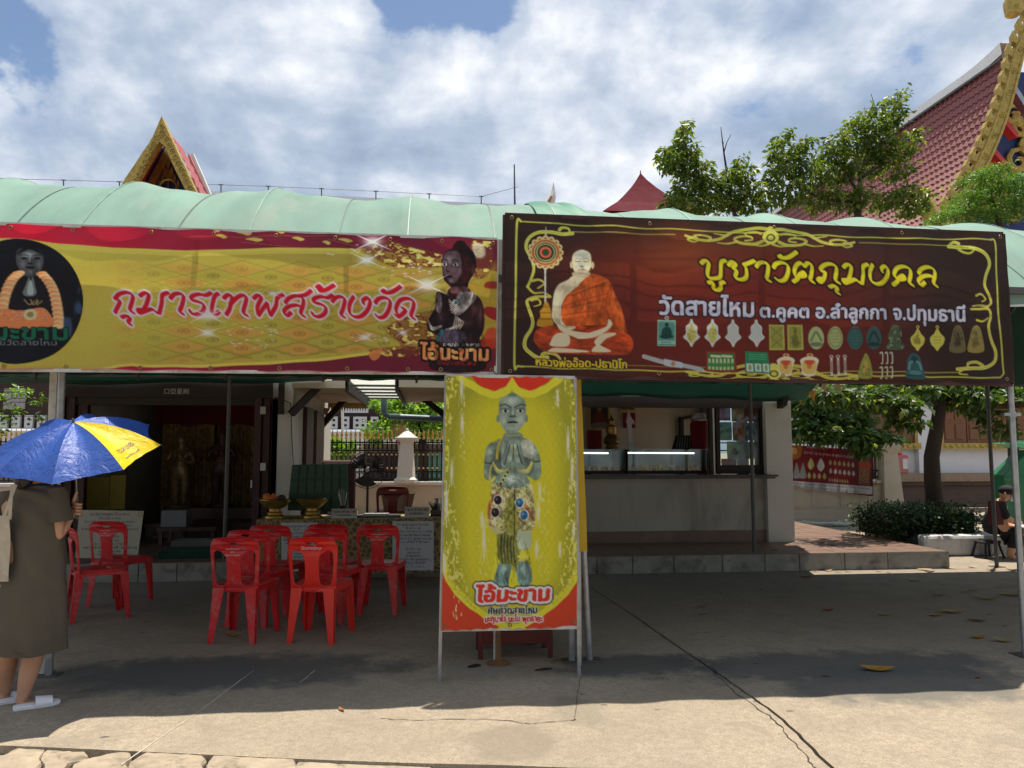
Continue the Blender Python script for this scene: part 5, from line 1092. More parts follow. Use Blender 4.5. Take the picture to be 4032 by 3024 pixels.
J = [('pel',None,WP(105,2330),.13),('sp','pel',WP(115,2150),.12),('ch','sp',WP(125,2010),.13),('nk','ch',WP(122,1900),.05),('hd','nk',WP(120,1835,.03),.075),('hd2','hd',WP(120,1775,.03),.08),('hd3','hd2',WP(120,1735,.02),.05),
     ('shr','ch',WP(225,1955),.055),('elr','shr',WP(222,2125,-.02),.043),('wrr','elr',WP(285,2018,.10),.024),('plr','wrr',WP(294,1990,.11),(.026,.018)),
     ('shl','ch',WP(35,1965),.055),('ell','shl',WP(-20,2100,.05),.042),('wrl','ell',WP(-20,2080,.26),.026),('hl','wrl',WP(-10,2075,.33),.03),
     ('hr','pel',WP(150,2400),.095),('knr','hr',WP(132,2590,.02),.062),('car','knr',WP(112,2650,.0),.058),('anr','car',WP(88,2752,-.01),.032),('her','anr',WP(78,2772,-.02),.032),('bar','her',WP(140,2773,.02),(.032,.022)),('tor','bar',WP(190,2764,.06),(.030,.014)),
     ('hlx','pel',WP(55,2400),.095),('knl','hlx',WP(30,2590,.06),.062),('cal','knl',WP(22,2650,.10),.056),('anl','cal',WP(14,2742,.12),.032),('hel','anl',WP(6,2752,.10),.032),('bal','hel',WP(52,2745,.16),(.032,.022)),('tol','bal',WP(90,2738,.2),(.028,.014))]
J = [(k,p,q,r) for k,p,q,r in J]
body = figure('body',skin,wom,J)
# fingers closed round the umbrella handle
fin = []
hc = WP(296,1985,.11)
for k in range(4):
    z = -.006 - k * .019;b0 = hc + Vector((-.012,-.016,z + .015))
    fin.append([b0,hc + Vector((.018,-.034,z + .008)),hc + Vector((.040 - .002 * k,-.022,z + .004)),hc + Vector((.038,.004,z + .006))])
vs,es,rd = [],[],[]
for f in fin:
    n = len(vs);vs += f;es += [(n,n + 1),(n + 1,n + 2),(n + 2,n + 3)];rd += [.0095,.0092,.0086,.0075]
n = len(vs);th = [hc + Vector((-.010,-.010,.0)),hc + Vector((.004,-.028,.030)),hc + Vector((.010,-.020,.062)),hc + Vector((.012,-.010,.080))];vs += th;es += [(n,n + 1),(n + 1,n + 2),(n + 2,n + 3)];rd += [.013,.011,.010,.008]
orgw = org_of(wom)
for f0 in range(0,len(vs),4): skinned('finger',[v - orgw for v in vs[f0:f0 + 4]],[(0,1),(1,2),(2,3)],rd[f0:f0 + 4],skin,wom)
# dress: rings from hem to shoulders
olive = mat('olive_cotton',(0.100,0.087,0.068),.85,var=.10,scale=4,bump=.8,bscale=7,spec=.12)
RG = [(2565,3,242,.185),(2540,0,242,.185),(2450,-2,246,.185),(2330,0,246,.18),(2230,12,244,.165),(2130,28,240,.15),(2040,34,250,.15),(1975,20,262,.135),(1935,28,252,.12),(1912,50,225,.10),(1903,82,185,.07),(1900,95,165,.055)]
def dress(u,v):
    q = v * (len(RG) - 1);i = min(int(q),len(RG) - 2);f = q - i;a,b = RG[i],RG[i + 1];y,l,r,d = [a[k] + (b[k] - a[k]) * f for k in range(4)]
    th = 2 * math.pi * u;L = WP(l,y);Rr = WP(r,y);c = (L + Rr) / 2;hw = (Rr.x - L.x) / 2
    fold = 1 + (.10 * math.sin(th * 5 + 1.3 + v * 3.5) + .04 * math.sin(th * 9 + v * 9)) * max(0,.72 - v)
    wr = .009 * math.sin(v * 40 + math.cos(th) * 5) * (1 if .3 < v < .8 else .3)
    sx = abs(math.cos(th)) ** .9 * (1 if math.cos(th) > 0 else -1)
    return Vector((c.x + hw * sx * fold,c.y + .03 + (d * math.sin(th)) * fold + wr,c.z))
MB().grid(dress,72,66).build('dress',olive,wom,smooth='all')
def sleeve(a,b,r0,r1): return lambda u,v: a.lerp(b,v) + Vector((math.cos(2 * math.pi * u),0,0)) * (r0 + (r1 - r0) * v) + Vector((0,math.sin(2 * math.pi * u),.12 * math.cos(2 * math.pi * u))) * (r0 + (r1 - r0) * v) + Vector((0,0,.004 * math.sin(v * 18)))
MB().grid(sleeve(WP(212,1922),WP(232,2052,-.01),.062,.080),28,10).build('sleeve',olive,wom,smooth='all');MB().grid(sleeve(WP(48,1930),WP(8,2040,.02),.062,.078),28,10).build('sleeve',olive,wom,smooth='all')
hair = mat('dark_hair',(0.012,0.008,0.009),.45,var=.3,scale=30,spec=.5)
mb = MB();mb.ball(WP(118,1800,.02),.118,16,12,(.95,1.0,1.15));mb.tube([WP(112,1850,-.04),WP(88,1900,-.09),WP(84,1925,-.10)],[.055,.05,.02],12);mb.build('hair',hair,wom,smooth='all')
whp = mat('white_rubber',(0.72,0.72,0.76),.5,var=.03)
for (hx,hy,tx,ty,dy) in ((50,2798,238,2768,-.02),(-10,2775,112,2752,.14)):
    a = G(hx,hy);b = G(tx,ty);d = (b - a);d.z = 0;L = d.length;d.normalize();s_ = Vector((-d.y,d.x,0));
    out_ = [a + d * (L * t) + s_ * w for t,w in ((.0,-.02),(.03,-.034),(.3,-.036),(.62,-.046),(.85,-.044),(.97,-.02),(1,0),(.97,.025),(.85,.045),(.62,.044),(.3,.036),(.03,.034),(0,.02))]
    def ar(u,v,a=a,d=d,s_=s_,L=L): q = math.pi * u;return a + d * (L * (.46 + .36 * v)) + s_ * (-math.cos(q) * .049) + Vector((0,0,.022 + math.sin(q) * (.040 - .010 * v)))
    so_ = MB().prism([(p.x,p.y,.0) for p in out_],(0,0,.022)).build('slide_sole',whp,wom,bevel=.004);MB().grid(ar,16,6).grid(lambda u,v: ar(u,v) + Vector((0,0,-.004)),16,6,True).build('slide_strap',whp,wom,smooth='all')
# tote bag
canv = mat('cream_canvas',(0.42,0.37,0.29),.9,var=.12,scale=20,bump=.3)
tb = thing('tote_bag','cream canvas tote bag hanging from the woman in olive by two straps','bag',(WP(-10,2350).x,WY - .10,WP(-10,2500).z))
MB().grid(lambda u,v: WP(-90 + 125 * u + 6 * math.sin(v * 4),2030 + 260 * v,-.17 + .03 * math.sin(u * 3.1) * v),10,10).grid(lambda u,v: WP(-90 + 125 * u,2030 + 260 * v,-.13),4,4,True).build('pouch',canv,tb,smooth='all')
for xx,x2 in ((62,12),(48,38)): MB().beam(WP(xx,1908,-.155),WP(x2,2045,-.17),.018,.004,(0,1,0)).build('strap',canv,tb)
# umbrella
uc = P(306,1767,WY - .05);UR = .47
view = Vector((0,-1,0));tilt = R(25);nrm = Vector((0,-math.sin(tilt),math.cos(tilt)));ax1 = Vector((1,0,0));ax2 = nrm.cross(ax1)
UH = .175
umb = thing('umbrella','blue folding umbrella with one bright yellow panel lettered TOUR LINES','umbrella',tuple(uc))
blue = mat('blue_nylon',(0.035,0.105,0.45),.45,var=.10,scale=5,spec=.5,trans=.25);yell = mat('yellow_nylon',(0.80,0.60,0.01),.42,var=.05,scale=5,spec=.4,trans=.3)
for m_ in (blue,yell):
    nt = m_.node_tree;b_ = nt.nodes['Principled BSDF'];bn = N(nt,'ShaderNodeBump');bn.inputs['Strength'].default_value = .5;bn.inputs['Distance'].default_value = .02;tcx = N(nt,'ShaderNodeTexCoord');nt.links.new(noise(nt,tcx.outputs['Object'],9,4,.6,2.5),bn.inputs['Height']);nt.links.new(bn.outputs[0],b_.inputs['Normal'])
def upt(ang,r):
    """point on the canopy: ang in panels (0..8), r 0..1"""
    k = math.floor(ang + 1e-9);f = ang - k;a0 = R(-83 + 45 * k);a1 = R(-83 + 45 * (k + 1))
    e0 = Vector((math.cos(a0),math.sin(a0)));e1 = Vector((math.cos(a1),math.sin(a1)));e = e0.lerp(e1,f) * (1 - .075 * math.sin(math.pi * f) * r)
    h = UH * (1 - r ** 2.1) - .022 * math.sin(math.pi * f) * math.sin(math.pi * min(1,r * .95)) - .008 * r * math.sin(math.pi * f)
    h += .0022 * math.sin(f * 22 + r * 5) * math.sin(math.pi * f) * r
    return uc + (ax1 * e.x + ax2 * e.y) * (r * UR) + nrm * h
for k in range(8):
    lab = None
    o = MB().grid(lambda u,v: upt(k + min(u,.99999),max(.004,v)),14,16,True).build('panel',yell if k == 1 else blue,umb,smooth='all')
    if k == 1: o['label'] = 'bright yellow panel with dark lettering'
for k in range(8): MB().tube([upt(k,r / 10) - nrm * .004 for r in range(1,11)],.0018,5).build('rib',steel,umb,smooth=True);MB().ball(upt(k,1.0),.005,8,6).build('rib_tip',steeld,umb,smooth='all')
MB().tube([uc + nrm * (UH - .01),uc + nrm * (UH + .022)],[.009,.006],10).build('ferrule',steeld,umb,smooth=True)
for k in range(8): MB().tube([uc + nrm * (UH - .13),upt(k,.5) - nrm * .006],.0014,4).build('stretcher',steel,umb)
MB().tube([uc + nrm * UH,Vector(hc) + Vector((.012,-.012,.06))],.0045,8).build('shaft',steel,umb,smooth=True);MB().tube([Vector(hc) + Vector((.012,-.012,.05)),Vector(hc) + Vector((.014,-.010,-.09))],[.011,.013],12).build('handle',steeld,umb,smooth=True)
navy = mat('navy_ink',(0.03,0.03,0.10),.6,var=0)
def lettering(s,h,cu,cr,cond=1.0):
    c = bpy.data.curves.new('t','FONT');c.body = s;c.align_x = 'CENTER';c.size = h / .7;o = bpy.data.objects.new('t',c);COL.objects.link(o)
    me = bpy.data.meshes.new_from_object(o.evaluated_get(bpy.context.evaluated_depsgraph_get()));bpy.data.objects.remove(o);bpy.data.curves.remove(c);ou = org_of(umb)
    for v in me.vertices:
        tx,ty = v.co.x * cond,v.co.y;r = cr - ty / UR;an = cu + tx / (UR * .72 * cr);v.co = upt(min(max(an,1.02),1.98),min(.985,r)) + nrm * .0035 - ou
    me.materials.clear();me.materials.append(navy);ob = bpy.data.objects.new('lettering',me);COL.objects.link(ob);ob.parent = umb
lettering('TOUR LINES',.030,1.47,.83,.62);lettering('www.tourlines.co.th',.014,1.47,.93,.8)

# ================================================================ SMALL RED STOOL behind the banner
g = G(2030,2592);redw = mat('red_lacquer',(0.11,0.018,0.014),.5,var=.2,scale=8)
st = thing('stool','low dark red wooden stool behind the foot of the tall yellow banner','stool',(g.x,g.y,0));zt = P(2030,2468,g.y).z
for dx in (-.255,.255):
    for dy in (0,.28): MB().beam((g.x + dx,g.y + dy,0),(g.x + dx,g.y + dy,zt),.035,.035,(1,0,0)).build('leg',redw,st,bevel=.003)
MB().box(g.x - .30,g.x + .30,g.y - .03,g.y + .31,zt,zt + .025).build('seat',redw,st,bevel=.003);MB().box(g.x - .24,g.x + .24,g.y - .01,g.y + .012,zt - .12,zt - .03).build('apron',redw,st)
jar = mat('dark_glazed_clay',(0.05,0.035,0.025),.3,var=.4,scale=12)
tag(MB().lathe([(.07,0),(.11,.06),(.115,.12),(.08,.17),(.06,.19),(.065,.2),(.05,.2)],(g.x + .17,g.y + .45,0),20).build('clay_pot',jar,smooth=True),'small dark glazed clay pot on the floor behind the red stool','pot')

# ================================================================ BROCADE TABLE
gold = mat('old_gold',(0.40,0.27,0.07),.38,.75,var=.25,scale=14,bump=.2)
goldp = mat('gold_paint',(0.42,0.30,0.075),.5,.35,var=.28,scale=9,bump=.5,bscale=25,dirt=((.14,.09,.03),.6,12))
def brocade():
    m = mat('gold_brocade',(0.15,0.12,0.055),.6,var=.1,scale=3,bump=.2);nt = m.node_tree;b = nt.nodes['Principled BSDF'];tcx = N(nt,'ShaderNodeTexCoord')
    vo = N(nt,'ShaderNodeTexVoronoi');vo.feature = 'DISTANCE_TO_EDGE';vo.inputs['Scale'].default_value = 16;w_ = noise(nt,tcx.outputs['Object'],20,3,.6,3)
    ad = N(nt,'ShaderNodeVectorMath',operation='ADD');sc_ = N(nt,'ShaderNodeVectorMath',operation='SCALE');sc_.inputs['Scale'].default_value = .05;cb = N(nt,'ShaderNodeCombineXYZ');nt.links.new(w_,cb.inputs[0]);nt.links.new(w_,cb.inputs[2]);nt.links.new(cb.outputs[0],sc_.inputs[0]);nt.links.new(tcx.outputs['Object'],ad.inputs[0]);nt.links.new(sc_.outputs[0],ad.inputs[1]);nt.links.new(ad.outputs[0],vo.inputs['Vector'])
    nt.links.new(mix(nt,ramp(nt,vo.outputs['Distance'],[(0.05,1.0),(0.12,0.0)]),(.12,.095,.045),(.34,.26,.11)),b.inputs['Base Color']);return m
TYb = 8.95;a = P(1010,2046,TYb);b = P(1760,2040,TYb);zb = P(1300,2262,TYb).z;zt = a.z
tbl = thing('table','long table under a gold brocade cloth with two white notices on its front','table',((a.x + b.x) / 2,TYb,0))
MB().grid(lambda u,v: (a.x + (b.x + .35 - a.x) * u,TYb - .008 * math.sin(u * 60) * v,zt + (zb - zt) * v),90,8).box(a.x,b.x + .35,TYb + .002,TYb + .6,zt - .02,zt).grid(lambda u,v: (a.x - .004,TYb + .6 * u,zt + (zb - zt) * v),8,4,True).build('cloth',brocade(),tbl,smooth=False)
for x in (a.x + .05,b.x + .3):
    for y in (TYb + .05,TYb + .55): MB().beam((x,y,0),(x,y,zt - .02),.03,.03,(1,0,0)).build('leg',steeld,tbl)
def notice(px0,py0,px1,py1,Y,lines,seed,rad=14,parent=None,col=(196,200,206),off=.006):
    c = Canvas(px0 - 4,py0 - 4,px1 + 4,py1 + 4,1.2,col);r = random.Random(seed);hh = (py1 - py0) / (len(lines) + 1.2)
    for i,(s,f) in enumerate(lines):
        if s: c.text(s,(px0 + px1) / 2 - (px1 - px0) * f / 2,(px0 + px1) / 2 + (px1 - px0) * f / 2,py0 + hh * (i + 1.3),py0 + hh * (i + 1.3),min(9,hh * .5),(60,62,72),bold=.3)
    sh = Sheet([(px0,py0),(px1,py0),(px1,py1),(px0,py1)],Y - off,.0008);o = sh.build('notice',c,print_mat('printed_paper',.7,.0,.2),parent,60,60);return o
LN = [('คาถาบูชากุมารเทพ วัดสายไหม',.8),('ตั้งนะโม ๓ จบ',.35),('นะกุมาโร นะโมพุทธายะ มาเรโส',.9),('พุทธังอาราธนานัง ธัมมังอาราธนานัง',.85),('สังฆังอาราธนานัง กุมาโรอาราธนานัง',.9),('มานิมามา เอหิจิตติ จิตติอาคัจฉาหิ',.8),('',0),('ตั้งนะโม ๓ จบ',.35),('นะมะพะทะ',.3),('พุทธะสังมิ',.35),('นะชาลีติ ประสิทธิลาภา',.8),('ปะสันนะจิตตา',.6),('ธูป ๙ ดอก',.5)]
notice(1545,2052,1708,2246,TYb,LN,3,parent=tbl,off=.02);notice(1108,2058,1252,2250,TYb,LN,5,parent=tbl,off=.02)
def bowl(px,top,bot,hw,label,fruit):
    Y = TYb + .22;c = P(px,bot,Y);c.z = zt;H = P(px,top,Y).z - zt;w = hw / 3028 * 9.0
    t = thing('offering_bowl',label,'bowl',tuple(c),'brass offering bowls');MB().lathe([(w * .62,0),(w * .6,H * .1),(w * .45,H * .18),(w * .46,H * .3),(w * .36,H * .36),(w * .36,H * .5),(w * .62,H * .6),(w * .95,H * .9),(w,H),(w * .96,H),(w * .6,H * .66),(.01,H * .6)],tuple(c),28).build('pedestal_bowl',gold,t,smooth=True)
    return c,H,w
orange = mat('marigold',(0.65,0.17,0.02),.8,var=.25,scale=30,bump=.6);dkfr = mat('dark_fruit',(0.05,0.035,0.02),.6,var=.4,scale=20)
c,H,w = bowl(1082,1968,2038,62,'brass pedestal bowl holding an orange marigold garland',1);mb = MB();r = random.Random(4)
for k in range(16): q = k / 16 * 6.28;mb.ball(c + Vector((-.06 + .05 * math.cos(q),.05 * math.sin(q),H + .03 + r.uniform(-.01,.02))),.028,8,6)
tag(mb.build('marigold_garland',orange,smooth='all'),'coiled orange marigold garland in the left brass bowl','garland');mb = MB();mb.ball(c + Vector((.07,0,H + .02)),.05,12,8,(1,1,.8));tag(mb.build('fruit',dkfr,smooth='all'),'dark round fruit beside the orange garland in the brass bowl','fruit')
mb = MB()
for k in range(7): q = R(150 + k * 12);mb.tube([c + Vector((-.1,0,H + .01)),c + Vector((-.1 + .12 * math.cos(q),0.02 * k - .06,H + .02 + .05 * math.sin(q) * (k % 2)))],[.004,.001],4)
tag(mb.build('leaf_spray',mat('dull_leaf',(.10,.12,.04),.7)),'spray of thin dry leaves poking out of the left brass bowl','leaves')
c,H,w = bowl(1228,1964,2038,62,'brass pedestal bowl with a dark lacquered inside, empty of flowers',0)
# small things on the table
paperw = mat('white_card',(0.52,0.52,0.50),.7,var=.04)
def card(px0,py0,px1,py1,label):
    Y = TYb + .06;a = P(px0,py0,Y);b = P(px1,py1,Y);t = thing('table_sign',label,'sign',((a.x + b.x) / 2,Y,zt),'white signs standing on the brocade table')
    MB().box(a.x,b.x,Y + .002,Y + .016,zt,a.z).box(a.x,b.x,Y + .016,Y + .08,zt,zt + .006).build('card',paperw,t);c = Canvas(px0 - 3,py0 - 3,px1 + 3,py1 + 3,1.0,(176,174,166))
    c.text('ค่าครูถวาย อาหาร ขนม น้ำแดง',px0 + 4,px1 - 4,py0 + 15,py0 + 15,8,(40,40,40),bold=.5);c.text('และเครื่องสักการะ',px0 + 22,px1 - 22,py0 + 31,py0 + 31,8,(40,40,40),bold=.5)
    Sheet([(px0,py0),(px1,py0),(px1,py1 - 4),(px0,py1 - 4)],Y,.0).build('print',c,print_mat('printed_paper'),t,70,20)
card(1305,2004,1405,2036,'white table sign with two lines of Thai beside the joss stick pot');card(1593,1996,1690,2032,'white table sign with two lines of Thai near the potted plant')
Yj = TYb + .3;c = P(1352,2030,Yj);c.z = zt;t = thing('joss_pot','dark jar of incense sticks standing on the brocade table','pot',tuple(c));MB().lathe([(.045,0),(.055,.05),(.05,.11),(.055,.13),(.045,.13),(.04,.06)],tuple(c),16).build('jar',jar,t,smooth=True);r = random.Random(8)
for k in range(9): MB().tube([c + Vector((r.uniform(-.02,.02),r.uniform(-.02,.02),.06)),c + Vector((r.uniform(-.09,.05),r.uniform(-.03,.03),.26 + r.uniform(0,.07)))],.0022,4).build('incense_stick',paperw,t)
tray = mat('white_tray',(.45,.44,.42),.4);x = P(1330,2030,Yj).x;t = thing('tray','shallow white tray of small things behind the left table sign','tray',(x,Yj - .05,zt));MB().box(x - .13,x + .22,Yj - .16,Yj + .1,zt,zt + .012).box(x - .13,x + .22,Yj + .09,Yj + .1,zt + .012,zt + .05).box(x + .21,x + .22,Yj - .16,Yj + .09,zt + .012,zt + .05).build('dish',tray,t)
x = P(1490,2025,Yj).x;t = thing('tray','long dark tray stacked with papers at the middle of the brocade table','tray',(x,Yj,zt));MB().box(x - .24,x + .26,Yj - .2,Yj + .12,zt,zt + .018).build('dish',steeld,t);MB().box(x - .16,x + .12,Yj - .15,Yj + .06,zt + .018,zt + .034).build('paper',paperw,t)
c = P(1722,2020,Yj);c.z = zt;t = thing('potted_plant','small dark potted plant at the right end of the brocade table','plant',tuple(c));MB().box(c.x - .08,c.x + .12,Yj - .05,Yj + .05,zt,zt + .07).build('pot',jar,t);mb = MB()
for k in range(16): q = r.uniform(0,6.28);mb.tube([c + Vector((r.uniform(-.06,.0),0,.07)),c + Vector((-.05 + .06 * math.cos(q),.04 * math.sin(q),.13 + r.uniform(0,.06)))],[.008,.001],4)
mb.build('foliage',mat('dark_leaf',(.02,.035,.018),.6),t)
for k in range(2):
    c = P(1722 + k * 24,2005,Yj + .05);c.z = zt + .07;mbx = MB();mbx.lathe([(.03,0),(.034,.02),(.034,.07),(.014,.095),(.012,.115)],tuple(c),14).box(c.x - .035,c.x + .014,c.y - .01,c.y + .01,c.z + .115,c.z + .135).beam(c + Vector((-.018,0,.118)),c + Vector((-.03,0,.085)),.008,.008)
    t = thing('spray_bottle',['clear spray bottle standing among the plants on the brocade table','second spray bottle half hidden by the tall yellow banner'][k],'bottle',tuple(c));mbx.build('bottle',mat('bottle_plastic',(.12,.13,.13),.3),t,smooth=True)
# green pigeon-hole board
Yb = TYb + .42;gb = mat('green_board',(0.020,0.065,0.045),.6,var=.15);gb2 = mat('green_card',(0.040,0.085,0.062),.7,var=.12)
c0,c1,c2,c3 = P(1150,1830,Yb),P(1368,1826,Yb),P(1372,2010,Yb),P(1132,2010,Yb)
t = thing('card_board','dark green upright board of card pockets leaning behind the brass bowls','board',((c2.x + c3.x) / 2,Yb,zt));dz = Vector((0,.02,0))
MB().prism([c0,c1,c2,c3],dz).build('back_board',gb,t)
for j in range(3):
    for i in range(7):
        def q(u,v): return (c0 * (1 - u) + c1 * u) * (1 - v) + (c3 * (1 - u) + c2 * u) * v - Vector((0,.012,0))
        u0,u1,v0,v1 = (i + .12) / 7,(i + .92) / 7,(j + .1) / 3,(j + .9) / 3;MB().prism([q(u0,v0),q(u1,v0),q(u1,v1),q(u0,v1)],(0,.011,0)).build('card_pocket',gb2,t)
# pedestal fan
fanm = mat('black_plastic',(0.010,0.010,0.011),.4,var=.1);Yf = TYb + .75;fc = P(1447,1850,Yf);fr = 70 / 3028 * 9.9
t = thing('pedestal_fan','black pedestal fan facing the camera behind the brocade table','fan',(fc.x,Yf,0));mb = MB()
for rr_,yy in ((fr,0),(fr,.05),(fr * .33,-.03),(fr * .66,-.025)): mb.tube([fc + Vector((rr_ * math.cos(2 * math.pi * k / 36),yy,rr_ * math.sin(2 * math.pi * k / 36))) for k in range(37)],.0035,5,False)
for k in range(36): q = 2 * math.pi * k / 36;e = Vector((math.cos(q),0,math.sin(q)));mb.tube([fc + e * .03 + Vector((0,-.04,0)),fc + e * fr * .7 + Vector((0,-.03,0)),fc + e * fr],.0012,4,False)
mb.build('grille',fanm,t)
for k in range(3):
    q0 = R(20 + 120 * k);MB().grid(lambda u,v: fc + Vector((math.cos(q0 + (u - .5) * 1.5 * (.5 + .5 * v)),0,math.sin(q0 + (u - .5) * 1.5 * (.5 + .5 * v)))) * (.03 + v * (fr - .05)) + Vector((0,.02 + .03 * (u - .5),0)),6,6).build('blade',fanm,t,smooth='all')
MB().lathe([(.03,0),(.045,.02),(.04,.1),(.02,.13)],tuple(fc),16,Matrix.Rotation(R(-90),3,'X')).build('motor',fanm,t,smooth=True);MB().ball(fc + Vector((0,-.045,0)),.028,12,8,(1,.4,1)).build('badge',steel,t,smooth='all');MB().tube([(fc.x,Yf + .06,.03),(fc.x,Yf + .06,fc.z)],.016,10).lathe([(.17,0),(.17,.02),(.03,.05)],(fc.x,Yf + .06,TZ),24).build('stand',fanm,t,smooth=True)
# dark seat back and dark red chair behind the table
t = thing('armchair','dark padded armchair back between the green board and the fan','chair',(P(1345,1850,10.2).x,10.2,TZ));dkred = mat('dark_upholstery',(0.045,0.012,0.012),.7);a = P(1262,1812,10.2);b = P(1400,1812,10.2)
MB().box(a.x,b.x,10.2,10.32,TZ + .35,a.z).build('backrest',dkred,t,bevel=.05);MB().box(a.x,b.x,9.75,10.2,TZ + .3,TZ + .45).build('seat',dkred,t,bevel=.03)
for x in (a.x + .04,b.x - .04):
    for y in (9.8,10.25): MB().beam((x,y,TZ),(x,y,TZ + .32),.04,.04,(1,0,0)).build('leg',dkred,t)
o = copy_tree(proto);q = P(1542,1915,9.95);q2 = q.z;o.location = (q.x,9.95 + .2,TZ - .02 + max(0,q2 - .82 - TZ));o.rotation_euler = (0,0,R(4));o['label'] = 'maroon plastic chair standing behind the brocade table beside the fan'
o.scale = (1.02,1.02,(q2 - TZ) / .82);o.location.z = TZ
for c in list(COL.objects):
    if c.parent == o and c.type == 'MESH': c.data = c.data.copy();c.data.materials[0] = maroonp
# ================================================================ STATUE HALL (left)
wallm = mat('cream_render',(0.54,0.53,0.48),.85,var=.07,scale=1.6,bump=.15,dirt=((.22,.20,.17),.35,1.2))
wallg = mat('grey_render',(0.42,0.41,0.36),.85,var=.10,scale=1.6,bump=.2,dirt=((.15,.14,.12),.6,1.6),stretch=(1,1,.45))
darkw = mat('dark_red_wood',(0.045,0.012,0.014),.5,var=.25,scale=6,stretch=(1,1,.2));darkb = mat('dark_timber',(0.020,0.012,0.010),.6,var=.25,scale=8)
HY = 10.6;hxl = P(352,1800,HY).x;hx0 = hxl - .5;hx1 = P(1148,1800,HY).x;hxp = P(1068,1800,HY).x;hxo = P(1003,1800,HY).x;hxl = P(352,1800,HY).x;HT = 3.0;zl = P(700,1566,HY).z
hall = thing('statue_hall','low hall with dark red folding doors and gold curtains, open front behind the chairs','building',((hx0 + hx1) / 2,HY,TZ))
MB().box(hxp,hx1,HY,HY + .18,TZ,HT).box(hxl - .45,hxp,HY,HY + .18,zl + .12,HT).build('front_wall',wallm,hall)
MB().box(hx1 - .14,hx1,HY + .182,13.6,TZ,HT).build('side_wall',wallm,hall);MB().box(hx0,hx0 + .15,HY + .182,14.6,TZ,HT).build('side_wall',wallm,hall);MB().box(hx1 - .14,hx1,13.602,14.6,TZ,HT).build('side_wall',wallm,hall)
wx0,wx1,wz0,wz1 = P(425,1655,14.45).x,P(497,1655,14.45).x,P(460,1668,14.45).z,P(460,1582,14.45).z
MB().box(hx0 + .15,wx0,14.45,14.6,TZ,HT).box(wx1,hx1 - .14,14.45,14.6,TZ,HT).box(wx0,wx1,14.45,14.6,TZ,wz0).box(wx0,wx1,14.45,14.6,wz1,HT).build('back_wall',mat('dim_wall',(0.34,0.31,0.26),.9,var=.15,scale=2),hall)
MB().box(wx0 - .05,wx0 + .0,14.40,14.448,wz0 - .05,wz1 + .05).box(wx1,wx1 + .05,14.40,14.448,wz0 - .05,wz1 + .05).box(wx0,wx1,14.40,14.448,wz1,wz1 + .05).box((wx0 + wx1) / 2 + .02,wx1,14.42,14.46,wz0,wz1).build('window_frame',darkb,hall)
MB().box(hx0 - .2,hx1 + .0,HY - .3,14.8,HT,HT + .12).build('roof_slab',darkb,hall)
MB().box(hxl - .45,hxp,HY - .06,HY + .12,zl,zl + .34).box(hxl - .45,hxp,HY - .02,HY + .10,zl - .10,zl - .002).build('lintel',darkb,hall)
for i,x in enumerate((hxo,hxo + .10,hxo + .20)): MB().box(x + .004,x + .09,HY - .10 + .05 * i,HY + .02 + .04 * i,TZ + .01,zl - .004).build('door_leaf',darkw,hall,bevel=.004)
for i,x in enumerate((hxl - .42,hxl - .30,hxl - .16)): MB().box(x + .004,x + .11,HY - .10 + .05 * i,HY + .02 + .04 * i,TZ + .01,zl - .004).build('door_leaf',darkw,hall,bevel=.004)
hing = mat('hinge_steel',(.35,.35,.34),.4,.7)
for py in (1616,1838): p = P(1035,py,HY - .11);MB().box(p.x - .035,p.x + .035,HY - .104,HY - .10,p.z - .05,p.z + .05).build('hinge',hing,hall)
p = P(990,1900,HY - .12);MB().box(p.x - .012,p.x + .012,HY - .13,HY - .10,p.z - .07,p.z + .03).build('padlock',hing,hall)
cur = mat('gold_curtain',(0.34,0.22,0.09),.55,.1,var=.5,scale=14,bump=.3);mar = mat('maroon_velvet',(0.13,0.010,0.022),.9,var=.2)
CYc = 13.3;ca,cb_ = P(640,1660,CYc),P(1060,1660,CYc);cbz = P(800,2090,CYc).z
for a_,b_ in ((ca.x,(ca.x + cb_.x) / 2 - .02),((ca.x + cb_.x) / 2 + .02,cb_.x)): MB().grid(lambda u,v: (a_ + (b_ - a_) * u,CYc + .045 * math.sin(u * 44) * (.6 + .4 * v),ca.z + .35 + (cbz - ca.z - .35) * v),110,6).build('curtain',cur,hall,smooth='all')
vy = CYc - .25;va,vb = P(615,1568,vy),P(1010,1568,vy);vz = P(800,1682,vy).z
MB().grid(lambda u,v: (va.x + (vb.x - va.x) * u,vy + .02 * math.sin(u * 60),va.z + .2 + (vz - va.z - .2 + .05 * abs(math.sin(u * math.pi * 3))) * v),90,4).build('pelmet',mar,hall,smooth='all')
# characters over the door
p = P(695,1523,HY - .07);flat_text('lettering','口亞星刷',.045,paperw,hall,Matrix.Translation(Vector((p.x,HY - .065,zl + .05)) - org_of(hall)) @ Matrix.Rotation(R(90),4,'X'))
p = P(1100,1545,HY);MB().box(p.x + .0,p.x + .07,HY - .07,HY - .002,P(1100,1632,HY).z,2.75).build('wall_bracket',darkb,hall)
MB().tube([P(1078,1570,HY - .01),P(1095,1566,HY - .01),P(1110,1570,HY - .01),P(1145,1590,HY - .02),P(1148,1700,HY - .02),P(1155,1830,HY - .02)],.006,5).build('cable',fanm,hall)
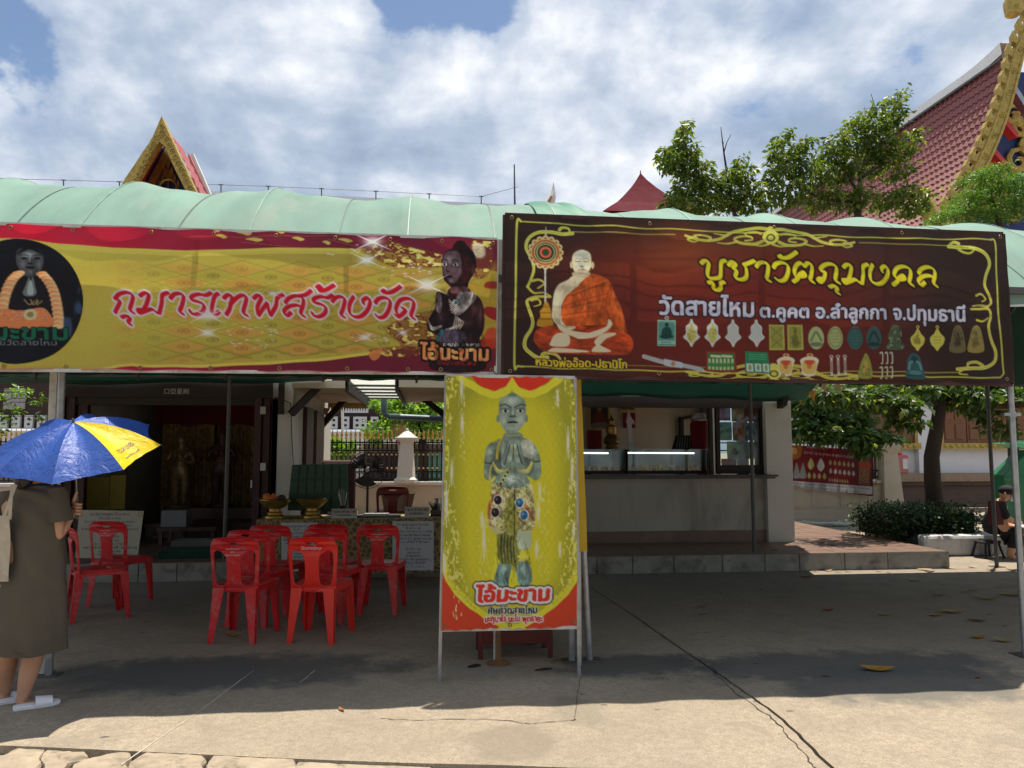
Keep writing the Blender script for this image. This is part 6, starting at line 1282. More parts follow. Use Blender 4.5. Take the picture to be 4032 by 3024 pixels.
# altar, carved figures
alt = mat('altar_lacquer',(0.075,0.035,0.03),.35,var=.3,scale=6);a,b = P(570,2080,11.9),P(1000,2080,11.9)
t = thing('altar','dark stepped altar table inside the statue hall below the gold curtains','altar',((a.x + b.x) / 2,11.9,TZ));MB().box(a.x,b.x,11.9,12.9,TZ,P(700,2060,11.9).z).box(a.x + .1,b.x - .1,12.4,12.9,P(700,2060,11.9).z,P(700,2000,12.4).z).build('table_body',alt,t,bevel=.01)
for k in range(7): x = a.x + .12 + k * (b.x - a.x - .3) / 6;MB().box(x,x + .05,11.88,11.898,TZ + .05,P(700,2075,11.9).z).build('panel_rib',mat('altar_red',(.06,.01,.01),.5),t)
brz = mat('dark_bronze',(0.30,0.19,0.10),.38,.4,var=.4,scale=9)
def statue(label,px,feet,head,Y,m,cat='statue',name='statue',group=None):
    f = P(px,feet,Y);h = P(px,head,Y).z - f.z;t = thing(name,label,cat,(f.x,Y,f.z),group);s = h / 1.75
    q = lambda x,z,y=0: Vector((f.x + x * s,Y + y * s,f.z + z * s))
    J = [('pel',None,q(0,.82),.17 * s),('ch','pel',q(0,1.15),.17 * s),('nk','ch',q(0,1.34),.07 * s),('hd','nk',q(0,1.48,-.02),.13 * s),('tp','hd',q(0,1.64),.10 * s),('bn','tp',q(0,1.73),.04 * s)]
    for sd,sg in (('l',-1),('r',1)):
        J += [('sh' + sd,'ch',q(sg * .21,1.22),.075 * s),('el' + sd,'sh' + sd,q(sg * .30,.98,-.06),.06 * s),('wr' + sd,'el' + sd,q(sg * .08,1.06,-.22),.045 * s),('hn' + sd,'wr' + sd,q(sg * .02,1.20,-.25),.035 * s),('hp' + sd,'pel',q(sg * .11,.66),.14 * s),('kn' + sd,'hp' + sd,q(sg * .10,.36),.10 * s),('an' + sd,'kn' + sd,q(sg * .09,.06),.055 * s),('to' + sd,'an' + sd,q(sg * .11,.04,-.16),.045 * s)]
    figure('carved_body',m,t,J);MB().lathe([(.30 * s,-.0),(.30 * s,.03 * s),(.26 * s,.04 * s)],(f.x,Y,f.z - .0),20).build('plinth',m,t,smooth=True)
    mb = MB()
    for z in (.92,.97,1.02): mb.lathe([(.235 * s,(z - .01) * s),(.25 * s,z * s),(.235 * s,(z + .01) * s)],(f.x,Y,f.z),20,None,1,.75)
    mb.build('beaded_belt',gold,t,smooth=True)
statue('dark bronze praying figure standing on the altar left of the hall curtains',706,1995,1690,12.6,brz,group='statues in the hall');statue('darker praying figure on the altar, behind the thin tent pole',868,1990,1672,12.75,alt,group='statues in the hall')
wb = mat('pale_box',(.24,.24,.25),.6,var=.08);p,q = P(632,2075,11.2),P(735,2010,11.2);t = thing('paper_box','pale box on a bench in front of the altar','box',((p.x + q.x) / 2,11.2,p.z));MB().box(p.x,q.x,11.2,11.5,p.z,q.z).build('carton',wb,t,bevel=.004)
a,b = P(615,2088,11.1),P(850,2088,11.1);t = thing('bench','dark low bench holding the pale box inside the hall','bench',((a.x + b.x) / 2,11.1,TZ));zb_ = P(632,2075,11.2).z
MB().box(a.x,b.x,11.1,11.6,zb_ - .05,zb_ - .001).build('top',alt,t);[MB().beam((x,y,TZ),(x,y,zb_ - .05),.05,.05,(1,0,0)).build('leg',alt,t) for x in (a.x + .05,b.x - .05) for y in (11.15,11.55)]
grc = mat('green_carpet',(0.010,0.055,0.035),.95,var=.2,scale=20);stm = mat('step_render',(.16,.165,.15),.85,var=.15,scale=4);a,b = P(622,2190,9.75),P(1000,2190,9.75)
t = thing('step','low step with dark green carpet at the threshold of the hall','step',((a.x + b.x) / 2,9.75,TZ));MB().box(a.x,b.x,9.75,10.2,TZ,TZ + .09).build('tread',grc,t,bevel=.01);MB().box(a.x,b.x,10.2,10.5,TZ,TZ + .16).build('riser',stm,t,bevel=.01)
# yellow notice sheets deep in the hall
for i,(x0,y0,x1,y1,lab) in enumerate(((330,1880,425,2012,'dim yellow printed sheet standing inside the hall, left one under the umbrella edge'),(435,1872,490,2005,'dim narrower yellow sheet inside the hall beside the wide one'))):
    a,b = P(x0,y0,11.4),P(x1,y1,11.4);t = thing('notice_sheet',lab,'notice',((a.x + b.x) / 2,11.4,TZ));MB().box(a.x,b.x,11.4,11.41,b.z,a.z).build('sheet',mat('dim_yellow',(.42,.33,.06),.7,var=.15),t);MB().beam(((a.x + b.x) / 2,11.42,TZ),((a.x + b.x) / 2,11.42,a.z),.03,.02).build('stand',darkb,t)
# notice board
Yn = 9.58;ln2 = [('บทสวดขอพร ไอ้มะขาม',.55),('(ตั้งนะโม ๓ จบ)',.3),('โอม นะโมพุทธายะ นะกุมาโร นะมะพะทะ',.7),('นะชาลีติ ลาภะลาภา มานิมามา',.6),('ขอเดชะบารมี จงดลบันดาล',.8),('',0),('เอหิจิตตัง',.25),('ปิยังมะมะ',.3),('นะเมตตา โมกรุณา',.5),('พุทปรานี ธายินดี ยะเอ็นดู',.75),('มะอะอุ',.3),('วัดสายไหม',.35)]
t = thing('notice_board','large white board of Thai verses leaning behind the red chairs at left','board',(P(430,2200,Yn).x,Yn,TZ));c = Canvas(290,2000,575,2210,1.2,(188,184,168))
for i,(s_,f) in enumerate(ln2):
    if s_: c.text(s_,432 - 140 * f,432 + 140 * f,2030 + i * 14.4,2030 + i * 14.4,7 if i else 9,(64,62,62),bold=.35)
for x,y in ((315,2025),(552,2025)): c.ell(x,y,9,7,(150,120,60),.7,ring=1.5)
Sheet([(312,2008),(566,2012),(540,2204),(296,2196)],Yn,.0).build('printed_face',c,print_mat('printed_paper'),t,100,76);q = [P(x,y,Yn + .006) for x,y in ((312,2008),(566,2012),(540,2204),(296,2196))];MB().prism(q,(0,.012,0)).build('backing',wb,t)

# ================================================================ PASSAGE between the buildings
sof = mat('cream_soffit',(0.50,0.42,0.33),.85,var=.05,scale=2);pz = P(1300,1583,13.5).z;sxl = P(1440,1590,13.5).x;pxe = P(1440,1590,13.5)
hall_s = [o for o in COL.objects if o.name == 'statue_hall'][0]
MB().box(hx1 + .002,sxl,HY - .1,13.75,pz,pz + .10).build('soffit',sof,hall_s)
MB().beam((sxl,HY - .1,pz + .03),(sxl,13.75,pz + .03),.05,.16).build('gutter_board',darkb,hall_s)
for p_ in (P(1312,1534,11.6),): MB().box(p_.x - .18,p_.x + .10,11.5,11.62,pz - .045,pz - .001).build('ceiling_lamp',sof,hall_s)
def brace(name,p0,p1,Y0,Y1,w,par,m=darkb): MB().beam(P(p0[0],p0[1],Y0),P(p1[0],p1[1],Y1),w,w).build(name,m,par)
brace('brace',(1147,1630),(1262,1512),10.55,10.75,.09,hall_s);brace('brace',(1262,1680),(1358,1574),13.45,13.4,.10,hall_s)
for (x0,x1,y0) in ((1188,1215,1590),(1228,1258,1612)):
    # dark door leaves folded against the passage wall
    Ya = 10.6 * (1698 - 1147) / (1698 - x0 + 1e-6);Yb2 = 10.6 * (1698 - 1147) / (1698 - x1);MB().box(hx1 + .002,hx1 + .06,Ya,Yb2,TZ + .02,TZ + 1.93).build('side_door',darkw if x0 < 1200 else mat('brown_door',(.10,.045,.03),.5,var=.2),hall_s,bevel=.004)
# gilt fringe along the far edge
mb = MB();n = 15
for k in range(n):
    x = hx1 + .05 + (sxl - hx1 - .05) * k / n;w = (sxl - hx1 - .05) / n
    mb.prism([(x,13.74,pz),(x + w,13.74,pz),(x + w,13.74,pz - .07),(x + w * .75,13.74,pz - .10),(x + w * .5,13.74,pz - .15),(x + w * .25,13.74,pz - .10),(x,13.74,pz - .07)],(0,.015,0))
mb.build('gilt_fringe',gold,hall_s)
# shop
SY = 10.72;shx0 = P(1765,1700,HY).x;col0 = P(3020,1900,SY - .08).x;shx1 = P(3122,1900,SY - .08).x
shop = thing('amulet_shop','cream walled amulet shop with a wide counter window and a white corner column','building',((shx0 + shx1) / 2,SY,TZ))
wz = P(2600,1870,10.5).z;wt = P(2600,1588,SY).z;wxL = shx0 + .35;SH = 3.0
MB().box(shx0,col0,SY,SY + .14,TZ,wz - .04).box(shx0,wxL,SY,SY + .14,wz - .04,SH).box(wxL,col0,SY,SY + .14,wt + .1,SH).build('front_wall',wallg,shop)
MB().box(col0 - .0,shx1,SY - .09,SY + .30,TZ,SH).build('corner_column',wallm,shop)
MB().box(shx1 - .15,shx1 - .02,SY + .302,11.6,TZ,SH).box(shx1 - .15,shx1 - .02,13.6,14.2,TZ,SH).box(shx1 - .15,shx1 - .02,11.6,13.6,2.4,SH).build('side_wall',wallg,shop);MB().box(shx0,shx0 + .14,SY + .142,14.2,TZ,SH).build('side_wall',wallm,shop)  # open doorway in the unseen right wall is added to let daylight in
bwx = P(2700,1700,14.0).x
MB().box(shx0 + .14,shx1 - .15,14.0,14.15,TZ,SH).build('back_wall',mat('beige_wall',(0.62,0.54,0.42),.85,var=.06,scale=2),shop)
MB().box(shx0 - .1,shx1 + .15,SY - .15,14.4,SH,SH + .12).build('roof_slab',darkb,shop)
MB().box(shx0 + .002,col0 - .002,SY - .015,SY - .001,TZ + .001,TZ + .165).build('tile_skirting',tilem,shop)
stonec = mat('black_stone',(0.030,0.028,0.027),.35,var=.35,scale=5,spec=.5,dirt=((.10,.09,.08),.5,5));cxr = P(3055,1862,10.4).x
MB().box(shx0 + .1,cxr + .03,10.38,SY - .002,wz - .025,wz).build('counter_top',stonec,shop,bevel=.004)
x = shx0 + .12;r = random.Random(12)
while x < cxr - .02: w = min(r.uniform(.32,.5),cxr - x);MB().box(x,x + w - .005,10.405 - r.uniform(0,.004),10.43,P(2600,1886,10.4).z,wz - .028).build('edge_tile',stonec,shop);x += w
MB().box(wxL,col0 + .01,SY - .01,SY + .10,wt - .06,wt + .10).box(wxL,wxL + .07,SY + .01,SY + .09,wz,wt - .06).build('window_frame',darkb,shop)
fx1,fx2,fx3 = P(2795,1700,SY).x,P(2835,1700,SY).x,P(2998,1700,SY).x
for x,w in ((fx1,.05),(fx2 - .05,.055),(fx3,.08)): MB().box(x,x + w,SY + .01,SY + .08,wz,wt - .062).build('window_post',darkb,shop)
MB().box(fx2,fx3,SY + .02,SY + .06,wz + .001,wz + .13).build('window_sill_rail',darkb,shop)
gl = glass_mat('window_glass',(.80,.86,.84),.0);MB().box(fx2 + .005,fx3,SY + .045,SY + .049,wz + .13,wt - .062).build('window_pane',gl,shop)
p = P(3098,1590,SY - .3);MB().prism([(p.x - .05,SY - .40,2.45),(p.x - .05,SY - .092,2.45),(p.x - .05,SY - .092,P(3098,1605,SY).z - .02),(p.x - .05,SY - .25,P(3098,1600,SY).z)],(.08,0,0)).build('eave_bracket',darkb,shop)
rsx = P(1592,1590,13.5).x;MB().box(rsx,shx0 - .002,HY - .1,13.75,pz + .02,pz + .12).build('soffit',sof,shop)
p_ = P(1700,1510,11.6);MB().box(p_.x - .2,p_.x + .2,11.5,11.62,pz - .025,pz + .019).build('ceiling_lamp',sof,shop)
MB().beam((rsx,HY - .1,pz + .05),(rsx,13.75,pz + .05),.05,.16).build('gutter_board',darkb,shop)
brace('brace',(1712,1492),(1765,1528),10.6,10.6,.08,shop);brace('brace',(1655,1560),(1752,1636),13.4,13.4,.10,shop)
cm = bpy.data.materials.new('corrugated_clear');cm.use_nodes = True;nt = cm.node_tree;b_ = nt.nodes['Principled BSDF'];b_.inputs['Base Color'].default_value = (.75,.78,.72,1);b_.inputs['Roughness'].default_value = .35
t_ = N(nt,'ShaderNodeBsdfTranslucent');t_.inputs[0].default_value = (.8,.85,.8,1);ms = N(nt,'ShaderNodeMixShader');ms.inputs[0].default_value = .35;nt.links.new(b_.outputs[0],ms.inputs[1]);nt.links.new(t_.outputs[0],ms.inputs[2]);tr = N(nt,'ShaderNodeBsdfTransparent');m2 = N(nt,'ShaderNodeMixShader');m2.inputs[0].default_value = .15;nt.links.new(ms.outputs[0],m2.inputs[1]);nt.links.new(tr.outputs[0],m2.inputs[2]);nt.links.new(m2.outputs[0],nt.nodes['Material Output'].inputs[0])
cs0,cs1 = sxl + .03,rsx - .03
t = thing('corrugated_roof','clear corrugated roofing sheet over the passage between the two buildings','roof',((cs0 + cs1) / 2,12,pz));MB().grid(lambda u,v: (cs0 + (cs1 - cs0) * u,10.6 + 3.4 * v,pz + .12 + .018 * math.sin(v * 3.4 / .14 * 2 * math.pi)),2,200).build('sheet',cm,t,smooth='all')
for k in range(5): MB().beam((cs0,10.9 + .65 * k,pz + .07),(cs1,10.9 + .65 * k,pz + .07),.03,.03).build('batten',steeld,t)
pvc = mat('blue_grey_pvc',(0.10,0.16,0.19),.4,var=.08)
tag(MB().tube([P(1512,1550,13.9),P(1512,1608,13.9),P(1518,1632,13.9),P(1535,1640,13.9),P(1640,1645,13.9),P(1800,1653,13.9)],.055,12).build('drain_pipe',pvc,smooth=True),'blue grey plastic drain pipe running across the end of the passage','pipe')
# shop interior
lam = bpy.data.materials.new('tube_light');lam.use_nodes = True;b_ = lam.node_tree.nodes['Principled BSDF'];b_.inputs['Emission Color'].default_value = (.85,.95,1,1);b_.inputs['Emission Strength'].default_value = 2.6;b_.inputs['Base Color'].default_value = (.8,.8,.8,1)
cg = glass_mat('case_glass',(.86,.92,.9),.0);gq = [('glass display case with a lit tube on the shop counter, left one',2275,2462),('glass display case with a lit tube on the shop counter, right one',2470,2785)]
for lab,x0,x1 in gq:
    Yc = SY + .2;a,b = P(x0,1775,Yc),P(x1,1842,Yc);t = thing('display_case',lab,'display case',((a.x + b.x) / 2,Yc,wz),'glass display cases');H = a.z - wz + .02
    for (xx0,xx1,yy0,yy1,z0,z1) in ((a.x,b.x,Yc,Yc + .004,wz + .05,wz + H),(a.x,b.x,Yc + .4,Yc + .404,wz + .05,wz + H),(a.x,a.x + .004,Yc + .006,Yc + .398,wz + .05,wz + H),(b.x - .004,b.x,Yc + .006,Yc + .398,wz + .05,wz + H),(a.x,b.x,Yc,Yc + .404,wz + H + .001,wz + H + .005)): MB().box(xx0,xx1,yy0,yy1,z0,z1).build('glass_pane',cg,t)
    MB().box(a.x,b.x,Yc - .002,Yc + .41,wz,wz + .048).build('base',darkb,t)
    for x in (a.x,b.x): MB().box(x - .006,x + .006,Yc - .006,Yc - .001,wz + .05,wz + H).build('edge',darkb,t)
    l0,l1 = (2200,2395) if x0 < 2400 else (2450,2733);pa,pb = P(l0,1785,Yc + .1),P(l1,1791,Yc + .1);MB().tube([(max(pa.x,a.x + .02),Yc + .1,wz + H - .05),(pb.x,Yc + .1,wz + H - .055)],.010,8).build('light_tube',lam,t)
    r = random.Random(x0);cols = [mat('amulet_gold',(.35,.24,.06),.4,.6),mat('amulet_red',(.25,.03,.02),.5),mat('amulet_white',(.5,.48,.42),.6),mat('amulet_brown',(.12,.07,.04),.5),mat('amulet_green',(.05,.16,.08),.5)]
    for k in range(24 if x0 > 2400 else 14):
        x = a.x + .05 + (b.x - a.x - .12) * (k + r.uniform(0,.6)) / (25 if x0 > 2400 else 15);y = Yc + r.uniform(.06,.3);h = r.uniform(.02,.08);w = r.uniform(.015,.035)
        ci = r.randrange(5);cn = ('gilt','red','off-white','brown','green')[ci];o = (MB().box(x - w,x + w,y,y + .03,wz + .05,wz + .05 + h) if k % 3 else MB().lathe([(w,0),(w * .6,h * .5),(w * .7,h * .7),(.004,h)],(x,y,wz + .05),8)).build('amulet_box' if k % 3 else 'small_figurine',cols[ci]);sz_ = 'tall' if h > .05 else 'low';ps = ('left','middle','right')[min(2,k * 3 // (24 if x0 > 2400 else 14))];cs_ = 'wide' if x0 > 2400 else 'narrow';tag(o,f'{sz_} {cn} boxed amulet in the {ps} third of the {cs_} glass case' if k % 3 else f'{sz_} {cn} cone figurine in the {ps} third of the {cs_} glass case','amulet box' if k % 3 else 'figurine','small goods in the glass cases')
def picture(lab,x0,y0,x1,y1,Y,paint,frame=gold,fw=.03):
    a,b = P(x0,y0,Y),P(x1,y1,Y);t = thing('framed_picture',lab,'picture',((a.x + b.x) / 2,Y,b.z));c = Canvas(x0,y0,x1,y1,1.0,(70,62,66));paint(c)
    Sheet([(x0,y0),(x1,y0),(x1,y1),(x0,y1)],Y,0).build('print',c,print_mat('printed_paper'),t,60,60);MB().box(a.x - fw,a.x,Y - .01,Y + .02,b.z - fw,a.z + fw).box(b.x,b.x + fw,Y - .01,Y + .02,b.z - fw,a.z + fw).box(a.x,b.x,Y - .01,Y + .02,a.z,a.z + fw).box(a.x,b.x,Y - .01,Y + .02,b.z - fw,b.z).build('frame',frame,t)
def p1(c): c.poly([(2336,1672),(2340,1640),(2352,1625),(2370,1625),(2382,1640),(2386,1672)],(120,60,50),1,3);c.ell(2360,1612,9,12,(130,110,100));c.poly([(2325,1685),(2340,1665),(2385,1665),(2400,1685)],(130,120,124),1,3)
picture('framed portrait of a seated monk hanging on the shop back wall',2324,1592,2394,1684,13.95,p1);
def p2(c): c.a[:] = .32;c.ell(2468,1600,8,10,(120,100,70));c.poly([(2452,1614),(2484,1614),(2480,1602),(2456,1602)],(120,90,60))
picture('small gold framed picture above the hanging white shirt in the shop',2444,1588,2494,1612,13.95,p2)
redc = mat('red_cloth',(0.20,0.008,0.012),.8,var=.12);whc = mat('white_cloth',(0.55,0.53,0.58),.85,var=.05)
for lab,x0,y0,x1,y1 in (('square red cloth pinned on the shop wall behind the white shirt',2453,1625,2502,1685),('square red cloth pinned low on the shop wall under the monk portrait',2312,1694,2370,1768)):
    a,b = P(x0,y0,13.93),P(x1,y1,13.93);tag(MB().grid(lambda u,v: (a.x + (b.x - a.x) * u,13.93 + .008 * math.sin(u * 7),a.z + (b.z - a.z) * v),8,8).build('red_cloth',redc,smooth='all'),lab,'cloth')
# hanging white shirt
Ys = 11.6;def_pts = [(2476,1610),(2484,1640),(2500,1662),(2498,1672),(2488,1668),(2490,1720),(2500,1775),(2478,1777),(2472,1700),(2470,1668),(2466,1665),(2470,1640)]
t = thing('shirt','long white shirt hanging in the shop window from a thin line','shirt',tuple(P(2484,1777,Ys)));q = [P(x,y,Ys) for x,y in def_pts];MB().prism(q,(0,.05,0)).build('fabric',whc,t,bevel=.012);MB().tube([P(2476,1588,Ys + .02),P(2476,1612,Ys + .02)],.003,5).build('hook',steeld,t)
# bust wearing a red shirt
Ym = 11.9;t = thing('mannequin','torso mannequin in a red shirt with a white hat standing in the shop','mannequin',tuple(P(2752,1850,Ym)));L = [(1652,22),(1660,32),(1675,36),(1720,34),(1760,33),(1768,35)]
cx_ = 2752
def tor(u,v):
    y = 1652 + 118 * v;w = np.interp(y,[q_[0] for q_ in L],[q_[1] for q_ in L]);c = P(cx_,y,Ym);hw = w * 12.3 / 3028;th = 2 * math.pi * u;return Vector((c.x + hw * math.cos(th),Ym + hw * .5 * math.sin(th),c.z))
MB().grid(tor,28,16).build('red_shirt',redc,t,smooth='all');mb = MB();c = P(cx_,1652,Ym);mb.lathe([(.06,-.03),(.14,.0),(.115,.02),(.10,.10),(.07,.12),(.01,.125)],tuple(c),20);mb.build('white_hat',whc,t,smooth=True)
c = P(cx_,1768,Ym);MB().lathe([(.15,-.0),(.13,-.06),(.12,-.16)],tuple(c),18,None,1,.6).build('torso_form',whc,t,smooth=True);MB().tube([(c.x,Ym,TZ),(c.x,Ym,c.z - .1)],.02,8).build('stand',steeld,t)
a,b = P(2660,1715,12.0),P(2725,1775,12.0);t = thing('necklace_board','slanting dark board hung with necklaces in the shop','board',((a.x + b.x) / 2,12,b.z));MB().prism([P(2662,1714,12),P(2736,1714,12),P(2722,1772,11.9),P(2645,1772,11.9)],(0,.02,0)).build('panel',darkb,t)
for k in range(6): MB().tube([P(2668 + k * 10,1718,11.9),P(2664 + k * 10,1750,11.88),P(2660 + k * 10 + 5,1765,11.87),P(2668 + k * 10 + 2,1722,11.9)],.003,4).build('necklace',steel,t)
a = P(2660,1608,13.9);t = thing('door_frame','dark door frame on the shop back wall, behind the mannequin','door',(a.x,13.9,TZ));MB().beam(P(2682,1648,13.9),(P(2682,1648,13.9).x,13.9,TZ),.12,.06,(1,0,0)).beam(P(2678,1648,13.86),P(2790,1628,13.86),.12,.06).build('jamb',darkb,t)
figm = mat('gilt_figure',(.38,.24,.08),.35,.7,var=.3);c = P(2408,1770,13.2);t = thing('golden_statue','small gilded seated statue on the shelf left of the white shirt','statue',tuple(c));MB().lathe([(.10,0),(.12,.04),(.08,.07),(.15,.12),(.13,.20),(.08,.26),(.10,.32),(.09,.40),(.045,.43),(.06,.47),(.05,.53),(.02,.56),(.004,.62)],tuple(c),14,None,1,.7).build('carved_body',figm,t,smooth=True);MB().box(c.x - .5,c.x + .5,13.05,13.35,c.z - .03,c.z - .001).beam((c.x - .4,13.2,TZ),(c.x - .4,13.2,c.z - .03),.04,.04,(1,0,0)).beam((c.x + .4,13.2,TZ),(c.x + .4,13.2,c.z - .03),.04,.04,(1,0,0)).build('shelf',darkb,t)
# cloth pouches hanging in the glazed corner
PC = [('purple',(.16,.03,.12)),('ochre',(.25,.13,.03)),('dark red',(.14,.01,.02)),('green',(.01,.13,.06)),('brown orange',(.22,.06,.02)),('blue',(.015,.06,.22)),('pale green',(.16,.26,.18)),('grey',(.10,.11,.12)),('crimson',(.2,.02,.03))]
cells = [(2832,1592,2876,1656),(2880,1592,2926,1660),(2930,1592,2975,1660),(2830,1662,2882,1734),(2884,1662,2934,1736),(2938,1664,2974,1734),(2862,1738,2910,1810),(2914,1740,2972,1806),(2840,1806,2900,1832)]
for (nm,cc),(x0,y0,x1,y1) in zip(PC,cells):
    a,b = P(x0,y0,SY + .16),P(x1,y1,SY + .16);o = MB().grid(lambda u,v: (a.x + (b.x - a.x) * u,SY + .16 + .008 * math.sin(u * 9 + v * 4),a.z + (b.z - a.z) * v),10,10).build('cloth_pouch',mat('pouch_' + nm.replace(' ','_'),tuple(min(.7,q_ * 2.6) for q_ in cc),.6,var=.2,scale=14,trans=.2),smooth='all');tag(o,nm + ' square cloth in clear wrap hanging behind the shop corner glass','cloth','coloured cloths in the shop window')
a = P(2895,1780,SY + .14);MB().ball(a + Vector((0,0,.03)),.03,10,6,(1,.2,1)).ball(a,.05,10,6,(1,.2,.8)).build('emblem',darkb,[o for o in COL.objects if o.get('label','').startswith('pale green square')][0])
# ================================================================ COMPOUND WALL AND FENCE
FY = 15.45
cream = mat('cream_plaster',(0.46,0.40,0.32),.8,var=.08,scale=2,bump=.15,dirt=((.24,.20,.15),.45,1.5))
whitep = mat('white_plaster',(0.62,0.60,0.56),.75,var=.05,scale=2,dirt=((.34,.31,.27),.4,1.5))
iron = mat('black_iron',(0.012,0.012,0.018),.45,.3,var=.1)
wz_ = P(1650,1898,FY).z;xa,xb = -17.0,P(3545,2000,FY).x
t = thing('compound_wall','long low cream plaster wall with moulded base carrying the iron fence','wall',((xa + xb) / 2,FY,0))
MB().box(xa,xb,FY,FY + .22,.30,wz_ - .06).build('wall_body',cream,t);MB().box(xa,xb,FY - .06,FY + .28,0,.12).box(xa,xb,FY - .04,FY + .26,.122,.20).box(xa,xb,FY - .02,FY + .24,.202,.298).build('base_moulding',cream,t);MB().box(xa,xb,FY - .04,FY + .26,wz_ - .058,wz_).build('coping',whitep,t,bevel=.01)
mb = MB()
for k in range(16): x = P(3180,2000,FY).x + k * .62 - 3;(x < xb - .5) and mb.box(x,x + .5,FY - .012,FY - .0,.34,wz_ - .10)
mb.build('sunk_panel',cream,t)
def pillar(px,Y,base,topy,lab,w=.30):
    c = P(px,1900,Y);zt_ = P(px,topy,Y).z;t = thing('fence_pillar',lab,'pillar',(c.x,Y + .1,base),'white pillars of the iron fence');h = zt_ - base;y = Y + .1;mb = MB()
    r0 = w * .62;mb.lathe([(r0 * 1.25,0),(r0 * 1.25,h * .06),(r0 * 1.1,h * .08),(r0 * .98,h * .1),(r0 * .72,h * .72),(r0 * .85,h * .76),(r0 * 1.2,h * .80),(r0 * 1.25,h * .83),(r0 * 1.05,h * .845)],(c.x,y,base),8).build('shaft',whitep,t);MB().lathe([(r0 * .95,h * .846),(r0 * .75,h * .88),(r0 * .5,h * .92),(r0 * .2,h * .95),(r0 * .22,h * .97),(r0 * .15,h * .995),(.005,h)],(c.x,y,base),16).build('cap',whitep,t,smooth=True);return t
pillar(1598,FY - .12,wz_ - .01,1686,'white fence pillar with a stepped cap, seen down the passage beside the broom')
c = P(3512,1900,FY - .1);z2 = P(3512,1742,FY).z
t = thing('fence_pillar','square cream fence pillar with flaring cap at the end of the wall, left of the tree trunk','pillar',(c.x,FY,0),'white pillars of the iron fence');s_ = Matrix.Rotation(R(45),3,'Z')
MB().lathe([(.34,0),(.34,.3),(.31,.34),(.22,z2 - .25),(.26,z2 - .16),(.30,z2 - .1),(.32,z2 - .05),(.32,z2)],(c.x,FY + .05,0),4,s_).build('shaft',cream,t)
# iron railing: each picket its own piece
zb0,zr1,zr2,ztip = wz_ + .03,P(1700,1750,FY).z,P(1700,1738,FY).z,P(1700,1700,FY).z
fen = thing('iron_fence','black iron fence with gilt spear points standing on the low cream wall','fence',((xa + xb) / 2,FY + .1,wz_))
tipm = mat('gilt_tip',(0.58,0.36,0.10),.4,.5,var=.15);yF = FY + .1;o0 = org_of(fen)
pm = MB().box(-.011,.011,-.011,.011,zb0 - o0.z,zr1 + .10 - o0.z);tmp = pm.build('picket',iron,loc=(0,0,0));pme = tmp.data;bpy.data.objects.remove(tmp)
tm = MB().lathe([(.016,0),(.03,.03),(.012,.05),(.028,.075),(.012,.15),(.002,.21)],(0,0,0),6);tmp = tm.build('spear_tip',tipm,loc=(0,0,0),smooth=True);tme = tmp.data;bpy.data.objects.remove(tmp)
def run(px0,px1):
    x0,x1 = P(px0,1800,yF).x,P(px1,1800,yF).x;n = int((x1 - x0) / .0895)
    for k in range(n + 1):
        x = x0 + k * .0895;pk = piece('picket',pme,fen,(x - o0.x,0,0));piece('spear_tip',tme,pk,(0,0,zr1 + .10 - o0.z))
run(1235,1568);run(1632,1765);run(3150,3345);run(3428,3480);run(-60,235)
for z in (zb0 + .02,zb0 + .17,zr1 - .12,zr1 + .04): MB().box(xa,xb - .3,yF - .014,yF + .014,z - .014,z + .014).build('rail',iron,fen)
mb = MB()
def rings(px0,px1):
    x0,x1 = P(px0,1800,yF).x,P(px1,1800,yF).x;n = int((x1 - x0) / .0895)
    for k in range(n):
        x = x0 + (k + .5) * .0895
        for z in (zb0 + .095,zr1 - .04): mb.tube([(x + .038 * math.cos(a),yF - .012,z + .055 * math.sin(a)) for a in [2 * math.pi * j / 8 for j in range(9)]],.006,4,False)
rings(1235,1760);rings(3425,3480);mb.build('ring_band',iron,fen)
mb = MB()
for k in range(28):
    for z in (zb0 + .24,zr1 - .20): mb.ball((P(1235,1800,yF).x + k * .0895,yF - .012,z),.022,6,4)
o = mb.build('gilt_knob',tipm,fen)
# broom, golden vase by the pillar
a = P(1570,1895,FY - .05);b = P(1570,1742,FY - .05);t = thing('broom','upturned straw broom with a pale handle leaning on the low wall by the pillar','broom',tuple(a));MB().tube([a + Vector((.03,0,0)),b],.013,8).build('handle',whitep,t);straw = mat('straw',(.36,.22,.11),.9,var=.3,scale=20);r = random.Random(3);mb = MB();zt2 = P(1570,1650,FY).z
for k in range(70): q = r.uniform(-1,1);mb.tube([b + Vector((0,0,-.02)),b + Vector((q * .07,r.uniform(-.03,.03),.18)),Vector((b.x + q * .17 + r.uniform(-.03,.03),b.y + r.uniform(-.05,.05),zt2 - abs(q) * .12 + r.uniform(-.12,.03)))],[.005,.003,.002],3,False)
mb.build('bristles',straw,t);MB().tube([b + Vector((0,0,-.04)),b + Vector((0,0,.06))],[.02,.035],8).build('pink_binding',mat('pink_cord',(.5,.12,.12),.7),t)
c = P(1628,1896,FY + .02);tag(MB().lathe([(.05,0),(.07,.05),(.03,.09),(.06,.13),(.02,.19),(.035,.22),(.005,.26)],(c.x,c.y,wz_),12).build('gilt_vase',gold,smooth=True),'little gilt vase on the low wall right of the white pillar','vase')
c = P(1565,2010,12.5);tub = mat('pale_plastic_tub',(.55,.38,.30),.4,var=.05,trans=.3);tb_ = thing('plastic_tub','translucent peach plastic tub standing behind the maroon chair','tub',(c.x,12.5,TZ));w0 = 130 / 3028 * 12.6 / 2;z0_,z1_ = P(1565,2010,12.5).z,P(1565,1945,12.5).z
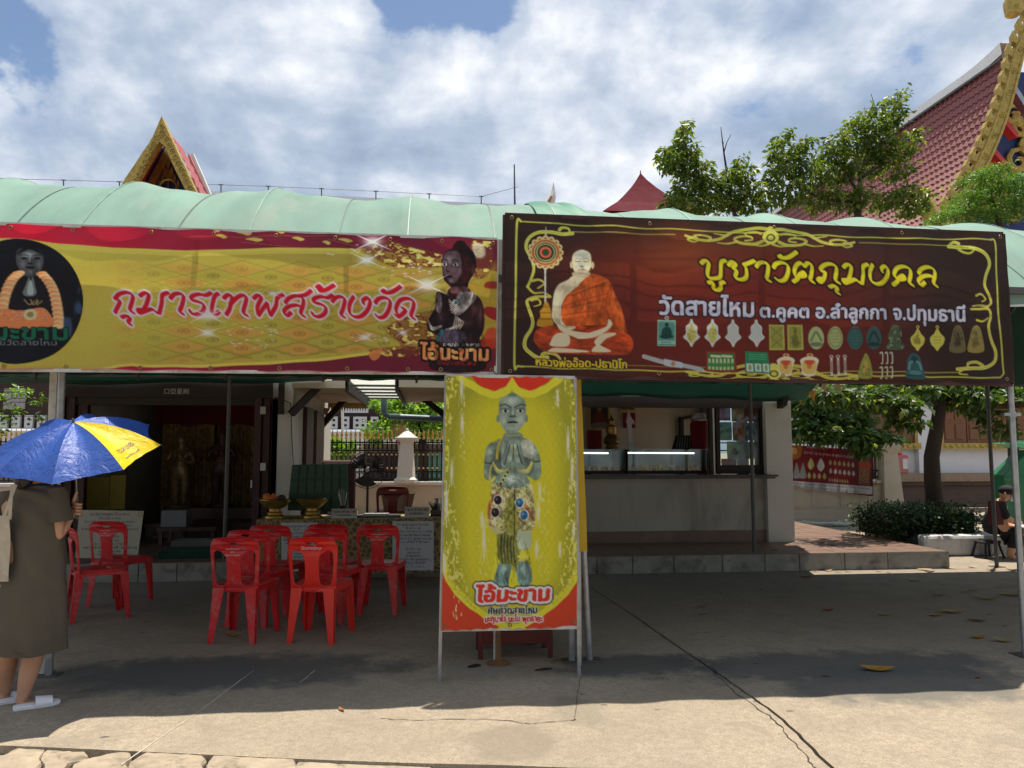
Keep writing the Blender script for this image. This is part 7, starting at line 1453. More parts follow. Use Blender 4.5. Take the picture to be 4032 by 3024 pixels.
MB().lathe([(w0 * .8,z0_),(w0,z1_),(w0 * 1.05,z1_ + .01),(w0 * .95,z1_)],(c.x,12.5,0),24).build('tub_wall',tub,tb_,smooth=True);MB().box(c.x - .35,c.x + .35,12.2,12.8,z0_ - .04,z0_ - .002).build('table_top',redw,tb_);[MB().beam((c.x + sx,12.5 + sy,TZ),(c.x + sx,12.5 + sy,z0_ - .04),.04,.04,(1,0,0)).build('leg',redw,tb_) for sx in (-.3,.3) for sy in (-.25,.25)]

# ================================================================ LONG HOUSE behind the fence
LY = 23.0;brown = mat('dark_brown_boards',(0.035,0.016,0.016),.7,var=.2,scale=3);blk = mat('white_vent',(0.55,0.57,0.60),.7,var=.04);X0,X1 = -27.0,1.5
zA,zB,zC,zD = P(1300,1690,LY).z,P(1300,1640,LY).z,P(1300,1700,LY).z,P(1300,1748,LY).z
t = thing('long_house','dark brown long house with a row of white vent blocks beyond the fence','building',((X0 + X1) / 2,LY,0))
MB().box(X0,X1,LY,LY + .3,zA,zB + 2.9).build('upper_wall',brown,t);MB().box(X0,X1,LY - .25,LY + .3,zD,zC).build('white_band',whitep,t);MB().box(X0,X1,LY + .35,LY + .5,0,zD).build('lower_wall',mat('olive_wall',(.20,.16,.12),.8,var=.2),t)
MB().box(X0 - .3,X1 + .3,LY - .8,LY + 6,zB + 2.9,zB + 3.05).build('roof',mat('grey_sheet_roof',(.35,.35,.36),.6),t)
def vb():
    mb = MB();w,h,d = .22,(zB - zA) * .96,.10
    for (x0,x1,z0,z1) in ((-w / 2,-w / 2 + .07,0,h),(w / 2 - .07,w / 2,0,h),(-w / 2 + .07,w / 2 - .07,0,.07),(-w / 2 + .07,w / 2 - .07,h - .07,h),(-w / 2 + .07,w / 2 - .07,h / 2 - .04,h / 2 + .04)): mb.box(x0,x1,-d,0,z0,z1)
    o = mb.build('vent_block',blk,loc=(0,0,0));me = o.data;bpy.data.objects.remove(o);return me
vme = vb();o0 = org_of(t)
for (p0,p1) in ((1270,1425),(1430,1600),(-30,215)):
    x = P(p0,1660,LY).x;xe = P(p1,1660,LY).x
    while x < xe: piece('vent_block',vme,t,(x - o0.x,-.005,zA + .01));x += .335
xw = P(1200,1800,LY + .3).x;gsh = mat('green_louvre',(.10,.22,.16),.6,var=.2,scale=5);k = 0
while xw < X1 - .5:
    w = .95;MB().box(xw,xw + .22,LY + .20,LY + .348,.2,zD).build('column',whitep,t)
    f = MB().box(xw + .3,xw + .3 + w,LY + .28,LY + .34,zD - 1.6,zD - .25).build('shutter',gsh if k % 2 == 0 else brown,t)
    for j in range(5): MB().box(xw + .34 + j * .18,xw + .36 + j * .18,LY + .262,LY + .279,zD - 1.55,zD - .3).build('slat',brown,f)
    xw += 1.5;k += 1
p,q = P(1355,1625,LY - .05),P(1450,1608,LY - .05);MB().box(p.x,q.x,LY - .03,LY - .001,p.z,q.z).build('pale_panel',blk,t);p,q = P(10,1610,LY - .05),P(100,1530,LY - .05);MB().box(p.x,q.x,LY - .03,LY - .001,p.z,q.z).build('pale_panel',mat('grey_panel',(.3,.3,.3),.8),t)
tag(MB().tube([P(1350,1740,20),P(1348,1600,20)],.035,8).build('thin_pole',whitep,smooth=True),'thin pale pole standing in front of the dark long house','pole')
p = P(1285,1607,13.6);tag(MB().prism([P(1268,1605,13.6),P(1298,1607,13.6),P(1284,1645,13.6)],(0,.004,0)).build('paper_flag',mat('flag_peach',(.6,.36,.2),.8,trans=.3)),'peach triangular paper flag hanging at the far end of the passage','flag')

# ================================================================ TEMPLE ROOFS AND HALLS
tilr = mat('roof_tile_red',(0.23,0.078,0.074),.55,var=.14,scale=2.5,spec=.4);redd = mat('temple_red',(0.42,0.016,0.022),.6,var=.15);navyp = mat('temple_blue',(0.012,0.025,0.12),.5,var=.1)
# small gable at left
GY = 19.5
t = thing('temple_gable','gilt pointed temple gable with crimson soffit rising behind the left banner','temple',tuple(P(636,860,GY)))
def pp(pts,Y,th,name,m,par,**k): return MB().prism([P(x,y,Y) for x,y in pts],(0,th,0)).build(name,m,par,**k)
pp([(636,457),(600,540),(592,552),(588,562),(556,606),(548,620),(520,662),(514,670),(490,706),(478,728),(430,800),(400,860),(440,860),(470,800),(530,712),(560,662),(600,596),(628,556),(636,566)],GY,.30,'bargeboard',goldp,t)
pp([(636,457),(672,540),(678,552),(700,600),(706,616),(730,660),(742,690),(760,728),(790,790),(830,860),(790,860),(752,790),(716,720),(690,668),(664,610),(650,575),(636,566)],GY + .002,.30,'bargeboard',goldp,t)
T3 = xf(300,400,.5425)
r = random.Random(2)
def scrolls(t,pts,Y,rad,m,name='scroll',rr=.014):
    for (x,y) in pts:
        c = P(x,y,Y);L = [c + Vector((rad * (1 - k / 14) * math.cos(k * .75),-.012,rad * (1 - k / 14) * math.sin(k * .75))) for k in range(13)];MB().tube(L,rr,5).build(name,m,t,smooth=True)
scrolls(t,[(636 + s * (8 + 11.5 * k),520 + 24 * k + (0 if s < 0 else 4)) for k in range(1,11) for s in (-1,1)],GY - .005,.085,goldp)
scrolls(t,[(636,500),(624,540),(648,540),(636,524)],GY - .005,.08,goldp)
MB().add([P(628,556,GY + .3),P(530,712,GY + .3),P(440,860,GY + .3),P(490,860,GY + 1.5),P(560,735,GY + 1.5),P(640,585,GY + 1.5)],[(0,1,4,5),(1,2,3,4)]).build('soffit',redd,t);MB().add([P(645,560,GY + .3),P(716,720,GY + .3),P(790,860,GY + .3),P(800,860,GY + 1.5),P(730,730,GY + 1.5),P(655,585,GY + 1.5)],[(0,5,4,1),(1,4,3,2)]).build('soffit',redd,t)
pp([(655,560),(745,720),(810,860),(470,860),(552,720)],GY + 1.5,.2,'pediment',navyp,t)
pp([(663,560),(590,700),(510,860),(540,860),(612,720),(663,625)],GY + 1.38,.12,'pediment_frame',gold,t);pp([(663,560),(745,720),(810,860),(785,860),(722,720),(663,625)],GY + 1.37,.12,'pediment_frame',gold,t)
for k,(x,y,h,w) in enumerate(((662,645,44,12),(650,680,46,12),(675,682,46,12),(640,705,36,10),(686,706,36,10),(662,690,50,14),(628,722,30,9),(700,724,30,9))): pp([(x,y - h * .6),(x + w * .6,y - h * .1),(x + w * .45,y + h * .3),(x,y + h * .42),(x - w * .45,y + h * .3),(x - w * .6,y - h * .1)],GY + 1.43,.06,'flame_relief',gold,t)
c = P(662,738,GY + 1.40);MB().tube([c + Vector((.22 * math.cos(a),0,.22 * math.sin(a))) for a in [2 * math.pi * j / 20 for j in range(21)]],.035,6,False).tube([c + Vector((0,0,-.2)),c + Vector((0,0,.2))],.02,5).build('wheel_emblem',gold,t)
mb = MB();prs = [((672,540),(700,600)),((700,600),(742,690)),((742,690),(830,860))];a0 = P(660,515,GY + .3);a1 = P(835,860,GY + .3);dv = Vector((0,1.1,0))
mb.grid(lambda u,v: a0.lerp(a1,v) + dv * u + Vector((.03,0,.03)) * abs(math.sin(v * 30)),8,60).build('roof_slope',mat('pink_roof_tile',(.42,.12,.13),.6,var=.12,scale=5),t)
b0 = P(752,612,24.5);b1 = P(818,765,24.5);MB().beam(b0,b1 + (b1 - b0) * .5,.18,.2).build('ridge_trim',whitep,t);MB().add([P(740,600,24.3),P(752,612,24.4),P(850,830,24.4),P(770,830,24.3)],[(0,1,2,3)]).build('roof_slope',MATS['pink_roof_tile'],t)
# hipped dark red roof
HYr = 26.0
t = thing('pavilion_roof','plain dark crimson pavilion roof with a sharp peak above the mint canopy','roof',tuple(P(2520,860,HYr)))
ap = P(2522,682,HYr + 1.5);prof = [(0,0),(.12,.16),(.3,.36),(.55,.60),(.8,.82),(1.0,.95),(1.25,1.12)];hw = (P(2645,820,HYr).x - P(2400,820,HYr).x) * .66;hh = ap.z - P(2522,822,HYr).z
vs = [];
for r_,d_ in prof:
    for sx,sy in ((-1,-1),(1,-1),(1,1),(-1,1)): vs.append((ap.x + sx * hw * max(r_,.004),ap.y + sy * hw * max(r_,.004),ap.z - hh * d_))
crim = mat('crimson_roof',(.085,.004,.012),.85,var=.08,scale=2,spec=.1);MB().add(vs,[(4 * i + k,4 * i + (k + 1) % 4,4 * i + 4 + (k + 1) % 4,4 * i + 4 + k) for i in range(len(prof) - 1) for k in range(4)]).build('slope',crim,t)
MB().tube([(ap.x,ap.y,ap.z - .05),(ap.x,ap.y,ap.z + .12)],[.03,.008],6).build('finial',crim,t)
# far white ridge with netting posts and wire
RY = 27.0
t = thing('flat_roof','far white roof edge with short posts and a wire, seen over the mint canopy','roof',tuple(P(1200,900,RY)))
e = [(-300,722),(240,735),(810,752),(1000,757),(1400,775),(1900,800),(2140,812)];mb = MB();L = [P(x,y,RY) for x,y in e]
for a,b in zip(L,L[1:]): mb.add([a,b,Vector((b.x,b.y,b.z - 1.5)),Vector((a.x,a.y,a.z - 1.5)),a + Vector((0,3,.25)),b + Vector((0,3,.25))],[(3,2,1,0),(0,1,5,4)])
mb.build('edge',mat('white_sheet_roof',(.62,.64,.68),.5,var=.05),t);wire = []
for px in (12,250,470,870,1056,1266,1480,1690,1895):
    y = np.interp(px,[q[0] for q in e],[q[1] for q in e]);a = P(px,y + 4,RY);b = P(px,y - 26,RY);MB().tube([a,b],.022,5).box(b.x - .08,b.x + .08,b.y - .02,b.y + .02,b.z - .015,b.z + .015).build('post',steeld,t);wire.append(b)
wire.append(P(2040,735,RY));MB().tube(wire,.010,4).build('wire',steeld,t)
a = P(2028,800,RY);b = P(2025,648,RY);tag(MB().tube([a + Vector((0,0,-1)),b],[.05,.025],6).build('lightning_rod',steeld),'thin lightning rod rising above the mint canopy near the middle','rod')
t = thing('roof_finial','small curved white and rust roof finial peeking over the mint canopy','finial',tuple(P(2175,830,24)));MB().tube([P(2160,830,24),P(2166,795,24),P(2175,770,24),P(2180,745,24),P(2179,718,24)],[.22,.16,.12,.05,.008],8).build('horn',whitep,t,smooth=True);MB().tube([P(2150,832,23.8),P(2158,800,23.8),P(2172,772,23.8)],[.06,.05,.03],6).build('rust_edge',mat('rust_paint',(.35,.12,.05),.6),t,smooth=True)
# great temple roof at right
BY = 17.0;A0 = P(3972,222,BY);B0 = P(3690,872,BY);far = 19.0
tmp_ = thing('temple_roof','great steep temple roof of red tiles with gilt bargeboard at the upper right','temple',(A0.x,BY,0))
N_ = Vector((-(A0.z - B0.z),0,(A0.x - B0.x) * 1.0)).normalized()
def slope(s,y):  # s 0 at ridge .. 1 bottom, slight sag
    p = A0.lerp(B0,s);return Vector((p.x,BY + y,p.z)) - N_ * .28 * math.sin(math.pi * min(1,s)) 
Ls = (A0 - B0).length * 1.25
MB().grid(lambda u,v: slope(v * 1.25,.1 + u * far) - N_ * .06,4,14).build('under_roof',redd,tmp_)
RH,TWd = .27,.195;nrow = int(Ls / RH);ncol = int(far / TWd)
# one tile: gentle S section, lapped lower edge
tv = [];tf = [];K = 6
for j in range(2):
    for i in range(K + 1):
        u = i / K;h = .028 * math.sin(u * 2 * math.pi) + .012;tv.append((u * TWd * .995,-j * RH * 1.08,h + (.026 if j else -.010)))
for i in range(K + 1): u = i / K;tv.append((u * TWd * .995,-RH * 1.08,.028 * math.sin(u * 2 * math.pi) + .012 + .026 - .022))
for i in range(K): tf.append((i,K + 1 + i,K + 2 + i,i + 1));tf.append((K + 1 + i,2 * K + 2 + i,2 * K + 3 + i,K + 2 + i))
tme_ = bpy.data.meshes.new('roof_tile');tme_.from_pydata(tv,[],tf);tme_.materials.append(tilr);tme_.polygons.foreach_set('use_smooth',[True] * len(tme_.polygons));tme_.set_sharp_from_angle(angle=R(50))
o0 = org_of(tmp_);tl = []
for i in range(nrow):
    for j in range(ncol):
        s = i * RH / Ls * 1.25;p = slope(s,.12 + j * TWd);p2 = slope(min(1.3,s + .02),.12 + j * TWd);dn = (p2 - p).normalized();xa_ = Vector((0,1,0));n_ = xa_.cross(-dn).normalized()
        if n_.x > 0: n_ = -n_
        tl.append((j + (0 if 0 <= s < 1.02 else 60),i,j,p,Matrix((xa_,-dn,n_)).transposed().to_4x4()))
tl.sort(key=lambda q: q[0]);stuffmb = MB();nt_ = 0
for _,i,j,p,M in tl:
    Mx = Matrix.Translation(p) @ M
    if nt_ < 295:
        ob = bpy.data.objects.new('roof_tile',tme_);COL.objects.link(ob);ob.parent = tmp_;ob.matrix_local = Matrix.Translation(-o0) @ Mx
    else: stuffmb.add([Mx @ Vector(v) for v in tv],tf)
    nt_ += 1
stuffmb.build('roof_tiles',tilr,tmp_,smooth=True)['kind'] = 'stuff'
# ridge
MB().grid(lambda u,v: Vector((A0.x + (-.10,-.14,.14,.10)[min(3,int(v * 3.001))],BY + .1 + u * far,A0.z + (-.04,.24,.24,-.04)[min(3,int(v * 3.001))] + .16 * max(0,1 - u * far / 1.6) ** 2)),60,3).build('ridge_cap',mat('white_ridge',(.78,.80,.82),.6,var=.04),tmp_)
MB().beam(A0 + Vector((-.12,.1,-.02)),A0 + Vector((-.12,far,-.02)),.05,.06).build('ridge_line',steeld,tmp_)
# bargeboard in the gable plane, with flame teeth
inn = Vector((A0.z - B0.z,0,-(A0.x - B0.x))).normalized();up_ = (A0 - B0).normalized();A1 = A0 + up_ * 2.3
def bar(s,w): p = B0.lerp(A1,s) - (B0 - A0).normalized() * 0;tq = s * (A1 - B0).length / (A0 - B0).length;return p + inn * (w + .26 * math.sin(math.pi * min(1,max(0,tq))))
mb = MB();n = 34
pts_o = [bar(-.35 + 1.35 * k / n,.0) for k in range(n + 1)];pts_i = [bar(-.35 + 1.35 * k / n,.30) for k in range(n + 1)]
for k in range(n): mb.prism([pts_o[k],pts_o[k + 1],pts_i[k + 1],pts_i[k]],(0,-.13,0))
mb.build('bargeboard',goldp,tmp_);MB().tube([p + Vector((0,-.14,0)) + inn * .04 for p in pts_o],.03,6).tube([p + Vector((0,-.14,0)) - inn * .03 for p in pts_i],.035,6).build('bargeboard_moulding',goldp,tmp_,smooth=True)
L_ = (pts_o[-1] - pts_o[0]).length;nt2 = int(L_ / .36);flame = None
for k in range(nt2):
    p = bar(-.35 + 1.35 * (k + .5) / nt2,0) - o0
    if flame is None:
        base_ = [Vector((0,0)),Vector((.0,.26)),Vector((-.07,.18)),Vector((-.12,.24)),Vector((-.18,.36)),Vector((-.19,.16)),Vector((-.11,.03))]
        mb = MB().prism([up_ * q.y - inn * -q.x for q in base_],(0,-.14,0));ob = mb.build('flame_finial',goldp,loc=(0,0,0));flame = ob.data;ob.parent = tmp_;ob.location = p
    else: piece('flame_finial',flame,tmp_,p)
scr = []
for k in range(16):
    q = bar(-.35 + 1.35 * (k + .5) / 16,.15) + Vector((0,-.135,0));L = [q + (inn * math.cos(a * .8) + up_ * math.sin(a * .8)) * (.10 * (1 - a / 15)) for a in range(13)];MB().tube(L,.018,5).build('scroll',goldp,tmp_,smooth=True)
MB().grid(lambda u,v: bar(-.35 + 1.12 * v,.29) + Vector((0,-.05 + 1.3 * u,0)),2,20).build('soffit',redd,tmp_)
mb = MB().prism([bar(-.35 + 1.10 * k / 20,.45) + Vector((0,1.2,0)) for k in range(21)] + [bar(.75,.45) + Vector((3,1.2,0)),pts_i[0] + Vector((6,1.2,0))],(0,.1,0));mb.build('pediment',navyp,tmp_)
r = random.Random(21)
for k in range(26):
    s = r.uniform(.12,.75);q = bar(s * 1.0 - .1,.62 + r.uniform(.3,1.5)) + Vector((0,1.12,0));sc_ = r.uniform(.22,.42);sg = r.choice((-1,1));L = [q + (Vector((1,0,0)) * math.cos(sg * a * .7) + Vector((0,0,1)) * math.sin(a * .7)) * (sc_ * (1 - a / 14)) for a in range(13)];MB().tube(L,[.02 + .07 * math.sin(math.pi * (a + 1) / 15) for a in range(13)],6).build('gilt_scroll',goldp,tmp_,smooth=True)
for px,py in ((3990,355),(3952,478),(3905,590)): c = P(px,py,BY + .2);MB().beam(c + Vector((-.18,0,.10)),c + Vector((.5,.3,-.25)),.20,.16).build('purlin_end',redd,tmp_)
bm_ = P(4005,400,BY + .3);MB().beam(P(3985,350,BY + .3),P(4060,470,BY + .3),.20,.12).build('grey_strut',steel,tmp_)
MB().tube([P(3985,60,BY - .1),P(3990,20,BY - .1),P(4010,-30,BY - .1),P(4030,-90,BY - .1)],[.16,.24,.20,.1],10).build('apex_horn',goldp,tmp_,smooth=True)
# gilt eave hook near the bottom of the roof
MB().tube([P(3668,860,BY - .2),P(3655,810,BY - .2),P(3640,780,BY - .2),P(3642,755,BY - .2),P(3665,735,BY - .2)],[.20,.17,.10,.06,.01],8).build('eave_horn',goldp,tmp_,smooth=True)
# temple hall walls under it
HYt = 19.6;x0,x1 = P(3380,1800,HYt).x - 2.0,P(4032,1800,HYt).x + 6;zb_ = P(3700,1862,HYt).z
t = thing('temple_hall','white temple hall wall with brown shutters and dark moulded base beyond the tree','temple',((x0 + x1) / 2,HYt,0));wt_ = mat('temple_white',(.62,.63,.66),.8,var=.04,scale=2,dirt=((.4,.4,.42),.3,1))
MB().box(x0,x1,HYt,HYt + .3,zb_,7.0).build('wall',wt_,t);p = P(3602,1800,HYt);q = P(3672,1800,HYt);MB().box(p.x,q.x,HYt - .18,HYt - .001,zb_ + .001,6.9).build('pilaster',wt_,t)
dmb = mat('dark_moulding',(.10,.065,.05),.8,var=.2,scale=2,bump=.2);z = zb_
for k,(h,d) in enumerate(((.22,.30),(.10,.22),(.50,.12),(.10,.24),(.14,.36),(.5,.50))):
    if z > 0: MB().box(x0,x1,HYt - d,HYt + .2,max(0,z - h + .002),z).build('base_moulding',dmb if k not in (0,) else mat('tan_moulding',(.26,.19,.13),.8,var=.15),t);z -= h
shm = mat('brown_shutter',(.17,.070,.030),.5,var=.18,scale=5,stretch=(1,1,.3))
for i,(a_,b_) in enumerate(((3395,3588),(3712,4080))):
    a,b = P(a_,1744,HYt - .1),P(b_,1500,HYt - .1);w_ = b.x - a.x;
    fr_ = MB().box(a.x - .10,a.x,HYt - .16,HYt - .002,a.z,b.z + .6).box(b.x,b.x + .10,HYt - .16,HYt - .002,a.z,b.z + .6).box(a.x - .14,b.x + .14,HYt - .20,HYt - .002,a.z - .16,a.z - .001).build('window_frame',goldp,t)
    nl = 2 if i == 0 else 4;lw = w_ / nl
    for k in range(nl):
        lx = a.x + k * lw;lf = MB().box(lx + .015,lx + lw - .015,HYt - .10,HYt - .04,a.z + .01,b.z + .6).build('shutter',shm,t)
        for jj in range(2):
            for kk in range(4):
                xx = lx + .07 + jj * (lw - .1) / 2;z0 = a.z + .09 + kk * .52;MB().box(xx,xx + (lw - .24) / 2,HYt - .125,HYt - .101,z0,z0 + .43).build('raised_panel',shm,lf,bevel=.01)
    nn = int(w_ / .16)
    for k in range(nn): xx = a.x - .06 + k * (w_ + .12) / nn;MB().ball((xx + .08,HYt - .205,a.z - .08),.07,8,5,(1,.5,.8)).build('gilt_boss',goldp,fr_)
pink = mat('pink_canister',(.55,.20,.20),.35,var=.05,trans=.3)
for k,(a_,b_,lab) in enumerate(((3482,3532,'translucent pink water canister on the temple ledge, nearest the fence pillar'),(3536,3592,'translucent pink water canister with a red cap and label on the temple ledge'))):
    a,b = P(a_,1856,HYt - .45),P(b_,1792,HYt - .45);a.z = zb_;t_ = thing('water_canister',lab,'canister',((a.x + b.x) / 2,HYt - .15,zb_));MB().box(a.x,b.x,HYt - .29,HYt - .02,a.z,b.z).build('body',pink,t_,bevel=.03)
    if k: MB().tube([((a.x + b.x) / 2 + .05,HYt - .15,b.z - .001),((a.x + b.x) / 2 + .05,HYt - .15,b.z + .06)],.06,12).build('cap',redb,t_,smooth=True);MB().box(b.x - .17,b.x - .03,HYt - .294,HYt - .2905,a.z + .12,b.z - .1).build('label_sheet',whitep,t_)
# printed banner tied to the fence
c = Canvas(3110,1745,3445,1960,1.0,(104,20,26));c.poly([(3112,1747),(3112,1805),(3150,1800),(3160,1760),(3150,1747)],(150,96,40),.9,4);c.ell(3128,1775,12,14,(180,140,90));
for k in range(2): c.poly([(3122 + k * 26,1880),(3130 + k * 26,1840),(3136 + k * 26,1822),(3142 + k * 26,1840),(3150 + k * 26,1880)],(120,124,124),1,2)
c.poly([(3305,1748),(3445,1770),(3445,1960),(3400,1958)],(70,26,26),.6,30,False);c.ell(3402,1795,13,15,(150,110,84));c.poly([(3384,1840),(3388,1806),(3402,1800),(3420,1808),(3430,1842)],(150,60,30),1,2);c.poly([(3382,1838),(3426,1842),(3424,1912),(3380,1906)],(120,80,54),1,2,False);c.speckle([(3384,1842),(3424,1846),(3422,1908),(3382,1904)],6,7,[(170,130,100),(60,30,24)],3)
c.text('วัตถุมงคลรุ่นมหาลาภ',3175,3290,1763,1768,10,(190,180,190),bold=.5);c.text('วัดสายไหม ต.คูคต อ.ลำลูกกา จ.ปทุมธานี',3165,3375,1786,1806,9,(196,190,200),bold=.6)
for i,(x,y,s,cc) in enumerate([(3193,1826,15,(170,160,100)),(3231,1830,17,(176,178,176))] + [(3268 + k * 18,1820 + k * 2,7,(150,140,90)) for k in range(6)] + [(3270 + k * 18,1854 + k * 2,7,(160,160,160)) for k in range(6)] + [(3186 + k * 20,1872 + k * 1,8,(170,150,90)) for k in range(4)] + [(3266 + k * 10,1889 + k,5,(150,130,90)) for k in range(8)]): c.poly([(x,y - s * 1.5),(x + s * .7,y - s * .3),(x + s * .8,y + s * .6),(x,y + s * 1.6),(x - s * .8,y + s * .6),(x - s * .7,y - s * .3)],cc,1,2)
c.poly([(3108,1893),(3436,1916),(3436,1948),(3108,1925)],(176,178,184),1,2,False)
for k in range(2): c.text('ติดต่อสอบถามและร่วมทำบุญได้ที่ วัดสายไหม ทุกวัน ตั้งแต่เวลา',3120 + k * 10,3425 - k * 40,1905 + k * 13,1928 + k * 13,5,(80,70,80),bold=.3)
shF = Sheet([(3112,1750),(3434,1774),(3440,1956),(3118,1918)],FY - .12,.01);t = thing('banner','small sagging red banner of amulets tied along the iron fence','banner',tuple(P(3280,1940,FY - .12)));shF.build('printed_sheet',c,vinyl,t,150,90)
for u,v in ((0,0),(1,0),(0,1),(1,1),(.5,0)): p = Vector(shF.world(np.array([float(u)]),np.array([float(v)]))[0]);MB().tube([p,p + Vector((0,.2,.08))],.004,4).build('tie',whitep,t)

# ================================================================ HEDGE, KERB, PERSON, BIN
hb = G(3700,2192);kz = .30;KY = hb.y
kerbw = mat('whitewashed_kerb',(.50,.50,.50),.8,var=.08,scale=3,dirt=((.16,.15,.13),.9,5));kerbb = mat('black_kerb',(.012,.012,.013),.7,var=.2)
xk0,xk1 = G(3650,2195).x,G(3955,2195).x
pk = lambda x,y,z=0: (G(x,y,z).x,G(x,y,z).y)
kt = thing('planter_kerb','rounded concrete kerb round the hedge, painted white in front and black at left','kerb',((xk0 + xk1) / 2,KY,0),)
MB().box(xk0,xk1,KY,KY + .22,0,kz).build('white_block',kerbw,kt,bevel=.05);pL = G(3455,2110);MB().beam((xk0 + .02,KY + .12,kz / 2 - .01),(pL.x + .15,pL.y,kz / 2 - .01),.22,kz - .02).build('black_block',kerbb,kt,bevel=.05);MB().lathe([(.14,0),(.15,.1),(.13,.2),(.06,.26),(.01,.27)],(pL.x + .1,pL.y,0),14).build('kerb_end',kerbw,kt,smooth=True)
MB().beam((xk1 + .02,KY + .11,kz / 2),(xk1 + .35,KY + 1.4,kz / 2),.22,kz).build('side_block',kerbw,kt,bevel=.05);MB().box(xk0 + .05,xk1,KY + .22,KY + 1.6,0,kz - .05).build('soil',soil,kt)
def leaf_mesh(name,parent,clumps,n,size,mat_,seed,droop=.3,fold=.35,asp=.45,shell=.55,loc=None):
    """clumps: (centre, radii) ellipsoids; leaf = two folded halves of a pointed blade"""
    g = np.random.default_rng(seed);vol = np.array([c[1][0] * c[1][1] * c[1][2] for c in clumps]) ** (2 / 3);cnt = (vol / vol.sum() * n).astype(int) + 1;V = []
    for (c,r_),k in zip(clumps,cnt):
        d = g.normal(size=(k,3));d /= np.linalg.norm(d,axis=1)[:,None];rad = g.random(k) ** (1 / 3 * (1 - shell) + .12);rad = rad * (1 + .25 * np.sin(d[:,0] * 5 + d[:,2] * 7 + c[0]));p = np.array(c) + d * rad[:,None] * np.array(r_)
        ax = g.normal(size=(k,3));ax[:,2] = ax[:,2] * .5 - droop * 1.6;ax += d * .5;ax /= np.linalg.norm(ax,axis=1)[:,None];up = g.normal(size=(k,3)) * .6 + np.array([0,0,1.0]);sd = np.cross(ax,up);sd /= np.linalg.norm(sd,axis=1)[:,None] + 1e-9;nm = np.cross(sd,ax)
        s = (size * g.uniform(.6,1.25,k))[:,None];a = p;m_ = p + ax * s * .5;t_ = p + ax * s - nm * s * .12
        V.append(np.stack([a,m_ + sd * s * asp * .5 + nm * s * fold * .25,t_,m_ - sd * s * asp * .5 + nm * s * fold * .25,m_ - nm * s * .02],1))
    V = np.concatenate(V);N0 = len(V);base = (np.arange(N0) * 5)[:,None];F_ = np.concatenate([base + np.array([0,1,4]),base + np.array([1,2,4]),base + np.array([2,3,4]),base + np.array([3,0,4])],0)
    o0 = np.array(org_of(parent)) if parent is not None else np.array(loc);co = (V.reshape(-1,3) - o0).astype(np.float32)
    me = bpy.data.meshes.new(name);me.vertices.add(len(co));me.vertices.foreach_set('co',co.ravel());me.loops.add(F_.size);me.loops.foreach_set('vertex_index',F_.astype(np.int32).ravel());me.polygons.add(len(F_));me.polygons.foreach_set('loop_start',np.arange(0,F_.size,3,dtype=np.int32));me.polygons.foreach_set('loop_total',np.full(len(F_),3,np.int32));me.update()
    at = me.color_attributes.new('tint','FLOAT_COLOR','POINT');tv_ = np.repeat(g.random(N0),5);cc = np.ones((len(co),4),np.float32);cc[:,0] = tv_;cc[:,1] = np.repeat(g.random(N0),5);at.data.foreach_set('color',cc.ravel())
    me.materials.append(mat_);o = bpy.data.objects.new(name,me);COL.objects.link(o);o.parent = parent
    if parent is None: o.location = tuple(o0)
    return o
def leaf_mat(name,c0,c1,c2=None,trans=.35,rough=.45):
    m = bpy.data.materials.new(name);m.use_nodes = True;nt = m.node_tree;b = nt.nodes['Principled BSDF'];a = N(nt,'ShaderNodeAttribute',attribute_name='tint');sp = N(nt,'ShaderNodeSeparateColor');nt.links.new(a.outputs['Color'],sp.inputs[0])
    st_ = [(0,c0),(.55,c1)] + ([(.93,c1),(.97,c2)] if c2 else [(1,c1)]);c = ramp(nt,sp.outputs[0],st_);nt.links.new(c,b.inputs['Base Color']);b.inputs['Roughness'].default_value = rough;b.inputs['Specular IOR Level'].default_value = .5
    t = N(nt,'ShaderNodeBsdfTranslucent');nt.links.new(mix(nt,1.0,c,(1.6,1.7,.6),'MULTIPLY'),t.inputs[0]);ms = N(nt,'ShaderNodeMixShader');ms.inputs[0].default_value = trans;nt.links.new(b.outputs[0],ms.inputs[1]);nt.links.new(t.outputs[0],ms.inputs[2]);nt.links.new(ms.outputs[0],nt.nodes['Material Output'].inputs[0]);MATS[name] = m;return m
lfA = leaf_mat('leaf_mid',(.038,.075,.016),(.11,.155,.030),(.26,.24,.05),.45);lfB = leaf_mat('leaf_bright',(.07,.16,.025),(.16,.28,.04),(.3,.34,.06),.45);lfC = leaf_mat('leaf_dark',(.012,.030,.010),(.035,.075,.022),(.10,.14,.05),.2);lfD = leaf_mat('leaf_fern',(.05,.11,.02),(.10,.19,.03),None,.4)
bark = mat('bark',(.045,.032,.024),.95,var=.35,scale=5,bump=1.0,bscale=16,stretch=(1,1,.25))
hx0_,hx1_ = P(3468,2060,KY + .3).x,P(3885,2060,KY + .3).x;hzt = P(3700,1990,KY + .4).z
hedge = thing('hedge','clipped dark green hedge growing behind the black and white kerb','hedge',((hx0_ + hx1_) / 2,KY + .7,kz - .05))
cl = [];r = random.Random(31)
for i in range(13):
    for j in range(3):
        for k in range(3): cl.append(((hx0_ + .14 + (hx1_ - hx0_ - .28) * i / 12,KY + .42 + .33 * j - .0,kz + .02 + (hzt - kz - .1) * (k + .5) / 3),(.20,.24,.15)))
leaf_mesh('foliage',hedge,cl,9000,.060,lfC,3,0,asp=.55,shell=.8);MB().box(hx0_ + .12,hx1_ - .12,KY + .40,KY + 1.1,kz - .05,hzt - .12).build('stems',mat('hedge_core',(.01,.015,.008),1.0),hedge)
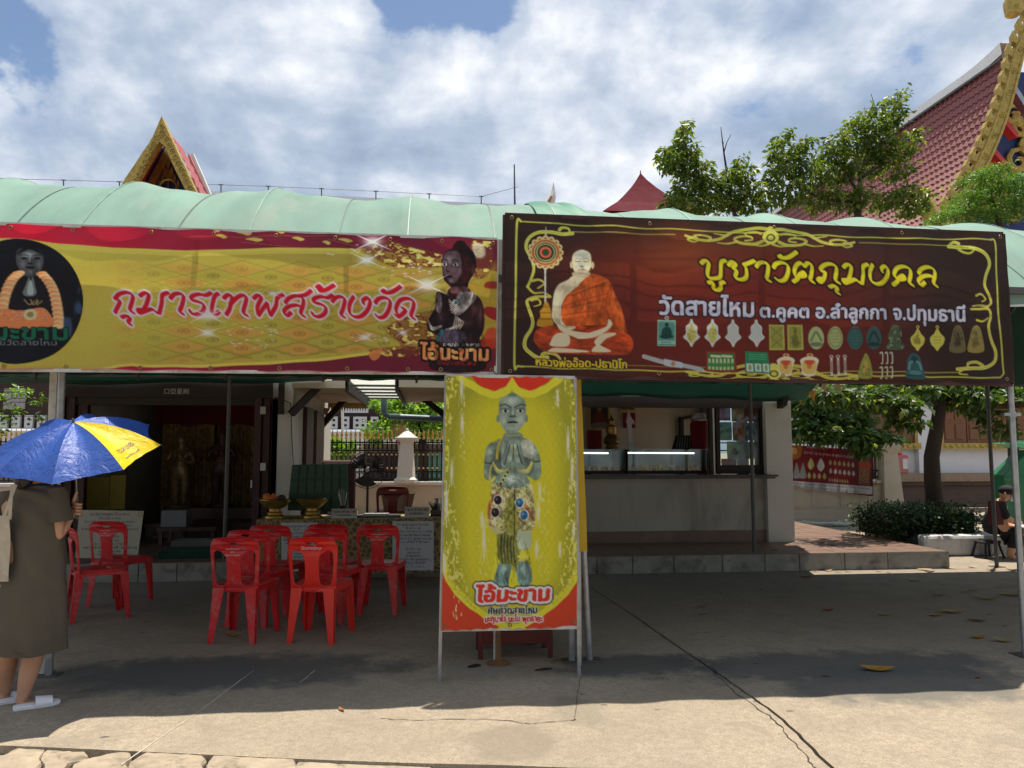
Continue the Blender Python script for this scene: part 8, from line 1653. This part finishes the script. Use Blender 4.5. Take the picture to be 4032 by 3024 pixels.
# tree with trunk beside the hedge
tg = P(3690,1998,11.2);
def tree(name,lab,base,trunk,r0,limbs,clumps,n,size,m_,seed,group=None,droop=.35,loc_z=0,asp=.45):
    t = thing(name,lab,'tree',base,group);pts = [Vector(q) for q in trunk];MB().tube(pts,[r0 * (1 - .5 * i / (len(pts) - 1)) for i in range(len(pts))],12).build('trunk',bark,t,smooth=True)
    for L in limbs: rl = r0 * .30 if (Vector(L[-1]) - Vector(L[0])).length > .9 else .016;MB().tube(L,[max(.006,rl * (1 - .85 * i / (len(L) - 1))) for i in range(len(L))],7).build('limb',bark,t,smooth=True)
    leaf_mesh('crown',t,clumps,n,size,m_,seed,droop,asp=asp);return t
def cl_px(L,Y,dy=.6): return [((P(x,y,Y + o).x,Y + o,P(x,y,Y + o).z),(rx / 3028 * Y * .9,dy,ry / 3028 * Y * .86)) for x,y,rx,ry,o in L]
Yt = 11.4;tr_ = [P(3690,2010,Yt),P(3672,1900,Yt),P(3668,1800,Yt),P(3690,1680,Yt),P(3705,1560,Yt),P(3710,1430,Yt),P(3700,1300,Yt)]
tr_[0].z = .2
tree('mango_tree','tree with a stout brown trunk growing out of the hedge under the dark banner',(tr_[0].x,Yt,.2),tr_,.135,[[P(3706,1560,Yt),P(3740,1500,Yt),P(3800,1440,Yt + .3)],[P(3700,1600,Yt),P(3600,1520,Yt - .3),P(3450,1490,Yt - .5)],[P(3700,1560,Yt),P(3850,1520,Yt - .2),P(3990,1500,Yt - .2)]],
     cl_px([(3250,1545,60,35,-.6),(3330,1560,60,50,-.6),(3420,1560,60,55,-.4),(3505,1580,50,55,-.3),(3560,1600,40,60,-.2),(3600,1540,70,40,-.1),(3450,1500,120,30,.2),(3700,1520,130,40,0),(3780,1560,50,45,-.2),(3850,1570,50,60,-.2),(3915,1600,45,60,-.2),(3960,1560,50,60,-.2),(4020,1540,60,60,0),(3830,1500,150,40,.2),(3945,1690,22,30,-.2),(3550,1660,20,26,-.2),(3640,1400,260,80,.6),(3880,1380,200,90,.6)],Yt,.5),5200,.17,leaf_mat('leaf_mango',(.020,.050,.012),(.06,.105,.022),(.24,.26,.05),.4),5)
cl2 = cl_px([(3160,1590,40,40,0),(3200,1640,60,60,0),(3290,1640,70,60,.1),(3380,1660,60,50,.1),(3150,1690,40,50,-.1),(3240,1710,70,40,-.2),(3340,1715,80,40,-.2),(3430,1715,50,30,-.2),(3500,1725,45,16,-.3),(3410,1765,25,35,-.35)],14.9,.4)
bush = thing('vine_bush','glossy leafy bush spilling over the iron fence above the small red banner','bush',tuple(P(3280,1900,15.2)));leaf_mesh('foliage',bush,cl2,2600,.19,leaf_mat('leaf_glossy',(.02,.055,.015),(.07,.13,.035),(.35,.40,.12),.35,.3),8,.25);[MB().tube([(P(x,1900,16).x,16.0,0),(P(x,1800,16).x,15.9,1.4),tuple(P(x + 30,1650,15.2))],[.04,.03,.01],6).build('stem',bark,bush) for x in (3180,3290,3390)]
# two trees above the canopy
TYy = 15.8;tA = P(2900,870,TYy);
L1 = [(2690,520,22,36,0),(2668,575,30,30,.1),(2715,600,36,36,0),(2610,608,20,18,0),(2640,640,46,36,0),(2700,660,60,40,.2),(2770,680,40,50,0),(2640,790,26,22,0),(2700,740,60,46,.2),(2800,740,60,46,0),(2870,700,46,32,0),(2930,690,36,36,.1),(2760,800,80,42,.1),(2870,790,80,50,.2),(2950,760,50,46,0),(2980,820,50,36,0),(2910,640,20,16,0),(2680,820,60,30,0)]
tree('mango_tree','round crowned tree with two bare twigs, left one of the pair above the canopy',(tA.x,TYy,0),[(tA.x,TYy,0),(tA.x,TYy,3),tuple(P(2898,850,TYy))],.14,[[P(2898,850,TYy),P(2860,780,TYy),P(2800,740,TYy),P(2720,690,TYy),P(2660,640,TYy)],[P(2880,820,TYy),P(2868,720,TYy),P(2850,600,TYy),P(2838,500,TYy)],[P(2850,600,TYy),P(2862,560,TYy),P(2878,530,TYy)],[P(2890,840,TYy),P(2940,760,TYy),P(2960,700,TYy)],[P(2850,600,TYy),P(2846,570,TYy),P(2850,560,TYy)]],
     cl_px(L1,TYy,.5),4000,.155,lfA,15,'mango trees above the canopy',.45)
L2 = [(3520,375,12,14,0),(3510,420,26,30,0),(3530,470,20,36,0),(3490,470,36,40,0),(3420,450,36,26,.1),(3370,490,36,40,0),(3440,510,60,40,0),(3075,550,30,22,0),(3060,600,26,40,0),(3130,590,36,30,0),(3170,575,20,20,0),(3110,650,60,46,.1),(3060,680,40,46,0),(3300,560,50,46,0),(3250,620,60,40,.2),(3380,570,70,50,.2),(3480,580,60,46,0),(3570,550,46,26,.1),(3560,600,36,30,0),(3200,690,80,50,0),(3320,670,80,56,.2),(3450,650,60,50,.3),(3540,680,36,26,0),(3110,760,60,50,0),(3240,780,90,46,.1),(3370,780,90,50,0),(3490,790,60,40,.2),(3570,760,50,36,.1),(3620,780,30,26,.1),(3030,750,30,30,0),(3600,820,60,30,.2)]
tB = P(3375,870,TYy)
tree('mango_tree','broad crowned tree rising in front of the red tiled temple roof',(tB.x,TYy,0),[(tB.x,TYy,0),(tB.x,TYy,3),tuple(P(3375,760,TYy))],.15,[[P(3375,800,TYy),P(3385,720,TYy),P(3400,640,TYy),P(3440,540,TYy),P(3490,440,TYy)],[P(3380,760,TYy),P(3330,680,TYy),P(3280,620,TYy)],[P(3390,700,TYy),P(3470,650,TYy),P(3560,570,TYy)],[P(3375,800,TYy),P(3220,780,TYy),P(3110,700,TYy),P(3080,610,TYy)],[P(3450,470,TYy),P(3445,420,TYy),P(3430,370,TYy)]],
     cl_px(L2,TYy,.55),6600,.155,lfA,16,'mango trees above the canopy',.45)
t = thing('tamarind_bush','fine leaved bright green tree top at the right edge, before the gilt gable','tree',tuple(P(3920,880,13.0)));cl3 = cl_px([(3830,700,50,22,0),(3900,680,60,22,0),(3880,740,90,46,.2),(3980,720,60,46,0),(4030,760,50,60,0),(3800,790,60,36,0),(3900,810,110,46,.2),(4010,830,70,46,0),(3740,840,50,26,0),(3700,862,50,14,0),(3860,850,140,26,.1)],13.0,.5)
leaf_mesh('crown',t,cl3,11000,.062,lfD,44,.05,asp=.4);MB().tube([(P(3940,900,13.2).x,13.2,0),tuple(P(3940,900,13.2)),tuple(P(3900,760,13.2))],[.1,.06,.02],8).build('trunk',bark,t,smooth=True)
# leafy tree behind the passage
Yp = 17.5;L4 = [(1510,1590,60,26,0),(1560,1640,60,36,.2),(1640,1620,60,40,0),(1720,1600,60,50,0),(1500,1690,70,34,-.2),(1600,1700,70,40,0),(1700,1690,70,50,0),(1760,1650,60,60,0),(1660,1560,80,40,.3),(1580,1570,50,30,.3),(1480,1730,30,14,0)]
tP = P(1680,1900,Yp);tree('garden_tree','bright green leafy tree filling the far end of the passage',(tP.x,Yp,0),[(tP.x,Yp,0),(tP.x - .1,Yp,1.8),(tP.x - .2,Yp,3.2)],.12,[[(tP.x - .1,Yp,1.8),tuple(P(1560,1700,Yp))],[(tP.x - .2,Yp,2.2),tuple(P(1740,1620,Yp))]],cl_px(L4,Yp,.7),3400,.16,lfB,19,None,.1)
t = thing('shrub','low pale green shrub behind the iron fence bars','shrub',tuple(P(1350,1880,17)));leaf_mesh('foliage',t,cl_px([(1350,1760,50,30,0),(1330,1790,30,20,0),(1300,1730,40,12,0)],17,.3),420,.14,lfB,29,.1);MB().tube([(P(1350,1800,17).x,17,0),tuple(P(1350,1760,17))],.02,6).build('stem',bark,t)
# feathery sprig at left edge
Ys2 = 11.0;t = thing('young_tree','slender young tree with bright compound leaves at the left edge','tree',(P(-60,1900,Ys2).x,Ys2,TZ));stem = P(-60,1700,Ys2);MB().tube([(stem.x,Ys2,TZ),(stem.x,Ys2,1.6),(stem.x + .05,Ys2,3.0)],[.035,.03,.015],8).build('trunk',bark,t,smooth=True);leaves = []
for k,(x,y) in enumerate(((60,1545),(105,1545),(20,1560),(150,1585),(150,1570),(40,1612),(70,1618),(5,1640),(25,1660),(150,1640),(10,1690),(-20,1560),(-40,1620),(85,1535),(-10,1712))):
    a = P(x,y,Ys2);MB().tube([(stem.x,Ys2,a.z - .12),tuple((Vector((stem.x,Ys2,a.z - .05)) + a) / 2 + Vector((0,0,.03))),tuple(a)],[.008,.005,.003],5).build('twig',bark,t);leaves.append((tuple(a),(.085,.07,.045)))
leaf_mesh('crown',t,leaves,240,.085,lfB,39,.1)
# strings of paper flags
fl = mat('flag_gold',(.50,.26,.04),.8,var=.1,trans=.35);fl2 = mat('flag_tan',(.36,.22,.12),.8,var=.1,trans=.35)
for k,(q,m_,lab) in enumerate((([(3182,1545),(3212,1533),(3207,1586)],fl,'golden triangular flag hanging below the end of the right awning'),([(3190,1532),(3232,1512),(3222,1512)],fl2,'thin tan flag folded against the awning end'),([(3222,1512),(3250,1514),(3264,1562)],fl2,'tan triangular flag second along the string by the awning'),([(3284,1514),(3308,1512),(3316,1560)],fl2,'tan triangular flag farthest right on the string'),([(3148,1580),(3162,1578),(3158,1596)],fl,'tiny golden flag tip beside the corner column'))): tag(MB().prism([P(x,y,10.0) for x,y in q],(0,.004,0)).build('paper_flag',m_),lab,'flag','paper flags strung under the tent')

# seated man at right
PY = 10.15;man = thing('person','man in dark clothes, cap and white face mask sitting bent forward behind the kerb','person',(P(3960,2200,PY).x,PY,0));mp = lambda x,y,dy=0: P(x,y,PY + dy)
dark = mat('black_fabric',(.012,.012,.016),.85,var=.2,scale=10);redv = mat('dark_red_vest',(.07,.008,.012),.8,var=.15,scale=10)
J = [('pel',None,mp(3915,2105,.15),.15),('sp','pel',mp(3912,2050,.1),.15),('ch','sp',mp(3925,1998,.03),.15),('nk','ch',mp(3945,1965,-.03),.06),('hd','nk',mp(3962,1942,-.08),.085),('tp','hd',mp(3965,1925,-.08),.07)]
for s,dy in (('n',-.12),('f',.18)): J += [('sh' + s,'ch',mp(3935,1995,dy),.07),('el' + s,'sh' + s,mp(3968,2045,dy),.05),('wr' + s,'el' + s,mp(4010,2058,dy),.035),('ha' + s,'wr' + s,mp(4026,2060,dy),.035),('kn' + s,'pel',mp(4010,2090,dy),.085),('an' + s,'kn' + s,mp(3975 + (30 if s == 'f' else 0),2190,dy),.05),('ft' + s,'an' + s,mp(4010 + (20 if s == 'f' else 0),2203,dy),.04)]
figure('body',skin,man,J)
J2 = [(k,p,q,r_ * 1.13 if isinstance(r_,float) else r_) for k,p,q,r_ in J if k in ('pel','sp','ch')] + [('ng','ch',mp(3940,1975,-.02),.07)] + [(k,p,q,r_ * 1.2) for k,p,q,r_ in J if k[:2] in ('sh','el')];figure('jacket',dark,man,J2)
figure('trousers',dark,man,[('pel',None,mp(3915,2108,.15),.155)] + [x for s,dy in (('n',-.12),('f',.18)) for x in (('kn' + s,'pel',mp(4008,2092,dy),.10),('an' + s,'kn' + s,mp(3980 + (28 if s == 'f' else 0),2170,dy),.065))])
MB().grid(lambda u,v: mp(3890 + 62 * u,1972 + 95 * v,-.13 - .05 * math.sin(u * 3.1)),8,8).build('vest_panel',redv,man,smooth='all')
c = mp(3964,1932,-.08);MB().ball(c + Vector((0,0,.005)),.098,16,10,(1.05,1.05,.75)).build('cap_crown',dark,man,smooth='all');MB().lathe([(.06,0),(.11,.008),(.06,.012)],tuple(c + Vector((.05,-.02,-.01))),16,None,1.2,.8).build('cap_brim',dark,man,smooth=True)
MB().ball(mp(3985,1960,-.11),.052,12,8,(.8,1,.9)).build('face_mask',whp,man,smooth='all');MB().ball(mp(3958,1945,-.165),.016,8,6,(1,.4,1.4)).build('ear',skin,man,smooth='all')
tag(MB().box(mp(3965,2065).x,mp(4040,2065).x,PY - .25,PY + .1,mp(3990,2072).z,mp(3990,2068).z).build('paper_sheet',whp),'white paper lying across the seated man\'s knees','paper')
sm = thing('stool','low dark stool under the seated man','stool',(mp(3915,2150).x,PY + .15,0));z_ = mp(3915,2128,.15).z;MB().lathe([(.16,z_ - .03),(.17,z_ - .01),(.16,z_)],(mp(3915,2100).x,PY + .15,0),18).build('seat',kerbb,sm);[MB().tube([(mp(3915,2100).x + a,PY + .15 + b,0),(mp(3915,2100).x + a * .7,PY + .15 + b * .7,z_ - .03)],.015,6).build('leg',kerbb,sm) for a in (-.14,.14) for b in (-.14,.14)]
# green wheeled bin
GB = mat('green_plastic_bin',(.010,.14,.055),.45,var=.12,scale=3,dirt=((.06,.10,.07),.4,4));GBl = mat('pale_green_lid',(.10,.42,.22),.45,var=.1);Yg = 12.6;xl = P(3960,1900,Yg).x;t = thing('wheeled_bin','large green wheeled refuse bin with a paler raised lid at the right edge','bin',(xl + .9,Yg,0))
q = [P(3958,2060,Yg),P(3955,1900,Yg),P(3955,1870,Yg),P(4035,1790,Yg),P(4030,1772,Yg)];q += [q[-1] + Vector((1.6,0,0)),Vector((q[-1].x + 1.6,Yg,q[0].z))];MB().prism(q,(0,.35,0)).build('body',GB,t,bevel=.02);MB().box(q[1].x - .03,q[1].x + 1.9,Yg - .03,Yg - .001,P(3910,1895,Yg).z,P(3910,1880,Yg).z).build('rim',GB,t)
a,b = P(3965,1748,Yg - .1),P(4035,1768,Yg - .1);MB().prism([a,b,b + Vector((1.8,0,0)),a + Vector((1.8,0,.04))],(0,.4,.02)).build('lid',GBl,t,bevel=.01);MB().box(a.x + .2,a.x + 1.8,Yg - .1,Yg + .0,a.z + .02,a.z + .06).build('lid_hinge',GBl,t)
for x in (xl + .2,xl + 1.3): MB().tube([(x,Yg + .1,.1),(x,Yg + .16,.1)],.1,16).build('wheel',kerbb,t);MB().beam((x,Yg + .13,.1),(x,Yg + .13,q[0].z + .02),.05,.05,(1,0,0)).build('wheel_fork',steeld,t)
# tan shade, hose, bits by the wall
c = P(3985,1603,9.2);t = thing('tan_parasol','flat tan umbrella shade seen behind the silver pole with a clamp','umbrella',(c.x,9.2,0));tanm = mat('tan_cloth',(.30,.20,.09),.8,var=.15,scale=6,trans=.25);rr_ = 66 / 3028 * 9.4;MB().lathe([(rr_,-.03),(rr_ * .99,-.015),(rr_ * .6,.045),(rr_ * .2,.07),(.01,.08)],tuple(c),16).build('shade',tanm,t,smooth=True);MB().tube([(c.x,9.2,0),tuple(c + Vector((0,0,.06)))],.012,8).build('shaft',steeld,t)
hc_ = G(3235,2066);r = random.Random(6);hosem = mat('pale_hose',(.45,.50,.46),.4,var=.25,scale=10);mb = []
pts = []
for k in range(150): a = k * .33;rad = .50 + .12 * math.sin(k * .21) + r.uniform(-.03,.03);pts.append((hc_.x + rad * 1.0 * math.cos(a),hc_.y + rad * .8 * math.sin(a),.02 + .018 * ((k // 19) % 4)))
pts.append((hc_.x + .95,hc_.y - .2,.02));tag(MB().tube(pts,.014,6).build('garden_hose',hosem,smooth=True),'pale garden hose lying in loose coils on the ground beside the plinth','hose')
g = G(3340,2055);tag(MB().tube([(g.x,g.y,0),tuple(P(3270,1945,g.y + .6))],.014,6).build('bamboo_stick',straw),'thin bamboo stick leaning against the wall below the small red banner','stick')
g = G(3452,2040);t = thing('broom','long handled broom leaning beside the fence near the hedge','broom',tuple(g));MB().tube([(g.x + .03,g.y + .1,.15),tuple(P(3450,1895,FY - .15))],.014,6).build('handle',straw,t);MB().tube([(g.x,g.y + .05,.0),(g.x + .03,g.y + .1,.2)],[.07,.02],8).build('bristles',jar,t)
tag(MB().lathe([(.09,0),(.12,.24),(.125,.25),(.11,.24),(.08,.02)],(G(3458,2060).x,G(3458,2060).y,0),18).build('bucket',mat('blue_black_bucket',(.01,.02,.035),.4),smooth=True),'small dark blue bucket at the foot of the long handled broom','bucket')

# ================================================================ FALLEN LEAVES
fcol = [('leaf_ochre',(.30,.16,.025)),('leaf_brown',(.13,.06,.025)),('leaf_tan',(.30,.21,.10)),('leaf_rust',(.24,.08,.025))]
lfs = [(3455,2642,118,0,-8,'large ochre and olive leaf lying alone on shaded concrete at right'),(3852,2514,60,0,12,'ochre leaf near the right edge, left of a curled one'),(3950,2528,74,2,-14,'long curled tan leaf near the right edge'),(3686,2426,60,0,15,'broad ochre leaf in the dark shade, middle of the right floor'),(3487,2424,56,2,-4,'thin tan leaf left of the broad ochre one'),(3262,2406,48,3,3,'rust red leaf lying alone in deep shade'),(3252,2664,34,1,-15,'small brown leaf in front of the large ochre leaf'),(3850,2670,26,3,30,'small upright orange leaf near the sunlit edge at right'),(3845,2448,56,1,-25,'dark curled leaf beside the broad ochre one'),(3752,2414,90,2,6,'long thin pale leaf in the dark shade'),(2765,2392,44,0,10,'small yellow leaf near the start of the dark joint'),(2766,2422,30,3,0,'tiny orange leaf beside the small yellow one'),(915,2508,66,0,5,'flat ochre leaf under the scuffed front chair'),(1345,2798,46,3,-38,'pale orange leaf lying in sunlight near the shadow edge'),
       (3600,2288,50,2,5,''),(3712,2304,26,2,0,''),(3798,2332,30,2,0,''),(3832,2328,44,2,10,''),(3935,2318,24,0,0,''),(3990,2346,90,2,-8,''),(3890,2362,80,2,-25,''),(3700,2346,50,2,-6,''),(3550,2368,16,2,0,''),(3960,2466,30,2,0,''),(3900,2420,26,2,0,''),(3210,2252,26,3,10,''),(3262,2250,36,0,20,''),(3300,2253,30,2,0,''),(3340,2252,30,2,0,''),(3575,2240,34,2,25,''),(3640,2246,50,2,-10,''),(3660,2256,40,1,0,''),(3740,2240,50,2,0,''),(3830,2236,40,2,0,''),(3905,2246,40,2,0,''),(3460,2250,24,2,0,''),(3990,2250,50,1,0,''),(3500,2256,20,1,0,''),(3780,2262,30,2,0,''),(3170,2276,50,1,-5,''),(2870,2740,0,0,0,'')]
r = random.Random(17)
def fallen(c,L,m_,rz,lab,curl):
    mb = MB();d = Vector((math.cos(rz),math.sin(rz),0));s = Vector((-d.y,d.x,0));n = 8;W_ = L * .165
    for i in range(n + 1):
        t = i / n;w = W_ * math.sin(math.pi * min(1,t * 1.02)) ** .75;zc = .004 + curl * L * (.5 - t) ** 2 * 1.2;base = c + d * (L * (t - .5))
        mb.v += [tuple(base + s * w + Vector((0,0,zc + w * .55))),tuple(base + Vector((0,0,zc))),tuple(base - s * w + Vector((0,0,zc + w * .25)))]
    for i in range(n):
        for k in (0,1): mb.f.append((3 * i + k,3 * i + k + 1,3 * i + 4 + k,3 * i + 3 + k));mb.m.append(0)
    o = mb.build('fallen_leaf',m_,smooth='all');tag(o,lab,'leaf','fallen leaves on the concrete')
for x,y,L,ci,rz,lab in lfs:
    if L == 0: continue
    c = G(x,y);Lm = L / 3028 * (c - EYE).length;nm,cc = fcol[ci];fallen(c,max(.06,Lm),mat(nm,cc,.6,var=.25,scale=14),R(rz) + R(-6) + (0 if L > 50 else r.uniform(-1,1) * .3),lab or ('%s %s leaf, %s' % ('long' if L > 45 else 'small' if L < 27 else 'curled',nm[5:],('in the sunlit strip by the plinth kerb' if y < 2262 and x < 3500 else 'near the white kerb %s of the dark pole' % ('left' if x < 3925 else 'right') if y < 2270 else 'in shade %s, %s row out from the kerb' % ('near the right edge' if x > 3850 else 'left of the dark pole','first' if y < 2310 else 'second' if y < 2350 else 'third')))),r.uniform(.2,.7))
for x,y,L,wh in ((3050,2168,34,'just left of the white column foot'),(3158,2165,40,'just right of the white column foot'),(2905,2168,20,'beside the thin pole before the shop'),(3235,2140,40,'two steps right of the column'),(3275,2150,44,'farthest right of the column'),(3180,2120,20,'behind the others by the column')):
    c = G(x,y,TZ + .002);fallen(c,L / 3028 * (c - EYE).length,mat('leaf_brown',(.13,.06,.025),.6,var=.25),R(r.uniform(-20,20)),'dry brown leaf on the terracotta terrace, ' + wh,.4)
bk = mat('tar_scrap',(.02,.018,.016),.9)
for x,y,w,h,lab in ((1867,2625,52,14,'flat black scrap of rubber left of the rusty round foot'),(2140,2638,70,8,'thin black scrap lying right of the rusty round foot')):
    c = G(x,y);s_ = (c - EYE).length / 3028;q = catmull(np.array([(c.x - w * .5 * s_,c.y - .02),(c.x - .1 * w * s_,c.y - h * s_ * 1.2),(c.x + w * .5 * s_,c.y + .01),(c.x + w * .1 * s_,c.y + h * s_ * 1.6)]),True,4);tag(MB().prism([(a,b,.0045) for a,b in q],(0,0,.004)).build('rubber_scrap',bk),lab,'scrap')

# ================================================================ TREES BEHIND THE CAMERA (seen reflected in shop glass; made tall to cut sky light)
r = random.Random(77)
for k in range(9):
    x = -20 + k * 5.2 + r.uniform(-1,1);y = -17 + r.uniform(-2,2);h = r.uniform(10,13);t = thing('shade_tree','shade tree in the row standing across the yard','tree',(x,y,0),'shade trees across the yard')
    MB().tube([(x,y,0),(x + .2,y,2.2),(x,y + .1,h * .7)],[.22,.17,.08],8).build('trunk',bark,t,smooth=True)
    leaf_mesh('crown',t,[((x + r.uniform(-2,2),y + r.uniform(-1.2,1.2),h * r.uniform(.25,.92)),(1.7,1.3,1.4)) for _ in range(14)],2600,.5,lfA,100 + k,.2)
